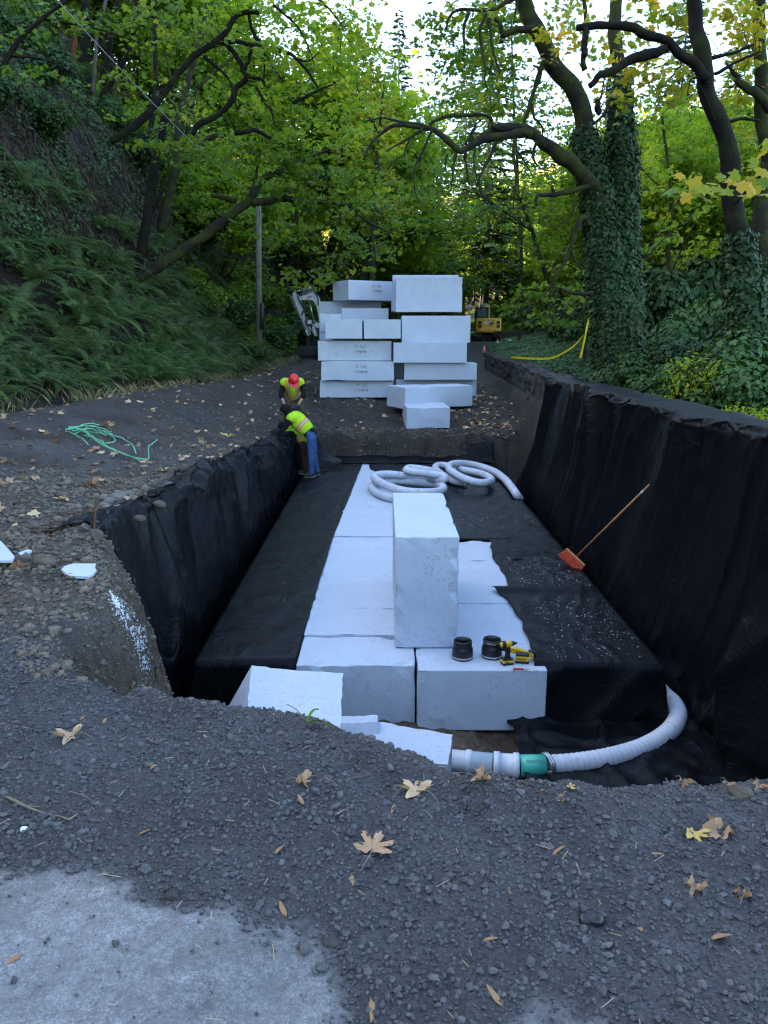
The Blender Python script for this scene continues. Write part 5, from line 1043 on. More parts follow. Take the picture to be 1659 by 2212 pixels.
x = rng.uniform(0, 1, 60000); y = rng.uniform(6, 62, 60000); a = np.stack([xwall(y) + .45 + x * 9.5, y], -1); cover('ground_ivy', 0, a, .14, .115, IVYL, 'groundivy', 'glossy ivy carpeting the ground behind the stone wall', 'ivy', .48)
# ---------------------------------------------------------------- shrubs
def shrub(seed, mat, n=3600, leaf=.14, outline=IVYL, tint=.45):
    rs = np.random.RandomState(seed); c, nr = [], []
    for k in range(7):
        o = np.array([rs.normal(0, .42), rs.normal(0, .42), rs.uniform(.25, .95)]); R = rs.uniform(.35, .62); m = n // 7; u = rs.normal(size=(m, 3)); u /= np.linalg.norm(u, axis=1)[:, None]; r = rs.uniform(.55, 1.05, m)
        c.append(o + u * (R * r)[:, None] * [1, 1, .85]); nr.append(u * .8 + [0, 0, .5])
    c = np.concatenate(c); nr = np.concatenate(nr); k = c[:, 2] > -.05; c, nr = c[k], nr[k]; mb = MB()
    for q in range(9): a = rs.uniform(0, 6.28); P = catm([[0, 0, -.1], [np.cos(a) * .2, np.sin(a) * .2, .5], [np.cos(a) * .55, np.sin(a) * .55, 1.0]], 3); mb.tube(P, np.linspace(.022, .008, len(P)), 4, cap=False)
    t = tint + .25 * fbm(c[:, 0] * 2.5, c[:, 1] * 2.5, c[:, 2] * 2.5, 3, seed) + rs.normal(0, .12, len(c)); V, P, mi = mb.data()
    return mesh_np('stem', V, P, True, [M['bark_dark']], mi), leafmesh('foliage', c, leaf * rs.uniform(.6, 1.3, len(c)), outline, nr + rs.normal(0, .35, c.shape), t, mat, .15)
SH = [shrub(1, M['groundivy']), shrub(2, M['ivy']), shrub(3, M['leaf_dark'], 2600, .17, OVAL), shrub(4, M['leaf_green'], 2400, .16, OVAL), shrub(5, M['leaf_bright'], 900, .12, OVAL, .62)]
def put_shrub(k, px, y, s, label, group=None, sz=None, x=None, zoff=-.1):
    x = (px - CX) / F * y * cp if x is None else x; o = thing('shrub', (x, y, gz(x, y) + zoff), label, 'shrub', group, rng.uniform(0, 6.28)); o.scale = (s, s, sz or s); ob('stem', SH[k][0], o); ob('foliage', SH[k][1], o); return o
GI = 'ivy covered shrubs right of the huge maple'
for px, y, s, sz in [(1440,22,1.3,1.7),(1500,23,1.5,2.1),(1560,22,1.4,2.0),(1480,19,1.2,1.3),(1550,18,1.2,1.4),(1620,20,1.4,1.8),(1420,27,1.7,2.6),(1480,29,2.0,3.0),(1550,30,2.0,3.0),(1610,27,1.8,2.6),(1430,18.4,.9,1.),(1610,16.5,1.1,1.3),(1660,18,1.3,1.6),(1700,14.5,1.2,1.4),(1590,14.6,.9,.9),(1520,16,.9,.9)]:
    put_shrub(0 if rng.uniform() < .6 else 1, px, y, s, 'ivy smothered shrub in the thicket right of the huge maple', GI, sz)
put_shrub(4, 1490, 15.2, .95, 'sunnier yellow green shrub sprouting just behind the draped wall', None, 1.1, zoff=-.35)
put_shrub(4, 1610, 12.6, .5, 'small yellow green sprig behind the draped wall near the right edge', None, .5, zoff=-.2)
GR = 'shrubs behind the road end'
for px, y, s, k in [(1090,80,3.2,3),(1130,76,2.6,3),(1170,66,2.4,0),(1210,58,2.2,3),(1240,50,1.9,0),(1075,90,3.0,3),(1270,44,1.8,2),(960,80,3.0,3),(900,76,3.2,3),(840,72,3.0,3),(780,66,2.8,3),(720,60,2.6,3),(1300,38,1.7,0),(1250,40,1.2,0)]:
    put_shrub(k, px, y, s, 'leafy green shrub in the belt behind the road end', GR)
GS2 = 'shrubs on the left bank by the utility pole'
for px, d, y, s, k in [(590,.9,36,1.3,3),(620,.8,40,1.4,2),(650,.6,44,1.5,3),(575,2.2,38,1.5,3),(610,2.6,42,1.7,3),(640,2.8,48,2.0,3),(540,1.8,35,1.3,2),(510,2.6,34,1.3,3),(560,3.8,40,1.7,2),(480,4.2,36,1.5,3),(600,5,46,2.2,3),(530,5.2,42,1.8,3),(430,4.6,33,1.3,2),(660,.7,50,1.7,2),(680,1.5,54,2.0,3),(560,.5,33,.9,2)]:
    x = float(xbase(y)) - d; put_shrub(k, px, y, s, 'leafy shrub on the left bank around the utility pole', GS2, x=x)
for px, d, y, s, k in [(40,3.4,17,1.1,1),(90,4.6,19,1.2,2),(20,5.4,18,1.3,1),(150,4.4,22,1.2,1),(210,4.2,24,1.1,2),(120,6.2,23,1.5,2),(250,5.2,27,1.3,1),(190,6.6,27,1.5,2),(60,7.2,21,1.6,1),(290,6.4,31,1.4,2),(240,8.,31,1.7,2),(160,8.4,27,1.6,3),(330,5.4,33,1.3,2),(100,9,25,1.8,2),(30,9,22,1.8,2),(280,9.5,34,1.8,3)]:
    x = float(xbase(y)) - d; put_shrub(k, px, y, s * .8, 'dark straggling shrub clinging to the steep rock face at upper left', 'shrubs on the rock face', x=x, zoff=-.35)
# verge grass
n = 5200; y = rng.uniform(12, 44, n); x = xbase(y) + rng.normal(.15, .35, n); z = height(x, y); h = rng.uniform(.08, .34, n); a = rng.uniform(0, 6.28, n); ln = rng.uniform(.1, .7, n)
k = fbm(x * .8, y * .8, None, 3, 91) > -.05; x, y, z, h, a, ln = x[k], y[k], z[k], h[k], a[k], ln[k]; B = np.stack([x, y, z], -1); D = np.stack([np.cos(a) * ln, np.sin(a) * ln, np.ones_like(a)], -1) * h[:, None]; S = np.stack([-np.sin(a), np.cos(a), 0 * a], -1) * .006
V = np.stack([B - S, B + S, B + D * .6 + S * .7, B + D * [1.5, 1.5, 1.] , B + D * .6 - S * .7], 1).reshape(-1, 3)
setkind(ob('verge_grass', mesh_np('verge_grass', V, [np.arange(len(x) * 5).reshape(-1, 5)], False, [M['litgold']])), 'stuff', 'dry pale grass along the foot of the fern bank', 'grass')
# fallen leaf litter, small and far (one mass)
def litter(name, xy, leaf, label):
    z = height(xy[:, 0], xy[:, 1]); c = np.stack([xy[:, 0], xy[:, 1], z + .012 + rng.uniform(0, .02, len(z))], -1)
    me = leafmesh(name, c, leaf * rng.uniform(.5, 1.3, len(z)), MAPLE, np.array([0, 0, 1.]) + rng.normal(size=c.shape) * .35, rng.beta(2, 2, len(z)) * .9, M['fallen'], -.2); setkind(ob(name, me), 'stuff', label, 'leaf litter')
a = scatter(520, -3.2, 3.9, 19.9, 34); b = scatter(620, -8, -2.7, 6, 36); b = b[(b[:, 0] > xbase(b[:, 1]) - .3)]; c = hillxy(420, 14, 42, -.5, 6); s_ = sdpoly(RIM, a[:, 0], a[:, 1]); a2 = np.stack([rng.normal(2.9, .5, 260), rng.uniform(20.4, 26, 260)], -1)
litter('leaf_litter', np.concatenate([a, b, c, a2]), .15, 'yellow and brown leaves scattered over the dirt and the bank')
tree('slender_tree', 'bare forked sapling against the sunlit hill behind the foam stacks', [L([(1022,660),(1024,620),(1022,560),(1016,515),(1006,480)], 6, 2, 84), L([(1023,600),(1036,560),(1045,530),(1060,505)], 3, 1.5, 84), L([(1020,560),(1040,520),(1052,480)], 2.5, 1, 84), L([(1018,540),(1000,510),(990,500)], 2, 1, 84)], [(1010,500,30,20,84,.5,.25)], M['leaf_bright'], .25, M['bark_grey'], nper=6, k=.8)
tree('slender_tree', 'mossy slim trunk standing in the thicket right of the huge maple', [L([(1462,760),(1464,640),(1470,600),(1468,480),(1462,380)], 10, 7, 30)], [(1470,420,40,30,30,.5,.4)], M['leaf_bright'], .22, M['bark'], nper=8, k=.8)

def roots():
    mb = MB(); Y = rng.uniform(14, 36, 900); D = rng.uniform(3.3, 6.4, 900); X = xbase(Y) - D; Z = height(X, Y)
    for x, y, z in zip(X, Y, Z):
        n = 5; h = rng.uniform(.5, 1.6); t = np.linspace(0, 1, n); P = np.stack([x + .12 + t * rng.uniform(.1, .55) + rng.normal(0, .03, n), y + rng.normal(0, .07, n).cumsum(), z + .1 - t * h], -1); mb.tube(P, np.linspace(.022, .007, n), 3, cap=False)
    setkind(mb.build('hanging_roots', M['rootbrown']), 'stuff', 'brown roots and dead stalks hanging over the rock face', 'roots')
M['rootbrown'] = simple('root_brown', (.075, .048, .036), .9, .4, 12, .2, 60, .15); roots()
# ================================================================== WALL, HOSES, TOOLS
def masonry():
    def face(A, B, seed):       # A,B grids of (run, height) -> outward displacement
        row = np.floor(B / .27 + .35 * vn(A * .8, B * 0, None, seed)); off = _h(row, row * 0, row * 0, seed) * .7; L_ = .42 + .35 * _h(row, row * 0 + 3, row * 0, seed)
        q = (A + off) / L_; cell = np.floor(q); fr = q - cell; fz = (B / .27 + .35 * vn(A * .8, B * 0, None, seed)) - row
        j = np.minimum(np.minimum(fr, 1 - fr) * L_ / .05, np.minimum(fz, 1 - fz) * .27 / .05); j = np.clip(j, 0, 1)
        return (j ** .6 - 1) * .07 + (_h(cell, row, row * 0, seed + 1) - .5) * .08 + fbm(A * 6, B * 6, None, 3, seed) * .05
    yy = np.concatenate([np.arange(4, 16.5, .5), np.arange(16.5, 39.0, .045)]); top = lambda y: .70 + road(y) + .05 * vn(y * .9, y * 0, None, 77) + .10 * (y > 37.3) - .05 * (y < 17.6)
    prof = [(0., t) for t in np.linspace(0, 1, 30)] + [(t, 1.) for t in np.linspace(.06, 1, 9)] + [(1., t) for t in np.linspace(.95, .0, 6)]
    nu, nv = len(yy), len(prof); X = np.zeros((nu, nv, 3)); zb = -2.4
    for j, (a, b) in enumerate(prof):
        h = top(yy); X[:, j, 0] = xwall(yy) + .02 + a * .5; X[:, j, 1] = yy; X[:, j, 2] = zb + b * (h - zb)
        if a == 0: X[:, j, 0] -= face(yy, X[:, j, 2], 7) * (b > .02) * (yy > 16.6)
        elif b == 1: X[:, j, 2] += face(yy, np.full_like(yy, a * .5), 9) * (yy > 16.6)
    i, j = np.meshgrid(np.arange(nu - 1), np.arange(nv - 1), indexing='ij'); i = i.ravel(); j = j.ravel(); Q = np.stack([i * nv + j, (i + 1) * nv + j, (i + 1) * nv + j + 1, i * nv + j + 1], -1)
    caps = [list(range(nv)), [int((nu - 1) * nv + k) for k in range(nv)][::-1]]
    me = mesh_np('stone_wall', X.reshape(-1, 3), [Q] + [np.array([c]) for c in caps], False, [M['masonry']]); tag(ob('stone_wall', me), 'low dark masonry wall running along the right side of the road', 'stone wall')
masonry()
def hosetube(name, P, r, label, mat='hose', n=10, rings=True):
    P = catm(P, n); L_ = np.concatenate([[0], np.cumsum(np.linalg.norm(np.diff(P, axis=0), axis=1))]); m = int(L_[-1] / .018); s = np.linspace(0, L_[-1], m); P = np.stack([np.interp(s, L_, P[:, k]) for k in range(3)], -1)
    R = r * (1 + (.04 * np.sin(s * 2 * np.pi / .055) if rings else 0) + .025 * vn(s * 3, s * 0)); mb = MB(); mb.tube(P - P.mean(0), R, 16); o = mb.build(name, M[mat], smooth=True); o.location = tuple(P.mean(0)); tag(o, label, 'hose'); return o, P
def z8(x, y): return 760.4 + x * .2292, 950.5 + y * .2292
def layer(pts, r, z0): return np.array([atz(*z8(a, b), z0 + r + c) for a, b, c in pts])
R1 = .081
h1, P1 = hosetube('drain_hose', layer([(480,556,.0),(350,540,.0),(240,500,.0),(185,445,.0),(235,398,.0),(350,385,.02),(500,388,.03),(680,408,.03),(800,420,.04),(862,450,.08),(830,482,.14),(700,494,.17),(500,482,.18),(330,432,.18),(225,372,.18),(218,336,.18),(330,322,.18),(480,335,.16),(640,352,.12),(780,372,.15),(872,372,.2),(850,338,.26),(700,318,.28),(560,300,.28),(515,283,.28),(545,264,.28),(650,275,.27),(780,300,.22),(840,335,.12)], R1, ZT + .02), R1, 'coil of dusty white hose lying on the end of the left foam row')
mb = MB(); e = layer([(484,556,.0),(596,557,.0)], R1 * .85, ZT + .02); q = np.linspace(0, 1, 60)[:, None]; pe = e[0] * (1 - q) + e[1] * q; mb.tube(pe - P1.mean(0), R1 * .80 * (1 + .07 * np.sign(np.sin(q[:, 0] * 2 * np.pi * 11))), 16); mb.build('corrugated_end', M['rubber'], h1, True)
hosetube('drain_hose', layer([(1075,408,.0),(960,385,.0),(860,332,.02),(788,280,.03),(800,243,.03),(870,238,.03),(970,268,.05),(1080,288,.08),(1200,312,.08),(1290,350,.08),(1308,385,.1),(1220,406,.13),(1080,372,.18),(960,312,.2),(912,265,.22),(930,234,.22),(1000,220,.2),(1100,226,.16),(1220,253,.10),(1350,303,.04),(1440,370,.02),(1500,440,.02),(1545,505,.01),(1585,560,-.12)], R1, ZT + .03), R1, 'white hose coil further right on black fabric, one end running to the wall')
fr = np.array([atz(px, py, ZF + .135) for px, py in [(1183,1652),(1250,1648),(1330,1634),(1400,1610),(1446,1580),(1464,1548),(1455,1520)]] + [np.array(q) for q in ((3.02, 7.6, ZF + .12), (3.0, 8.3, ZF + .12), (3.0, 9.4, ZF + .12))])
hosetube('drain_hose', fr, .090, 'white corrugated hose curving around the front corner of the fabric to the green pipe')
def pipe(name, pa, pb, r, mat, label, collars=(), mbx=None):
    a, b = atz(*pa, ZF + .135), atz(*pb, ZF + .135); c = (a + b) / 2; d = b - a; L_ = np.linalg.norm(d); R = Vector(d).to_track_quat('Z', 'Y').to_matrix(); R = np.array(R); mb = MB()
    prof = [(r * .9, -L_ / 2), (r, -L_ / 2)]
    for s in collars: z = -L_ / 2 + s * L_; prof += [(r, z - .03), (r * 1.12, z - .024), (r * 1.12, z + .024), (r, z + .03)]
    prof += [(r, L_ / 2), (r * .9, L_ / 2), (r * .9, -L_ / 2)]; mb.lathe(prof, n=28, R=R); o = mb.build(name, M[mat], smooth=False); o.location = tuple(c)
    for p in o.data.polygons: p.use_smooth = True
    tag(o, label, 'pipe'); return o, R, L_
pipe('drain_pipe', (950,1640), (1064,1651), .098, 'pipe_w', 'long white plastic pipe emerging from behind the speckled foam slab', (.55,))
pipe('drain_pipe', (1066,1651), (1120,1655), .104, 'pipe_w', 'short white pipe collar just before the green pipe', (.12, .9))
gp, R_, L_ = pipe('drain_pipe', (1121,1655), (1177,1654), .100, 'pipe_g', 'short green plastic pipe between white pipe and white hose')
def textmesh(txt, size, bold=0.):
    c = bpy.data.curves.new('lettering', 'FONT'); c.body = txt; c.size = size; c.align_x = 'CENTER'; c.align_y = 'CENTER'; c.extrude = .0006; c.offset = bold
    o = bpy.data.objects.new('tmp', c); COL.objects.link(o); bpy.context.view_layer.update(); me = bpy.data.meshes.new_from_object(o.evaluated_get(bpy.context.evaluated_depsgraph_get())); bpy.data.objects.remove(o); return me
def text(txt, size, mat, parent, loc, rot, bold=0., name='lettering'):
    me = textmesh(txt, size, bold); me.materials.clear(); me.materials.append(M[mat]); o = ob(name, me, parent); o.location = loc; o.rotation_euler = rot; return o
text('DIAMOND', .042, 'ink', gp, (.035, -.062, .0805), (math.radians(38), 0, 0))
mb = MB(); a, b = atz(1177,1654, ZF + .135), atz(1185,1652, ZF + .135); R_ = np.array(Vector(b - a).to_track_quat('Z', 'Y').to_matrix()); mb.lathe([(.095,-.022),(.112,-.022),(.115,-.012),(.112,0),(.115,.012),(.112,.022),(.095,.022)], n=28, R=R_); mb.box(np.array([.0, -.118, .0]), (.04, .02, .02))
o = mb.build('hose_clamp', M['steel'], smooth=False); o.location = tuple((a + b) / 2); tag(o, 'steel clamp joining the green pipe and the white hose', 'clamp')
# rubber couplings
def coupling(px, py, label, bands):
    p = atz(px, py, ZT + .004); o = thing('rubber_coupling', p, label, 'coupling', None, rng.uniform(0, 6)); mb = MB()
    mb.lathe([(.094,.0),(.106,.0),(.107,.025),(.107,.095),(.104,.105),(.096,.125),(.094,.132),(.094,.185),(.090,.192),(.083,.192),(.082,.13),(.094,.10),(.094,0.)], n=36); mb.build('sleeve', M['rubber'], o, True)
    for z, r in bands: m2 = MB(); m2.lathe([(r, z - .007), (r + .0025, z - .007), (r + .0025, z + .007), (r, z + .007)], n=36); m2.box((r + .006, 0, z), (.012, .03, .016)); m2.build('steel_band', M['steel'], o)
coupling(999, 1420, 'black rubber coupling standing by itself, left of the other one', [(.022, .1072)])
coupling(1062, 1417, 'black rubber coupling with steel bands top and bottom, beside the drill', [(.022, .1072), (.168, .0942)])
# cordless impact driver
p = atz(1095, 1434, ZT + .002); o = thing('impact_driver', p, 'yellow and black cordless driver standing upright on its battery', 'power tool', None, .25)
mb = MB(); mb.box((0,0,.034), (.115,.078,.026), bev=.006); mb.build('battery_case', M['dewalt'], o); m2 = MB(); m2.box((0,0,.011), (.118,.080,.021), bev=.005); m2.box((0,0,.056), (.108,.072,.018), bev=.006); m2.build('battery_base', M['black'], o)
m3 = MB(); m3.tube(catm([(.0,0,.06),(.004,0,.11),(-.008,0,.155),(-.012,0,.19)], 5), np.array(list(np.linspace(.030,.021,11)) + [.021, .022, .024, .026, .027]), 12); m3.build('grip', M['black'], o, True)
m4 = MB(); R_ = Ry(math.pi / 2); m4.lathe([(0,-.075),(.024,-.072),(.032,-.05),(.033,.0),(.031,.03),(.026,.045),(0,.046)], c=(-.005,0,.215), n=20, R=R_); m4.build('motor_housing', M['dewalt'], o, True); m5 = MB(); m5.lathe([(0,.044),(.026,.044),(.022,.075),(.012,.085),(.008,.105),(0,.106)], c=(-.005,0,.215), n=18, R=R_); m5.lathe([(.0335,-.06),(.0345,-.055),(.0345,-.025),(.0335,-.02)], c=(-.005,0,.215), n=20, R=R_); m5.build('nose_cone', M['black'], o, True)
m6 = MB(); strokes(m6, 'XR', (-.03, -.0400, .027), (1,0,0), (0,0,1), (0,-1,0), .014, .012, .003); m6.build('lettering', M['black'], o)
# reciprocating saw
p = atz(1120, 1428, ZT + .002); o = thing('reciprocating_saw', p, 'yellow and black cordless saw lying on the foam corner, large battery in front', 'power tool', None, -.18)
mb = MB(); mb.prism([(-.085,.07),(.10,.045),(.15,.02),(.155,.045),(.09,.085),(-.02,.115),(-.085,.12)], .03, .085, 'y'); mb.build('body', M['dewalt'], o); m2 = MB(); m2.prism([(-.20,.095),(-.085,.07),(-.085,.12),(-.19,.135)], .028, .087, 'y'); m2.tube(np.array([(-.19,.057,.115),(-.25,.057,.13)]), [.022,.014], 10); m2.build('front_boot', M['black'], o)
m3 = MB(); m3.box((.035,-.02,.05), (.135,.085,.05), bev=.008); m3.build('battery_case', M['dewalt'], o); m4 = MB(); m4.box((.035,-.02,.013), (.138,.088,.024), bev=.006); m4.box((.035,-.02,.088), (.130,.080,.024), bev=.008); m4.tube(catm([(.13,.05,.03),(.165,.03,.055),(.15,.02,.09),(.10,.05,.10)],4), .011, 8); m4.build('battery_cover', M['black'], o)
m6 = MB(); strokes(m6, 'FLEXVOLT', (-.015, -.0635, .042), (1,0,0), (0,0,1), (0,-1,0),   .016, .009, .003); m6.build('lettering', M['black'], o)
p = atz(1122, 1447, ZT + .006); o = thing('utility_knife', p, 'red handled hook knife lying on the front edge of the foam', 'hand tool', None, -.25); mb = MB(); mb.tube(catm([(-.05,0,.008),(0,.002,.010),(.045,0,.010)], 4), [.008,.010,.010,.011,.010,.009,.010,.011,.009], 8); mb.box((-.05,-.008,.008), (.025,.03,.014), bev=.004); mb.build('handle', M['red'], o, True); m2 = MB(); m2.tube(catm([(.045,0,.01),(.09,.02,.012),(.115,.03,.010)], 4), .0035, 6); m2.build('blade', M['steel'], o)
p = atz(1142, 1449, ZT + .004); mb = MB()
for k in range(9): a_ = rng.uniform(0, 3.14); c_ = np.array([rng.uniform(-.035,.035), rng.uniform(-.02,.02), .004 + .002 * k]); d_ = np.array([math.cos(a_), math.sin(a_), rng.uniform(-.1,.1)]) * .022; mb.tube(np.array([c_ - d_, c_ + d_]), .0025, 5)
o = mb.build('screw_pile', M['steel']); o.location = tuple(p); tag(o, 'little heap of pale screws beside the red handled knife', 'screws')
# broom
H0 = np.array([2.74, 10.42, -1.44]); H1 = aty(1403, 1047, 9.45); o = thing('push_broom', H0, 'push broom with orange bristles leaning on the black draped wall', 'broom'); mb = MB(); ax_ = (H1 - H0); L_ = np.linalg.norm(ax_); ax_ /= L_
mb.tube(np.array([np.zeros(3), ax_ * L_ * .5, ax_ * L_]), [.0135, .0135, .013], 10); mb.build('handle', M['wood'], o, True); m2 = MB(); m2.tube(np.array([ax_ * L_ * .90, ax_ * L_ * .93]), .0145, 10); m2.build('sticker', M['white'], o)
lx = np.array([.62, -.62, -.32]); lx = lx - ax_ * lx.dot(ax_) * .6; lx /= np.linalg.norm(lx); dn = np.array([-.80, -.05, -.62]); dn -= lx * dn.dot(lx); dn /= np.linalg.norm(dn); th_ = np.cross(lx, dn); Rb = np.stack([lx, th_, -dn], 1)
m3 = MB(); m3.box((0,0,0), (.36,.065,.030), R=Rb, bev=.008); m3.build('head_block', M['wood'], o)
m4 = MB()
for i in range(30):
    for j in range(6):
        u, v = (i / 29 - .5) * .34, (j / 5 - .5) * .055; b_ = Rb @ np.array([u, v, -.012]); t_ = Rb @ np.array([u * 1.15 + rng.normal(0, .006), v * 1.7 + rng.normal(0, .006), -.145 + rng.normal(0, .006)]); m4.tube(np.array([b_, t_]), [.0045, .0038], 4)
m4.build('bristles', M['bristle'], o)
# green strapping on the bank
def zz(x, y): return x * .2604, 864 + y * .2604
S = [[(570,245),(680,235),(750,213),(830,222)], [(545,285),(600,300),(700,365),(735,398)], [(545,285),(620,275),(700,300),(780,360),(860,415),(960,460),(1060,500),(1150,525),(1200,530),(1235,525),(1235,430),(1270,395),(1305,365)], [(610,300),(700,265),(800,255),(880,290),(945,330),(950,360),(870,375),(800,340),(700,310)], [(620,262),(700,240),(860,262),(940,320),(1040,360),(1100,400),(1130,470)], [(640,290),(760,285),(880,310),(930,330)], [(940,455),(990,450),(1080,485),(1160,520)], [(600,285),(720,292),(840,312),(905,318)], [(560,278),(680,282),(800,360),(900,425),(1000,480),(1100,515)]]
mb = MB(); allp = []
for k, s_ in enumerate(S):
    P = np.array([ongr(*zz(a, b)) for a, b in s_]); P[:, 2] += .03; P = catm(P, 8); P[:, 2] = np.maximum(height(P[:, 0], P[:, 1]) + .018, P[:, 2] - .0) + .02 * (k % 3); mb.tube(P, .010, 6); allp.append(P)
c_ = np.concatenate(allp).mean(0); V, P_, mi = mb.data(); o = ob('plastic_strapping', mesh_np('plastic_strapping', V - c_, P_, True, [M['twine']], mi)); o.location = tuple(c_); tag(o, 'tangle of mint green plastic strapping on the left dirt bank', 'strapping')
# ================================================================== ROCKS
def rock(seed, n=3, jag=.3):
    bm = bmesh.new(); bmesh.ops.create_icosphere(bm, subdivisions=n, radius=1); V = np.array([v.co[:] for v in bm.verts]); bm.verts.index_update(); T = np.array([[v.index for v in f.verts] for f in bm.faces]); bm.free()
    q = V * 1.1 + seed * 7.3; k = fbm(q[:, 0], q[:, 1], q[:, 2], 3, seed) * jag * 2; V = V * (1 + k)[:, None]; V = np.sign(V) * np.abs(V) ** .85; return V, T
def put_rock(px, py, w, label, seed, mat='rock', sq=.7, rz=0., zo=0., group=None, cat='rock', d=None, p=None):
    p = ongr(px, py) if p is None else p; V, T = rock(seed); r = w / 2; o = ob('rock', mesh_np('rock', V * np.array([r, r * .8, r * sq]), [T], True, [M[mat]])); o.location = (p[0], p[1], p[2] + r * sq * .55 + zo); o.rotation_euler = (0, 0, rz); return tag(o, label, cat, group)
put_rock(97, 1226, .185, 'big brown rock on the rubble between two foam scraps at left', 1, sq=.66, rz=.3)
put_rock(58, 1222, .09, 'dark wet stone wedged against the big brown rock', 2, 'masonry', .8)
for px, py, w, lab, sd in [(209,1168,.125,'brown brick shaped stone weighting the fabric corner beside the stake',3),(304,1130,.095,'pale stone lying on the fabric, second weight from the stake',4),(345,1100,.12,'grey weight stone on the fabric edge near the cobble pile',5),(374,1072,.14,'blocky weight stone at the upper edge of the cobble pile',6),(402,1047,.15,'long brown stone on the fabric edge, fourth weight from the stake',7),(459,1025,.12,'brown round stone on the crest of the fabric, farthest weight',8)]:
    p = atz(px, py, itp(py, [1025,1168], [-.22,.04])); p[2] = max(p[2], gz(p[0], p[1])) + .03; put_rock(px, py, w, lab, sd, 'rock', .62, sd * .7, p=p)
M['rockgrey'] = simple('grey_cobble', (.165, .148, .122), .85, .35, 12, .4, 60, .25)
RV = [mesh_np('cobble', rock(20 + k, 2)[0] * np.array([.5, .42, .33]), [rock(20 + k, 2)[1]], True, [M['rockgrey']]) for k in range(5)]
k = 0
for _ in range(400):
    if k >= 95: break
    px, py = rng.uniform(215, 425), rng.uniform(1035, 1130); t = (px - 215) / 210
    if abs(py - (1112 - 55 * t)) > 24 + 10 * (1 - t): continue
    p = ongr(px, py); s = rng.uniform(.05, .125); o = bpy.data.objects.new('cobble', RV[k % 5]); COL.objects.link(o); o.location = (p[0], p[1], p[2] + s * .16); o.scale = (s, s, s); o.rotation_euler = (rng.normal(0, .3), rng.normal(0, .3), rng.uniform(0, 6.28)); tag(o, 'grey cobble in the loose stone pile along the fabric edge', 'cobble', 'cobbles heaped along the fabric edge'); k += 1
p = ongr(200, 1170); mb = MB(); q = aty(207, 1078, p[1] + .02); mb.tube(np.array([[0, 0, -.1], [0, 0, 0], (q - p) * .5 + [.004, 0, 0], q - p]), [.011, .011, .010, .009], 7); o = mb.build('stake', M['bark_red'], smooth=True); o.location = tuple(p); tag(o, 'thin rusty stake stuck upright at the fabric corner', 'stake')
# ================================================================== FALLEN LEAVES, TWIGS
BIGLEAF = polar([(0,.56),(6,.44),(14,.45),(19,.30),(26,.19),(33,.33),(38,.50),(46,.56),(52,.46),(59,.46),(66,.33),(78,.21),(88,.36),(96,.47),(104,.48),(112,.38),(122,.38),(136,.30),(150,.28),(165,.26),(180,.12)])
def fleaf(px, py, wpx, tint, label, curl=.3, rz=None, stem=True, z=None, p=None, name='fallen_leaf'):
    p = (ongr(px, py) if z is None else atz(px, py, z)) if p is None else p; d = np.linalg.norm(p - [0, 0, CAMZ]); w = wpx / F * d * 1.05; rs = np.random.RandomState(int(px * 7 + py)); rz = rs.uniform(0, 6.28) if rz is None else rz
    o2 = BIGLEAF * w; n = len(o2); mb = MB(); rings = [1., .66, .33]; V = [(0, 0, 0)]; cu = rs.uniform(.6, 1.3)
    for f in rings:
        for (x, y) in o2: a = math.atan2(y, x); V.append((x * f, y * f, (f ** 2) * w * curl * (.25 + .28 * math.sin(a * 2 + cu * 3) + .22 * math.sin(a * 5 + cu)) + .03 * w * abs(math.sin(a * 2.5)) * f))
    V = np.array(V); P = []
    for r_ in range(2):
        for i in range(n): P.append([1 + r_ * n + i, 1 + r_ * n + (i + 1) % n, 1 + (r_ + 1) * n + (i + 1) % n, 1 + (r_ + 1) * n + i])
    for i in range(n): P.append([1 + 2 * n + i, 1 + 2 * n + (i + 1) % n, 0])
    tilt = rs.normal(0, .12); root = thing(name, (p[0], p[1], p[2] + .012), label, 'leaf', None, rz) if stem else None
    q4 = np.array([q for q in P if len(q) == 4]); q3 = np.array([q for q in P if len(q) == 3]); nf_ = len(q4) + len(q3)
    me = mesh_np('blade', V, [q3, q4], True, [M['fallen']], attrs={'tint': ('FACE', np.clip(tint + rs.normal(0, .05, nf_), 0, 1))})
    if stem:
        b = ob('blade', me, root); ms = MB(); ms.tube(catm([(0, -.05 * w, .004), (.08 * w, -.4 * w, .02), (.02 * w, -.85 * w, .004)], 4), np.linspace(.0022, .0014, 9), 5); ms.build('stem', M['twig'], root); return root
    o = ob(name, me); o.location = (p[0], p[1], p[2] + .010); o.rotation_euler = (tilt, rs.normal(0, .12), rz); return tag(o, label, 'leaf')
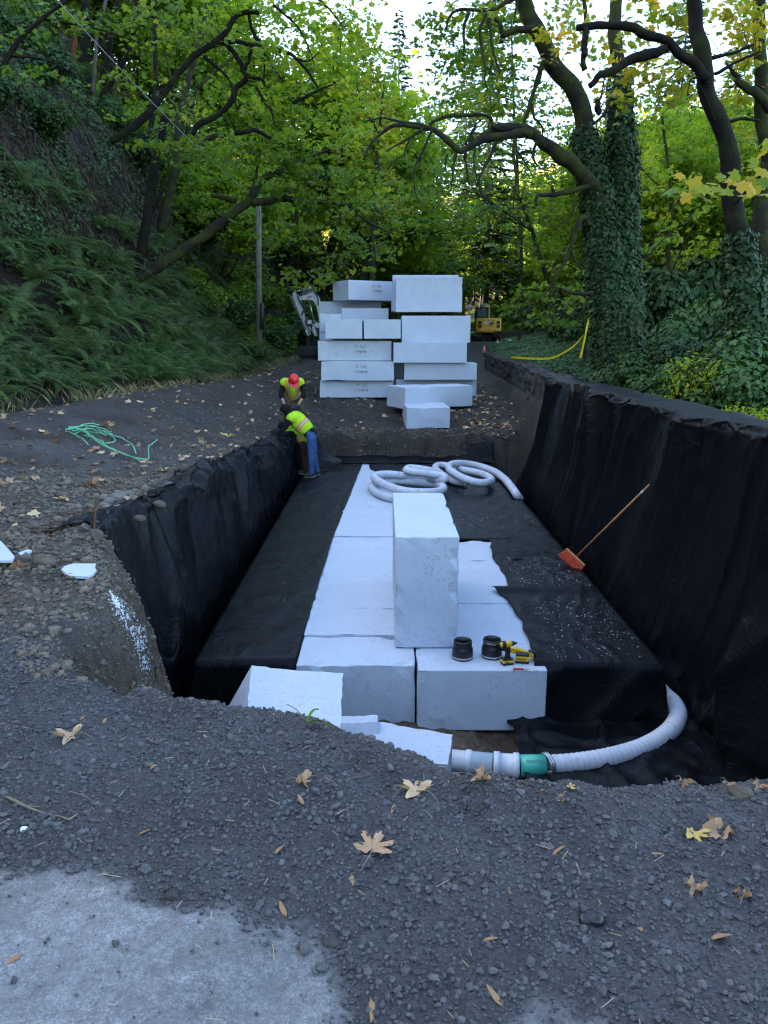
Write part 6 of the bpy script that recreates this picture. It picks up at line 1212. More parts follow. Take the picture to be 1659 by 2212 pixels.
for a in [(806,1838,84,.46,'large flat tan maple leaf with a long stem in the middle of the near gravel',.12,-.35),(153,1597,58,.62,'curled yellow tan maple leaf on the gravel left of centre',.5),(652,1695,42,.42,'small crumpled tan leaf below the green sprig on the gravel',.6),(900,1715,72,.72,'half green half tan maple leaf near the gravel rim below the foam slab',.3),
 (1041,1688,46,.5,'wrinkled tan leaf standing up on the rim below the white pipe',.8),(1022,1672,28,.3,'small orange leaf on the rim touching the white pipe',.5),(1500,1810,50,.9,'bright yellow leaf lying against a pale tan leaf at right',.3),(1555,1806,64,.52,'pale tan curled leaf beside the bright yellow one at right',.6),(1213,1733,28,.32,'small orange leaf on the gravel right of the green pipe',.4),(1232,1707,20,.85,'tiny yellow leaf close below the green pipe end',.3),(1477,1699,26,.3,'orange leaf at the hem of the black apron by the hose bend',.6),
 (1572,1703,24,.45,'dry leaf at the right hem of the black apron',.5),(1640,1706,28,.4,'brown leaf by the dirt edge at the right picture border',.5),(136,1081,36,.55,'orange yellow maple leaf alone on the dark bank',.3),(197,1050,36,.22,'brown orange leaf further up the bank beyond the orange yellow one',.5),(490,945,42,.9,'yellow maple leaf on the bank left of the workers',.3),(40,1231,32,.3,'curled orange leaf beside the foam board at the left border',.9),(12,1216,42,.88,'yellow leaf resting on the foam board at the left border',.2),
 (1501,1928,36,.5,'pale folded leaf fragment on the gravel at right',.9),(1603,1944,30,.35,'pinkish brown curled leaf near the right border',.8),(282,1486,20,.35,'small orange leaf at the brink of the brown cut',.5),(325,1078,36,.55,'pale spread leaf on the cobble pile',.4),(398,1062,24,.6,'small yellow leaf between cobbles and fabric',.4),(105,1162,26,.25,'reddish brown leaf on the rubble above the big rock',.5),(355,1018,24,.8,'yellow leaf on the bank above the cobble pile',.4),(440,1005,30,.45,'tan leaf on the bank near the fabric crest',.5),(1210,1672,16,.5,'tiny tan leaf on the gravel near the hose clamp',.4)]:
    fleaf(*a[:5], curl=a[5], rz=a[6] if len(a) > 6 else None)
fleaf(881, 1018, 30, .5, 'pale leaf on the black fabric behind the hose coil', .2, z=ZT + .03)
sam = None
def samara():
    s = np.linspace(0, 1, 9); w = .30 * np.sin(np.pi * s ** .7) ** .8 + .05; P = np.concatenate([np.stack([s - .5, w * .5, .05 * np.sin(s * 3)], -1), np.stack([s - .5, -w * .25, .05 * np.sin(s * 3)], -1)]); n = 9
    V = np.concatenate([P, P + [0, 0, .02]]); Q = [[i, i + 1, n + i + 1, n + i] for i in range(n - 1)]; Q2 = [[q + 2 * n for q in f][::-1] for f in Q]
    mb = MB(); mb.add(V, Q + Q2); V2, T = ico(); mb.add(V2 * [.11, .08, .06] + [-.42, .03, .02], T); return mb
sme = samara().data(); M['samara'] = simple('brown_seed', (.30, .17, .085), .7, .35, 40, .2, 90, .25); SM = mesh_np('seed_wing', sme[0], sme[1], True, [M['samara']])
for px, py, wp in [(757,1904,40),(608,1977,42),(612,1967,38),(397,2016,42),(1371,1999,48),(1068,2155,44),(848,1752,28),(1006,1745,26),(650,1731,32),(1095,1926,30),(801,2190,44),(868,2105,36),(1632,2130,50),(1208,1842,34),(16,2086,50),(1060,2035,30),(330,1661,30),(305,1806,34),(243,1676,24),(1248,1867,26),(1170,1712,22),(1586,1890,40),(735,1868,24),(605,1840,30),(228,1560,24),(180,1553,26),(445,1596,22),(1560,2030,44),(170,2195,46),(1420,1850,22)]:
    p = ongr(px, py); d = np.linalg.norm(p - [0, 0, CAMZ]); s = wp / F * d; o = bpy.data.objects.new('maple_seed', SM); COL.objects.link(o); o.location = (p[0], p[1], p[2] + .008); o.scale = (s, s, s); o.rotation_euler = (rng.normal(0, .15), rng.normal(0, .15), rng.uniform(0, 6.28)); tag(o, 'small brown maple seed wing dropped on the gravel or pavement', 'seed', 'maple seeds on the ground')
def twig(pts, r, label, name='twig', extra=()):
    P = np.array([ongr(a, b) for a, b in pts]); P[:, 2] += .012; c = P[0].copy(); mb = MB(); Q = catm(P, 6); mb.tube(Q - c, np.linspace(r, r * .5, len(Q)), 6, noise=.2, nscale=20)
    for e in extra: E = np.array([ongr(a, b) for a, b in e]); E[:, 2] += .018; E = catm(E, 4); mb.tube(E - c, np.linspace(r * .5, r * .25, len(E)), 5)
    o = mb.build(name, M['twig'], smooth=True); o.location = tuple(c); return tag(o, label, 'twig')
twig([(14,1727),(60,1750),(110,1767),(132,1770)], .0062, 'forked bare stick lying on the gravel at left', extra=[[(60,1750),(80,1752),(102,1750)]])
twig([(132,1771),(150,1776),(168,1764)], .005, 'short brown twig end touching the forked stick'); twig([(195,1778),(240,1780),(278,1784)], .003, 'thin straight twig on the gravel right of the forked stick'); twig([(150,1715),(188,1728),(200,1745),(190,1768)], .0022, 'thin bent stem curving above the straight twig')
put_rock(53, 1796, .026, 'single pale round pebble below the forked stick', 33, 'bead', .9, cat='pebble'); put_rock(1278, 1998, .075, 'shiny black lump of asphalt on the near gravel at right', 34, 'rubber', .7, cat='stone'); put_rock(712, 2040, .06, 'dark flat stone at the edge of the pale pavement', 35, 'masonry', .5, cat='stone'); put_rock(372, 1938, .045, 'small dark stone lying on the pale pavement', 36, 'masonry', .6, cat='stone'); put_rock(1252, 1677, .024, 'white foam nugget on the gravel right of the green pipe', 37, 'bead', .6, cat='pebble'); put_rock(1598, 1722, .085, 'brown half buried stone near the right border', 38, 'rock', .6, cat='stone')
# pine needles (uncountable)
xy = scatter(420, -2.2, 2.2, 1.15, 3.4); xy = xy[infov(xy)]; a = rng.uniform(0, 6.28, len(xy)); ln = rng.uniform(.010, .026, len(xy)); z = height(xy[:, 0], xy[:, 1]) + .011; k = rng.uniform(size=len(xy)) < .55; xy, a, ln, z = xy[k], a[k], ln[k], z[k]
B = np.stack([xy[:, 0], xy[:, 1], z], -1); D = np.stack([np.cos(a), np.sin(a), rng.normal(0, .12, len(a))], -1) * ln[:, None]; S_ = np.stack([-np.sin(a), np.cos(a), 0 * a], -1) * .0011; U_ = np.array([0, 0, .0014])
V = np.stack([B - D - S_, B - D + S_, B + D + S_, B + D - S_, B - D + U_, B + D + U_], 1).reshape(-1, 3); i = np.arange(len(a))[:, None] * 6; q = np.concatenate([i + [0, 3, 5, 4], i + [1, 4, 5, 2], i + [0, 1, 2, 3]])
M['straw'] = simple('dry_needle', (.42, .33, .20), .7, .3, 30, .1, 90, .3); setkind(ob('dry_needles', mesh_np('dry_needles', V, [q], False, [M['straw']])), 'stuff', 'pale dry conifer needles sprinkled over the near gravel', 'needles')
# fresh green sprig on the rim
p = ongr(672, 1566); o = thing('green_sprig', p, 'fresh green two leaved sprig lying on the rim above the foam', 'leaf')
def blade(a, b, w):
    a, b = np.array(a, float), np.array(b, float); s = np.linspace(0, 1, 9); C = a + (b - a) * s[:, None] + np.array([0, 0, .02]) * np.sin(s * 3.1)[:, None]; d = (b - a) / np.linalg.norm(b - a); sd = np.cross(d, [0, .6, .8]); sd /= np.linalg.norm(sd); W = w * np.sin(np.pi * s ** .8); V = np.concatenate([C + sd * W[:, None] + [0, 0, .006], C, C - sd * W[:, None] + [0, 0, .006]]); return V, [[i, i + 1, 9 + i + 1, 9 + i] for i in range(8)] + [[9 + i, 9 + i + 1, 18 + i + 1, 18 + i] for i in range(8)]
d_ = np.linalg.norm(p - [0, 0, CAMZ]) / F; V, P = blade((-10 * d_, 0, .01), (16 * d_, .02, .062), .016); mb = MB(); mb.add(V, P); mb.build('leaf', M['greenleaf'], o, True); V, P = blade((-4 * d_, -.01, .015), (44 * d_, -.05, .01), .015); mb = MB(); mb.add(V, P); mb.build('leaf', M['greenleaf'], o, True); mb = MB(); mb.tube(catm([(-52 * d_, .05, .075), (-30 * d_, .03, .055), (-8 * d_, 0, .01)], 5), .0022, 5); mb.build('stem', M['twig'], o)
# ================================================================== POLES, CABLE, TAPE, ROAD END
def pole(px, pyb, pyt, y, w, mat, label, name='utility_pole', box=False):
    b = aty(px, pyb, y); t = aty(px + 1, pyt, y); b[2] = gz(b[0], b[1]) - .3; o = thing(name, b, label, 'pole'); mb = MB(); r = w / 2 / F * y; mb.tube(np.array([[0, 0, 0], (t - b) * .5, t - b]), [r, r * .95, r * .85], 12, noise=.04, nscale=3); mb.build('shaft', M[mat], o, True); return o, b
o, b = pole(557, 730, 425, 35, 13.5, 'polegrey', 'grey green utility pole standing in the shrubs of the left bank'); mb = MB(); q1, q2 = aty(566, 712, 34.7) - b, aty(566, 655, 34.7) - b; mb.tube(np.array([q1, (q1 + q2) / 2, q2]), .09, 10); mb.build('cable_guard', M['black'], o, True)
Ptop = aty(558, 432, 35)
pole(968, 640, 512, 95, 6, 'bark_red', 'slim reddish pole with a pale top, far behind the foam stacks')
mb = MB(); A_, B_ = aty(105, -20, 16), Ptop; s = np.linspace(0, 1, 24)[:, None]; P = A_ * (1 - s) + B_ * s; P[:, 2] -= (4 * s * (1 - s))[:, 0] * .25; mb.tube(P - A_, .010, 5); o = mb.build('overhead_cable', M['cable'], smooth=True); o.location = tuple(A_); tag(o, 'thin grey cable slanting across the upper left trees', 'cable')
def ribbon(name, P, w, up, label):
    P = catm(P, 10); T, N, B = frames(P); n = len(P); U = np.array([np.array(up) + .5 * math.sin(i * .55) * N[i] for i in range(n)]); U /= np.linalg.norm(U, axis=1)[:, None]; c = P.mean(0); V = np.concatenate([P - U * w / 2, P + U * w / 2]) - c
    V2 = V + np.cross(T, U)[np.r_[0:n, 0:n]] * .0015; mb = MB(); Q = [[i, i + 1, n + i + 1, n + i] for i in range(n - 1)]; mb.add(np.concatenate([V, V2]), Q + [[q + 2 * n for q in f][::-1] for f in Q]); o = mb.build(name, M['tape'], smooth=True); o.location = tuple(c); tag(o, label, 'caution tape'); return o
def zx2(x, y): return (1170 + x * .19289) / 1.1573, (740 + y * .19289) / 1.1573
ribbon('caution_tape', np.array([aty(*zx2(a, b), c) for a, b, c in [(560,795,27),(650,800,26.5),(780,808,26),(900,813,25.5),(1020,812,25),(1120,795,24.5),(1230,740,24),(1330,680,23.5),(1420,600,23),(1495,510,22.5)]]), .062, (0, 0, 1), 'yellow caution tape sagging over the ivy behind the stone wall')
ribbon('caution_tape', np.array([aty(*zx2(a, b), c) for a, b, c in [(1458,800,22.2),(1490,660,22.3),(1525,490,22.4),(1555,340,22.5),(1580,260,22.5),(1600,150,22.6),(1625,40,22.6)]]), .06, (.9, 0, .2), 'yellow caution tape strip hanging vertically from a low branch')
# cones
def cone(zx, zyb, zyt, y, label):
    b = aty(*zx2(zx, zyb), y); t = aty(*zx2(zx, zyt), y); h = t[2] - b[2]; z = gz(b[0], y); b[2] = b[2]; o = thing('traffic_cone', b, label, 'traffic cone', 'traffic cones on the road'); r = lambda s: h * (.19 - .15 * s)
    m0 = MB(); m0.box((0, 0, h * .025), (h * .5, h * .5, h * .05), bev=.01); m0.build('base', M['orange'], o)
    for a, c, mt, nm in [(.05, .34, 'orange', 'cone_body'), (.34, .52, 'white', 'reflective_band'), (.52, .62, 'orange', 'cone_body'), (.62, .76, 'white', 'reflective_band'), (.76, 1., 'orange', 'cone_body')]:
        m1 = MB(); m1.lathe([(r(a), h * a), (r(c), h * c)] + ([(0, h * c)] if c == 1. else []), n=18); m1.build(nm, M[mt], o, True)
cone(382, 675, 556, 50, 'taller orange and white traffic cone right of the excavator tracks'); cone(210, 730, 628, 42, 'orange and white traffic cone partly hidden by the wall end')
# folding barricade (A-frame)
def barricade(zx, zyb, zyt, y, label, lean=0.):
    b = aty(*zx2(zx, zyb), y); t = aty(*zx2(zx, zyt), y); h = t[2] - b[2]; o = thing('barricade', b, label, 'barricade', None, lean)
    for s in (-1, 1):
        for x in (-.28, .28): mb = MB(); mb.tube(np.array([[x, s * .30, 0], [x, s * .03, h]]), .025, 6); mb.build('leg', M['green'], o)
    mb = MB(); mb.box((0, -.10, h * .82), (.6, .03, h * .22), R=Rx(-.18)); mb.box((0, -.2, h * .42), (.6, .03, h * .14), R=Rx(-.18)); mb.build('rail', M['green'], o); m2 = MB(); m2.box((.02, -.125, h * .84), (.22, .006, h * .12), R=Rx(-.18)); m2.build('sticker', M['white'], o)
barricade(520, 670, 552, 46, 'green folding barricade beside the traffic cone', .5); barricade(1165, 545, 503, 70, 'pale green barricade far back in the ivy right of the sign', 0.); barricade(42, 520, 460, 68, 'green barricade half hidden left of the yellow excavator', .3)
# sign on a green barricade
a = aty(*zx2(882, 560), 60); t = aty(*zx2(882, 478), 60); h = t[2] - a[2]; o = thing('road_sign', (a[0], 60, gz(a[0], 60)), 'white sign board with a red ring leaning at the road end', 'sign', None, .12); z0 = a[2] - gz(a[0], 60); mb = MB(); mb.box((0, 0, z0 + h / 2), (h * .62, .03, h), R=Ry(.08)); mb.build('board', M['white'], o)
m2 = MB(); m2.lathe([(.155,-.01),(.20,-.01),(.20,.01),(.155,.01),(.155,-.01)], c=(.01, -.03, z0 + h * .66), n=24, R=Rx(math.pi / 2)); m2.box((.01, -.03, z0 + h * .66), (.36, .012, .045), R=Ry(.8)); m2.build('red_ring', M['red'], o); m3 = MB(); m3.box((.0, -.022, z0 + h * .28), (h * .42, .008, h * .07)); m3.box((.0, -.022, z0 + h * .15), (h * .34, .008, h * .06)); m3.box((-.03, -.024, z0 + h * .66), (.07, .008, .2)); m3.build('lettering', M['ink'], o); m4 = MB(); m4.box((0, .06, z0 * .5 + h * .3), (h * .75, .04, z0 + h * .6)); m4.build('back_frame', M['green'], o)
# timber stack
p = aty(*zx2(640, 575), 64)
for k in range(11):
    r_ = k // 4; mb = MB(); mb.box((0, 0, 0), (rng.uniform(2.6, 3.8), .22, .2), bev=.015); o = mb.build('timber_beam', M['oldwood']); o.location = (p[0] + rng.normal(0, .25), 64 + (k % 4) * .26 - .4 + r_ * .1, gz(p[0], 64) + .12 + r_ * .21 + .02 * (k % 3)); o.rotation_euler = (0, 0, rng.normal(0, .05)); tag(o, 'dark weathered beam in the timber pile right of the yellow excavator', 'timber beam', 'timber beams piled at the road end')
# ================================================================== WORKERS
def capsule(a, b, ra, rb, n=7, sides=16):
    d = b - a; L_ = np.linalg.norm(d) + 1e-6; d = d / L_; c = np.array([-1., -.97, -.87, -.5]); t = np.linspace(0, 1, n)
    P = np.concatenate([a + d * ra * c[:, None], a + (b - a) * t[:, None], b - d * rb * c[::-1, None]]); q = np.sqrt(1 - c ** 2).clip(.03); R = np.concatenate([ra * q, ra + (rb - ra) * t, rb * q[::-1]])
    V, Q, caps = tubeg(P, R, sides); return V, [list(f) for f in Q] + caps
def skinmesh(V, E, R, sub=2, root=0, smooth=0):
    """one closed surface over a joint skeleton: clothes are fused from tapered limbs, bodies and hands are grown with the Skin modifier."""
    if smooth:
        mb = MB()
        for i, j in E: mb.add(*capsule(np.asarray(V[i], float), np.asarray(V[j], float), R[i] * .93, R[j] * .93))
        v, P, mi = mb.data(); out = mesh_np('tmp', v, P); bm = bmesh.new(); bm.from_mesh(out); bmesh.ops.recalc_face_normals(bm, faces=bm.faces); bm.to_mesh(out); bm.free()
        o = bpy.data.objects.new('tmp', out); COL.objects.link(o); m = o.modifiers.new('re', 'REMESH'); m.mode = 'VOXEL'; m.voxel_size = .013
        m = o.modifiers.new('smooth', 'SMOOTH'); m.factor = .5; m.iterations = smooth + 4
    else:
        me = bpy.data.meshes.new('tmp'); me.from_pydata([tuple(map(float, v)) for v in V], E, []); o = bpy.data.objects.new('tmp', me); COL.objects.link(o)
        o.modifiers.new('skin', 'SKIN'); sv = me.skin_vertices[0].data
        for i, r in enumerate(R): sv[i].radius = (r, r); sv[i].use_root = (i == root)
        m = o.modifiers.new('sub', 'SUBSURF'); m.levels = sub; m.render_levels = sub
    bpy.context.view_layer.update(); out = bpy.data.meshes.new_from_object(o.evaluated_get(bpy.context.evaluated_depsgraph_get())); bpy.data.objects.remove(o); return out
def mdata(me): return np.array([v.co[:] for v in me.vertices]), [list(p.vertices) for p in me.polygons]
def chain(*pts): return list(pts)
class Skel:
    def __init__(s): s.V = []; s.E = []; s.R = []
    def path(s, pts, rad, start=None):
        prev = start
        for p, r in zip(pts, rad):
            s.V.append(np.asarray(p, float)); s.R.append(r); i = len(s.V) - 1
            if prev is not None: s.E.append((prev, i))
            prev = i
        return prev
def headmesh(c, fwd, up, s=1.):
    bm = bmesh.new(); bmesh.ops.create_uvsphere(bm, u_segments=28, v_segments=20, radius=1); V = np.array([v.co[:] for v in bm.verts]); bm.verts.index_update(); P = [[v.index for v in f.verts] for f in bm.faces]; bm.free()
    x, y, z = V[:, 0], V[:, 1], V[:, 2]; g = lambda a, b, c_, w: np.exp(-(((x - a) ** 2 + (z - b) ** 2) / w ** 2)) * (y > 0) * c_
    y2 = y * .98 + g(0, -.12, .26, .16) + g(0, .02, .12, .12) - g(.33, .10, .10, .14) - g(-.33, .10, .10, .14) + g(0, -.5, .09, .22) + g(.14, -.42, .03, .1) + g(-.14, -.42, .03, .1) + g(0, .3, .05, .4)
    x2 = x * (.78 - .12 * np.clip(-z, 0, 1)); e = np.exp(-((y ** 2 + (z + .02) ** 2) / .03)) * (np.abs(x) > .8); x2 = x2 + np.sign(x) * e * .22
    L_ = np.stack([x2 * .098, y2 * .104, z * .122], -1) * s; f = np.asarray(fwd, float); f /= np.linalg.norm(f); u = np.asarray(up, float); u -= f * u.dot(f); u /= np.linalg.norm(u); r = np.cross(f, u); return L_ @ np.stack([r, f, u]) + np.asarray(c), P
def hand(sk, wr, dirv, palm_n, r=1., curl=.5):
    d = np.asarray(dirv, float); d /= np.linalg.norm(d); n = np.asarray(palm_n, float); n -= d * n.dot(d); n /= np.linalg.norm(n); s = np.cross(d, n); wr = np.asarray(wr, float)
    a = sk.path([wr, wr + d * .045, wr + d * .085], [.030 * r, .037 * r, .036 * r])
    for k, (o, ln) in enumerate([(-.033, .075), (-.011, .088), (.011, .083), (.032, .064)]):
        b = wr + d * .10 + s * o; p1 = b + (d * (1 - .35 * curl) + n * curl * .6) * ln * .4; p2 = p1 + (d * (1 - .8 * curl) + n * curl) * ln * .35; p3 = p2 + (d * (.9 - 1.2 * curl) + n * curl * 1.1) * ln * .3; sk.path([b, p1, p2, p3], [.0105 * r, .0095 * r, .009 * r, .008 * r], a)
    b = wr + d * .04 - s * .035; sk.path([b, b - s * .022 + d * .03, b - s * .018 + d * .06 + n * .02], [.013 * r, .011 * r, .009 * r], a - 1)
def person(J, org, label, top, pants, vest, shoe, gloves=None, hat=None, hood=None, skin_arm=False, stripes=None, hips_r=.135):
    root = thing('person', org, label, 'person'); root.scale = (J.get('sc', 1.),) * 3; A = lambda k: np.asarray(J[k], float)
    b = Skel(); p = b.path([A('pelvis'), A('spine'), A('chest'), A('neck'), A('head')], [.11, .105, .12, .052, .06])
    for s in 'LR':
        b.path([A('sh' + s), A('el' + s), A('wr' + s)], [.05, .038, .027], 2); k = b.path([A('hip' + s), A('kn' + s), A('an' + s) + np.array([0, 0, .03])], [.062, .052, .035], 0)
        hand(b, A('wr' + s), A('hd' + s), A('pn' + s), .95, J.get('curl', .55))
    V, P = mdata(skinmesh(b.V, b.E, b.R)); mb = MB(); mb.add(V, P); hv, hp = headmesh(A('head'), J['face'], J['up']); mb.add(hv, hp); mb.build('body', M['skin'], root, True)
    t = Skel(); t.path([A('pelvis'), A('pelvis') + (A('spine') - A('pelvis')) * .75], [hips_r * 1.05, .148])
    for s in 'LR':
        hp_, kn, an = A('hip' + s), A('kn' + s), A('an' + s); t.path([hp_, hp_ * .5 + kn * .5 , kn, kn * .45 + an * .55, an + np.array([0, 0, -.01])], [.118, .100, .078, .070, .072], 0)
    V, P = mdata(skinmesh(t.V, t.E, t.R, 2, smooth=3)); q = V * 7; V = V + .012 * np.stack([fbm(q[:, 0], q[:, 1], q[:, 2] * .7, 3, k) for k in (1, 2, 3)], -1); mb = MB(); mb.add(V, P); mb.build('trousers', M[pants], root, True)
    sw = Skel(); sw.path([A('pelvis') * .97 + A('spine') * .03, A('spine'), A('chest'), A('chest') * .35 + A('neck') * .65], [.135, .135, .14, .07]); 
    for s in 'LR':
        sh, el, wr = A('sh' + s), A('el' + s), A('wr' + s); end = el + (wr - el) * (.18 if skin_arm else .93); sw.path([A('chest') * .3 + sh * .7, sh * .85 + el * .15, sh * .5 + el * .5, el, end], [.082, .076, .066, .058, .052 if not skin_arm else .058], 2)
    V, P = mdata(skinmesh(sw.V, sw.E, [r * 1.10 for r in sw.R], 2, smooth=4)); q = V * 8; V = V + .010 * np.stack([fbm(q[:, 0], q[:, 1], q[:, 2], 3, k) for k in (4, 5, 6)], -1); mb = MB(); mb.add(V, P); mb.build('sweater', M[top], root, True)
    ax = A('neck') - A('spine'); Lx = np.linalg.norm(ax); ax = ax / Lx; rt = A('shR') - A('shL'); rt -= ax * rt.dot(ax); rt /= np.linalg.norm(rt); bk = np.cross(ax, rt)
    v = Skel(); w0 = A('spine') - ax * J.get('hem', .02); v.path([w0, w0 * .5 + A('chest') * .5, A('chest'), A('chest') * .4 + A('neck') * .6], [.185, .190, .195, .115]); i = 2
    for s in 'LR': sh = A('sh' + s); v.path([A('chest') * .14 + sh * .86 + ax * .015], [.120], 2)
    V, P = mdata(skinmesh(v.V, v.E, [r * 1.08 for r in v.R], 2, smooth=5)); q = V * 7; V = V + .010 * np.stack([fbm(q[:, 0], q[:, 1], q[:, 2], 3, k) for k in (7, 8, 9)], -1)
    c = np.array([V[f].mean(0) for f in P]); t_ = (c - w0) @ ax; u = (c - w0) @ rt; d = (c - w0) @ bk; mi = np.zeros(len(P), int)
    def band(dist, w):
        nonlocal mi; mi = np.where((np.abs(dist) < w) & (mi != 2), 1, mi); mi = np.where(np.abs(dist) < w * .52, 2, mi)
    band(t_ - .085, .048)
    for f in (stripes or ['straps']):
        if f == 'straps':
            m = (t_ > .09); dist = np.where(m, np.abs(np.abs(u) - .105), 9); band(dist, .042)
        if f == 'Y': dist = np.where((t_ > .09), u + .55 * (t_ - .09) * J.get('ysign', 1), 9); band(dist, .045)
    mi = np.where((t_ < -.0), 1 * 0, mi); P4 = [p for p in P if len(p) == 4]; P3 = [p for p in P if len(p) == 3]; mi = np.concatenate([mi[[k for k, p in enumerate(P) if len(p) == 3]], mi[[k for k, p in enumerate(P) if len(p) == 4]]]); me = mesh_np('vest', V, [np.array(P3, int).reshape(-1, 3), np.array(P4, int).reshape(-1, 4)], True, [M['hivis'], M['vorange'], M['silver']], mi); vo = ob('vest', me, root)
    for s in 'LR':
        an, toe = A('an' + s), A('toe' + s); d_ = toe - an; d_[2] = 0; L_ = np.linalg.norm(d_); d_ /= L_; sk = Skel(); z0 = np.array([0, 0, 1.]) * 0
        gz_ = J.get('g' + s, 0.); base = np.array([an[0], an[1], gz_]); sk.path([base + np.array([0, 0, .13]), base - d_ * .03 + np.array([0, 0, .055]), base + d_ * .09 + np.array([0, 0, .05]), base + d_ * .20 + np.array([0, 0, .042])], [.068, .066, .064, .056]); V, P = mdata(skinmesh(sk.V, sk.E, sk.R, 2)); V[:, 2] = np.maximum(V[:, 2], gz_ + .012); mb = MB(); mb.add(V, P); so = mb.build('boot', M[shoe], root, True)
        mb = MB(); sd = np.array([-d_[1], d_[0], 0]); pr = [base + d_ * a + sd * b_ for a, b_ in [(-.08, -.03), (-.08, .03), (.0, .045), (.11, .050), (.175, .03), (.19, 0), (.175, -.03), (.11, -.050), (0, -.045)]]; n = len(pr); mb.add(np.array(pr + [q_ + np.array([0, 0, .022]) for q_ in pr]), [list(range(n))[::-1], list(range(n, 2 * n))] + [[i, (i + 1) % n, n + (i + 1) % n, n + i] for i in range(n)]); mb.build('sole', M['sole'], so)
    if gloves:
        for s in 'LR': g = Skel(); wr = A('wr' + s); d_ = A('hd' + s) / np.linalg.norm(A('hd' + s)); hand(g, wr + d_ * -.0, d_, A('pn' + s), 1.18, J.get('curl', .55)); V, P = mdata(skinmesh(g.V, g.E, g.R, 2)); mb = MB(); mb.add(V, P); mb.build('glove', M[gloves], root, True)
    f = np.asarray(J['face'], float); f /= np.linalg.norm(f); up = np.asarray(J['up'], float); up -= f * up.dot(f); up /= np.linalg.norm(up); r = np.cross(f, up); B = np.stack([r, f, up]); hc = A('head')
    if hat:
        mb = MB(); n = 28; V = []; rows = [(0., 1.), (.25, .97), (.5, .87), (.75, .66), (.92, .38), (1., .0)]
        for h_, q_ in rows:
            for i in range(n): a = 2 * math.pi * i / n; k = 1 + .05 * math.exp(-(math.sin(a) ** 0 * math.cos(a) ** 2) * 30); V.append((q_ * .122 * math.cos(a), q_ * .142 * math.sin(a), .035 + h_ * .135 * k))
        P = [[j * n + i, j * n + (i + 1) % n, (j + 1) * n + (i + 1) % n, (j + 1) * n + i] for j in range(len(rows) - 1) for i in range(n)]; mb.add(np.array(V) @ B + hc, P); 
        V = []
        for i in range(n): a = 2 * math.pi * i / n; e = .012 + .055 * max(0, math.sin(a)) ** 1.2; V += [((.122 + e * .6) * math.cos(a), (.142 + e) * math.sin(a), .030 - .012 * max(0, math.sin(a))), (.120 * math.cos(a), .140 * math.sin(a), .040)]
        mb.add(np.array(V) @ B + hc, [[2 * i, (2 * i + 2) % (2 * n), (2 * i + 3) % (2 * n), 2 * i + 1] for i in range(n)]); ht = mb.build('hard_hat', M[hat], root, True); m2 = MB(); m2.tube(np.array([(0, .13, .09), (0, .07, .155), (0, -.07, .162), (0, -.13, .09)]) @ B + hc, .012, 6); m2.build('ridge', M[hat], ht, True)
    if hood:
        bm = bmesh.new(); bmesh.ops.create_uvsphere(bm, u_segments=24, v_segments=16, radius=1); V = np.array([v.co[:] for v in bm.verts]); bm.verts.index_update(); P = [[v.index for v in ff.verts] for ff in bm.faces]; bm.free()
        P = [p_ for p_ in P if not (V[p_].mean(0)[1] > .55 and -.75 < V[p_].mean(0)[2] < .35)]; q = V * 3; V = V * np.array([.112, .128, .138]) * (1 + .06 * fbm(q[:, 0], q[:, 1], q[:, 2], 2, 3))[:, None]; mb = MB(); mb.add(V @ B + hc - f * .012 + up * .008, P); hd = mb.build('hood', M[hood], root, True); m = hd.modifiers.new('t', 'SOLIDIFY'); m.thickness = .008
        m2 = MB(); m2.tube(catm([hc - up * .07 - f * .05, (hc + A('neck')) / 2 - f * .03, A('neck') - ax * .05], 4), np.linspace(.085, .105, 9), 12); m2.build('collar', M[hood], root, True)
    else:
        bm = bmesh.new(); bmesh.ops.create_uvsphere(bm, u_segments=20, v_segments=14, radius=1); V = np.array([v.co[:] for v in bm.verts]); bm.verts.index_update(); P = [[v.index for v in ff.verts] for ff in bm.faces]; bm.free(); P = [p_ for p_ in P if V[p_].mean(0)[2] > -.35 and V[p_].mean(0)[1] < .45]; mb = MB(); mb.add((V * np.array([.086, .108, .125])) @ B + hc, P); mb.build('hair', M['hair'], root, True)
    return root, vo, (w0, ax, rt, bk)
# near worker in jeans, bending to the left over the bank
org = atz(672, 1030, ZT + .02); org[1] += .05
J = dict(pelvis=(.02,0,.93), spine=(-.13,.05,1.10), chest=(-.31,.08,1.27), neck=(-.46,.10,1.385), head=(-.545,.12,1.47), face=(-.75,.15,-.65), up=(-.6,.1,.75),
 hipL=(.01,.10,.88), knL=(.06,.12,.48), anL=(.12,.13,.10), toeL=(-.08,.12,.03), hipR=(.02,-.10,.88), knR=(.02,-.10,.48), anR=(.02,-.12,.10), toeR=(-.18,-.14,.03),
 shR=(-.40,-.10,1.31), elR=(-.60,-.16,1.05), wrR=(-.76,-.12,.86), hdR=(-.7,.1,-.6), pnR=(.3,.5,-.8), shL=(-.46,.27,1.30), elL=(-.66,.32,1.02), wrL=(-.80,.25,.90), hdL=(-.8,-.1,-.5), pnL=(.3,-.5,-.8), ysign=1, hem=.015, sc=1.04)
ra, vo, fr_ = person(J, org, 'bending worker in blue jeans and hi vis vest with a black hood, on the fabric', 'blackcloth', 'denim', 'hivis', 'boot', None, None, 'blackcloth', stripes=['Y'])
w0, ax, rt, bk = fr_; mb = MB(); mid = w0 + ax * .30; cam_l = np.array([0, 0, CAMZ]) - (org + mid); nrm = bk if bk.dot(cam_l) > 0 else -bk
strokes(mb, 'HB01', mid + nrm * .19 - rt * .02, rt, ax, nrm, .055, .035, .009); mb.build('lettering', M['ink'], vo)
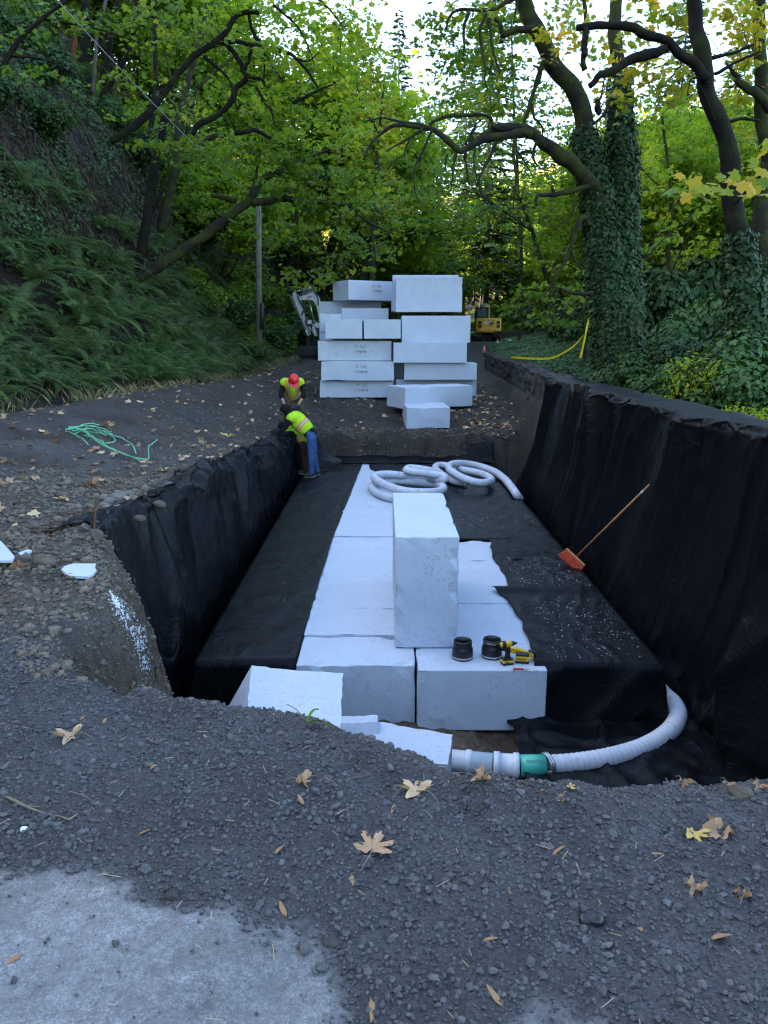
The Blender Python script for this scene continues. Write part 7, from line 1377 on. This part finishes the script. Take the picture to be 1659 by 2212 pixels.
# crouching third worker, mostly hidden behind the jeans
org = np.array([-1.86, 17.95, ZT + .02])
J = dict(pelvis=(-.02,0,.74), spine=(-.12,.06,.86), chest=(-.30,.14,.98), neck=(-.44,.20,1.02), head=(-.55,.24,1.03), face=(-.8,.3,-.5), up=(-.5,.2,.8), hem=.16, sc=1.03,
 hipL=(-.02,.11,.70), knL=(-.04,.14,.40), anL=(.02,.14,.10), toeL=(-.17,.16,.03), hipR=(-.02,-.10,.70), knR=(-.06,-.10,.40), anR=(.0,-.1,.10), toeR=(-.2,-.12,.03),
 shR=(-.36,-.06,.98), elR=(-.52,-.12,.76), wrR=(-.72,-.12,.80), hdR=(-.9,.0,.1), pnR=(.0,.2,-1), shL=(-.36,.34,.98), elL=(-.5,.4,.74), wrL=(-.68,.36,.72), hdL=(-.9,0,0), pnL=(0,-.2,-1))
person(J, org, 'crouching worker in dark brown trousers and hi vis vest, half hidden behind the jeans', 'blackcloth', 'maroon', 'hivis', 'boot', 'whiteglove', None, 'blackcloth', stripes=['straps'])
# far worker with the red hard hat
x_, y_ = -2.36, 20.0; org = np.array([x_, y_, gz(x_, y_)])
J = dict(pelvis=(.02,.10,.74), spine=(.0,.0,.88), chest=(-.01,-.13,1.02), neck=(.02,-.28,1.12), head=(.06,-.40,1.145), face=(.05,-.62,-.78), up=(.05,-.8,.62), hem=.12, sc=1.1,
 hipL=(-.11,.06,.82), knL=(-.16,-.06,.44), anL=(-.17,.04,.10), toeL=(-.20,-.16,.03), hipR=(.14,.06,.82), knR=(.18,-.06,.44), anR=(.18,.04,.10), toeR=(.21,-.16,.03),
 shL=(-.20,-.31,1.12), elL=(-.25,-.40,.84), wrL=(-.17,-.47,.62), hdL=(.1,-.1,-1), pnL=(.9,.1,.1), shR=(.20,-.31,1.12), elR=(.27,-.40,.84), wrR=(.13,-.48,.62), hdR=(-.35,-.1,-.9), pnR=(-.9,.1,.2))
J.update(shL=(.20,-.18,1.08), shR=(-.20,-.18,1.08), elL=(.28,-.28,.80), elR=(-.26,-.28,.80), wrL=(.14,-.40,.58), wrR=(-.17,-.40,.58), hdL=J['hdR'], hdR=J['hdL'], pnL=J['pnR'], pnR=J['pnL'], hipL=(.14,.10,.70), hipR=(-.11,.10,.70), knL=(.19,-.12,.40), knR=(-.17,-.12,.40), anL=(.18,.04,.10), anR=(-.17,.04,.10), toeL=(.21,-.16,.03), toeR=(-.20,-.16,.03))
person(J, org, 'stooping worker in a red hard hat and hi vis vest with blue gloves', 'blackcloth', 'brownpant', 'hivis', 'boot', 'blueglove', 'redhat', None, True, stripes=['straps'])
# ================================================================== EXCAVATORS
def stadium(L_, H, n=8): 
    r = H / 2; return [(-L_ / 2 + r + r * math.cos(a), r + r * math.sin(a)) for a in np.linspace(math.pi / 2, 3 * math.pi / 2, n)] + [(L_ / 2 - r + r * math.cos(a), r + r * math.sin(a)) for a in np.linspace(-math.pi / 2, math.pi / 2, n)]
def track(root, x0, x1, L_, H, cy=0.):
    mb = MB(); o = [(a + cy, b) for a, b in stadium(L_, H)]; mb.prism(o, x0, x1, 'x')
    for k in range(26):
        t = -L_ / 2 + H / 2 + (L_ - H) * k / 25; mb.box(((x0 + x1) / 2, t + cy, H + .008), (x1 - x0, .05, .03)); mb.box(((x0 + x1) / 2, t + cy, .012), (x1 - x0, .05, .024))
    for k in range(7): a = math.pi / 2 + math.pi * (k + .5) / 7; mb.box(((x0 + x1) / 2, cy - L_ / 2 + H / 2 + math.cos(a) * (H / 2 + .01), H / 2 + math.sin(a) * (H / 2 + .01)), (x1 - x0, .05, .035), R=Rx(a)); 
    t_ = mb.build('track', M['track'], root); m2 = MB()
    for k in range(5): m2.lathe([(0, x0 - .01), (H * .30, x0 - .01), (H * .30, x1 + .01), (0, x1 + .01)], c=(0, cy - L_ / 2 + H / 2 + (L_ - H) * k / 4, H / 2), n=14, R=np.array([[0, 0, 1], [1, 0, 0], [0, 1, 0]]))
    m2.build('wheels', M['mud'], t_)
# yellow excavator seen from behind
S_ = .00732; b = aty(*zx2(262, 600), 72); o = thing('excavator', (b[0], 73.2, gz(b[0], 73.2) + .02), 'yellow excavator seen from behind, parked at the road end', 'excavator'); X = lambda q: (q - 262) * S_; Z = lambda q: (600 - q) * S_
track(o, X(92), X(178), 2.9, .66); track(o, X(352), X(432), 2.9, .66); mb = MB(); mb.box((0, 0, .42), (1.4, 1.6, .34), bev=.03); mb.lathe([(0,.58),(.5,.58),(.5,.86),(0,.86)], n=24); mb.build('undercarriage', M['mud'], o)
mb = MB(); n = 11; out = [(X(108), 320), (X(425), 320)]
def cwrow(zy, inset, y0): return [(x_ * (1 - inset), y0 + .32 * (abs(x_) / 1.16) ** 2.6, Z(zy)) for x_ in np.linspace(X(108), X(427), n)]
rows = [cwrow(320, .02, -1.16), cwrow(326, 0, -1.20), cwrow(430, 0, -1.22), cwrow(455, .02, -1.27), cwrow(488, .06, -1.27), cwrow(496, .08, -1.2)]; V = [p for r_ in rows for p in r_]; m0 = len(V); V += [(p[0], .5, p[2]) for r_ in rows for p in r_]
Pp = [[j * n + i, j * n + i + 1, (j + 1) * n + i + 1, (j + 1) * n + i] for j in range(len(rows) - 1) for i in range(n - 1)]; k = len(rows); Pp += [[i, m0 + i, m0 + i + 1, i + 1] for i in range(n - 1)] + [[(k - 1) * n + i, (k - 1) * n + i + 1, m0 + (k - 1) * n + i + 1, m0 + (k - 1) * n + i] for i in range(n - 1)] + [[j * n, (j + 1) * n, m0 + (j + 1) * n, m0 + j * n] for j in range(k - 1)] + [[j * n + n - 1, m0 + j * n + n - 1, m0 + (j + 1) * n + n - 1, (j + 1) * n + n - 1] for j in range(k - 1)] + [[m0 + j * n + i, m0 + (j + 1) * n + i, m0 + (j + 1) * n + i + 1, m0 + j * n + i + 1] for j in range(k - 1) for i in range(n - 1)]
mb.add(np.array(V), Pp); mb.build('counterweight', M['yellow'], o)
mb = MB(); mb.box((X(272), -1.235, Z(382)), (.93, .03, .68), bev=.01); hd = mb.build('rear_door', M['yellow'], o); mb = MB(); mb.box((X(314), -1.255, Z(380)), (.09, .02, .11), bev=.005); mb.build('latch', M['black'], hd)
mb = MB(); mb.lathe([(0,.0),(.20,.0),(.20,.012),(0,.012)], c=(X(283), -1.252, Z(380)), n=24, R=Rx(math.pi / 2)); mb.build('logo_disc', M['maroon'], hd)
text('CAT', .36, 'white', hd, (X(250), -1.272, Z(378)), (math.pi / 2, 0, 0), .012)
for xx, s in ((153, -1), (385, 1)):
    mb = MB()
    for zz_ in (372, 418): mb.box((X(xx), -1.06 - .05, Z(zz_)), (.30, .05, .27), R=Rz(.32 * s), bev=.01)
    mb.build('vent_grille', M['black'], o); mb = MB(); mb.box((X(xx - 30 if s < 0 else xx + 22), -1.0, Z(400)), (.05, .04, .14), R=Rz(.4 * s)); mb.build('tail_lamp', M['maroon'], o)
mb = MB(); mb.box((0, -1.24, Z(468)), (1.5, .06, .16), bev=.02); mb.box((X(262), -1.28, Z(460)), (.35, .04, .08), bev=.01); mb.build('bumper', M['yellow'], o); mb = MB(); mb.box((0, .75, Z(420)), (2.2, 1.5, 1.0), bev=.05); mb.build('house', M['yellow'], o)
mb = MB(); W, Hc = X(270) - X(118), Z(184) - Z(322); cx, cz = (X(270) + X(118)) / 2, (Z(184) + Z(322)) / 2
for a, c_, d_ in [((cx, .35, Z(184) - .04), 0, (W, 1.7, .10)), ((X(118) + .06, -.46, cz), 0, (.12, .10, Hc)), ((X(270) - .06, -.46, cz), 0, (.12, .10, Hc)), ((cx, -.46, Z(316)), 0, (W, .10, .22)), ((cx, -.46, Z(196)), 0, (W, .10, .16)), ((X(118) + .05, 1.15, cz), 0, (.1, .1, Hc)), ((X(270) - .05, 1.15, cz), 0, (.1, .1, Hc)), ((X(118) + .05, .35, Z(316)), 0, (.08, 1.6, .3)), ((X(270) - .05, .35, Z(316)), 0, (.08, 1.6, .3))]: mb.box(a, d_, bev=.02)
cb = mb.build('cab', M['black'], o); mb = MB(); mb.box((cx, -.45, cz), (W - .2, .02, Hc - .25)); mb.box((cx, 1.15, cz), (W - .2, .02, Hc - .2)); mb.box((X(118) + .03, .35, cz), (.02, 1.5, Hc - .2)); mb.build('window', M['glass'], cb); mb = MB(); mb.box((cx, .35, Z(290)), (.45, .4, .7), bev=.08); mb.build('seat', M['black'], cb); mb = MB(); mb.box((X(204), -.52, Z(207)), (.09, .02, .05)); mb.build('rear_lamp', M['white'], cb)
mb = MB(); mb.prism([(.9, 1.5), (1.3, 1.5), (1.6, 2.5), (3.0, 3.35), (4.2, 3.0), (4.2, 2.8), (3.0, 3.0), (1.9, 2.2)], X(270), X(306), 'x'); mb.prism([(.5, Z(320)), (.9, Z(320)), (1.25, Z(150)), (1.0, Z(145))], X(272), X(304), 'x'); mb.build('boom', M['yellow'], o)
mb = MB()
for q in (222, 245, 262, 275): mb.tube(np.array([[X(q), 1.2, Z(190)], [X(q), 1.25, Z(150)], [X(q) + .05, 1.6, Z(128)], [X(q) + .08, 2.2, Z(135)]]), .028, 6)
mb.build('hydraulic_lines', M['mwhite'], o, True)
# white excavator: boom, stick and bucket beside the stack, machine behind it
def ze(x, y): return (710 + x * .10401) / 1.1573, (690 + y * .10401) / 1.1573
YE = 45.; b = aty(*ze(640, 2080), YE); zg = gz(b[0], YE); dz0 = b[2] - zg; o = thing('excavator', (b[0], YE, zg), 'white excavator behind the left foam stack, black bucket on the ground', 'excavator')
def pe(x, y): p = aty(*ze(x, y), YE); return (p[0] - b[0], p[2] - zg)
def pl(pts): return [pe(*q) for q in pts]
mb = MB(); mb.prism(pl([(395,455),(690,330),(735,325),(840,500),(960,900),(1120,1500),(980,1560),(860,1100),(790,720),(700,592),(560,570),(430,582),(400,545)]), -.20, .20, 'y'); bo = mb.build('boom', M['mwhite'], o)
mb = MB()
for k in range(3): P = np.array([[pe(*q)[0], -.215 - .0 * k, pe(*q)[1]] for q in [(400, 430 + k * 26), (700, 330 + k * 26), (730, 345 + k * 28), (800, 470 + k * 16)]]); mb.tube(catm(P, 5), .026, 6)
mb.build('hydraulic_lines', M['mgrey'], bo, True); x0, z0 = pe(617, 508); te = text('TAKEUCHI', .20, 'red', bo, (x0, -.213, z0), (math.pi / 2, -.18, 0), .006); te.scale = (.28, .8, 1)
mb = MB(); mb.prism(pl([(212,395),(330,430),(392,545),(520,870),(565,1050),(660,1290),(640,1400),(575,1445),(535,1400),(400,990),(335,800),(228,520)]), -.17, .17, 'y'); st = mb.build('stick', M['mwhite'], o); mb = MB(); mb.prism(pl([(150,490),(212,480),(228,520),(340,830),(420,1060),(400,1060),(320,860)]), -.12, .12, 'y'); mb.build('stick_side', M['mgrey'], st)  # second prism: left face of the stick, in a darker grey
def cyl(a, m_, c_, r0, r1, name, mat='mwhite', yoff=0.):
    A = [np.array([pe(*q)[0], yoff, pe(*q)[1]]) for q in (a, m_, c_)]; mb = MB(); mb.tube(np.array([A[0], A[1]]), r0, 10); c1 = mb.build(name, M[mat], o, True); m2 = MB(); m2.tube(np.array([A[1], A[2]]), r1, 8); m2.tube(np.array([A[2] + [0, -.08, 0], A[2] + [0, .08, 0]]), r1 * 1.6, 8); m2.build('rod', M['steel'], c1, True)
cyl((660,262), (415,335), (268,380), .085, .045, 'stick_cylinder'); cyl((425,1010), (520,1290), (560,1400), .075, .045, 'bucket_cylinder', 'mgrey', -.26); cyl((840,1420), (720,1060), (600,600), .085, .05, 'boom_cylinder', 'mgrey', .05)
mb = MB()
for pts in [[(330,430),(360,560),(420,640),(500,780),(545,900),(545,1010),(580,1080)], [(340,520),(400,640),(470,760),(520,900),(540,1020),(600,1160),(650,1200)], [(520,1070),(590,1180),(660,1190),(720,1185)], [(480,820),(450,900),(420,960)], [(540,1120),(600,1260),(640,1330),(600,1380)], [(735,360),(800,440),(830,560),(825,700)]]: mb.tube(catm(np.array([[pe(*q)[0], -.24, pe(*q)[1]] for q in pts]), 5), .03, 6)
mb.build('hoses', M['black'], o, True); mb = MB(); mb.prism(pl([(670,1160),(720,1150),(800,1400),(830,1450),(740,1440),(690,1330)]), -.1, .25, 'y'); mb.tube(np.array([[pe(625,1110)[0], -.3, pe(625,1110)[1]], [pe(625,1110)[0], -.1, pe(625,1110)[1]]]), .13, 14); mb.tube(np.array([[pe(810,1180)[0], -.12, pe(810,1180)[1]], [pe(810,1180)[0], .12, pe(810,1180)[1]]]), .17, 14); mb.build('swing_bracket', M['mwhite'], o)
mb = MB(); mb.prism(pl([(585,1380),(640,1340),(695,1400),(640,1500),(600,1470)]), -.14, .14, 'y'); mb.prism(pl([(545,1430),(640,1440),(660,1700),(540,1700)]), -.12, .12, 'y'); mb.prism(pl([(700,1470),(800,1440),(790,1640),(690,1690)]), -.12, .12, 'y'); mb.build('bucket_linkage', M['mud'], o)
mb = MB(); prof = [(-.42, .62), (-.50, .35), (-.42, .10), (-.2, .0), (.1, .02), (.42, .20), (.47, .62), (.40, .70), (.0, .78), (-.3, .74)]; xa, xb_ = pe(392, 1800)[0], pe(825, 1800)[0]; zb_, zt_ = pe(600, 2070)[1], pe(600, 1660)[1]; hh = (zt_ - zb_) / .78; mb.prism([(p_[0] * hh, zb_ + p_[1] * hh) for p_ in prof], xa, xb_, 'x'); bk_ = mb.build('bucket', M['mud'], o); m2 = MB(); m2.box(((xa + xb_) / 2 - .05, -.42 * hh, zb_ + .10), (xb_ - xa + .2, .04, .16)); m2.build('cutting_edge', M['mgrey'], bk_)
xm = pe(1300, 1900)[0]; mb = MB(); mb.box((xm, .6, 1.35), (2.1, 2.4, .9), bev=.08); mb.build('house', M['mgrey'], o); mb = MB(); mb.box((xm + .3, .2, 2.3), (1.0, 1.4, 1.5), bev=.08); cb = mb.build('cab', M['black'], o); mb = MB(); mb.box((xm + .3, -.515, 2.4), (.8, .02, 1.0)); mb.build('window', M['glass'], cb); track(o, xm - 1.1, xm - .65, 2.8, .65, .5); track(o, xm + .65, xm + 1.1, 2.8, .65, .5); mb = MB(); mb.box((xm, .5, .6), (1.4, 1.6, .6), bev=.03); mb.build('undercarriage', M['mud'], o)
# ================================================================== LIGHT
w = bpy.data.worlds.new('World'); scene.world = w; w.use_nodes = True
nt = w.node_tree; bg = nt.nodes['Background']; sky = nt.nodes.new('ShaderNodeTexSky'); sky.sky_type = 'NISHITA'; sky.sun_disc = False
SUN = np.array([-.88, .25, .40]); SUN /= np.linalg.norm(SUN)
sky.sun_elevation = math.asin(SUN[2]); sky.sun_rotation = math.atan2(SUN[0], SUN[1]) % (2 * math.pi); sky.altitude = 100; sky.air_density = 1.0; sky.dust_density = 2.0; sky.ozone_density = 1.0
nt.links.new(sky.outputs[0], bg.inputs[0]); bg.inputs[1].default_value = .15
sl = bpy.data.lights.new('sun', 'SUN'); sl.energy = 4.5; sl.angle = math.radians(.5); sl.color = (1, .86, .66); so = bpy.data.objects.new('sun', sl); COL.objects.link(so)
so.rotation_euler = Vector(tuple(SUN)).to_track_quat('Z', 'Y').to_euler()
scene.view_settings.view_transform = 'Standard'; scene.view_settings.look = 'None'; scene.view_settings.exposure = 2.7; scene.view_settings.gamma = 1
scene.render.engine = 'CYCLES'; cy = scene.cycles; cy.use_denoising = True; cy.sample_clamp_indirect = 3.0; cy.filter_width = 1.25
try: cy.denoiser = 'OPENIMAGEDENOISE'; cy.denoising_input_passes = 'RGB_ALBEDO_NORMAL'
except Exception: pass
cy.max_bounces = 6; cy.diffuse_bounces = 4; cy.glossy_bounces = 2; cy.transmission_bounces = 4; cy.transparent_max_bounces = 4; cy.caustics_reflective = False; cy.caustics_refractive = False; cy.use_adaptive_sampling = True; cy.adaptive_threshold = .01
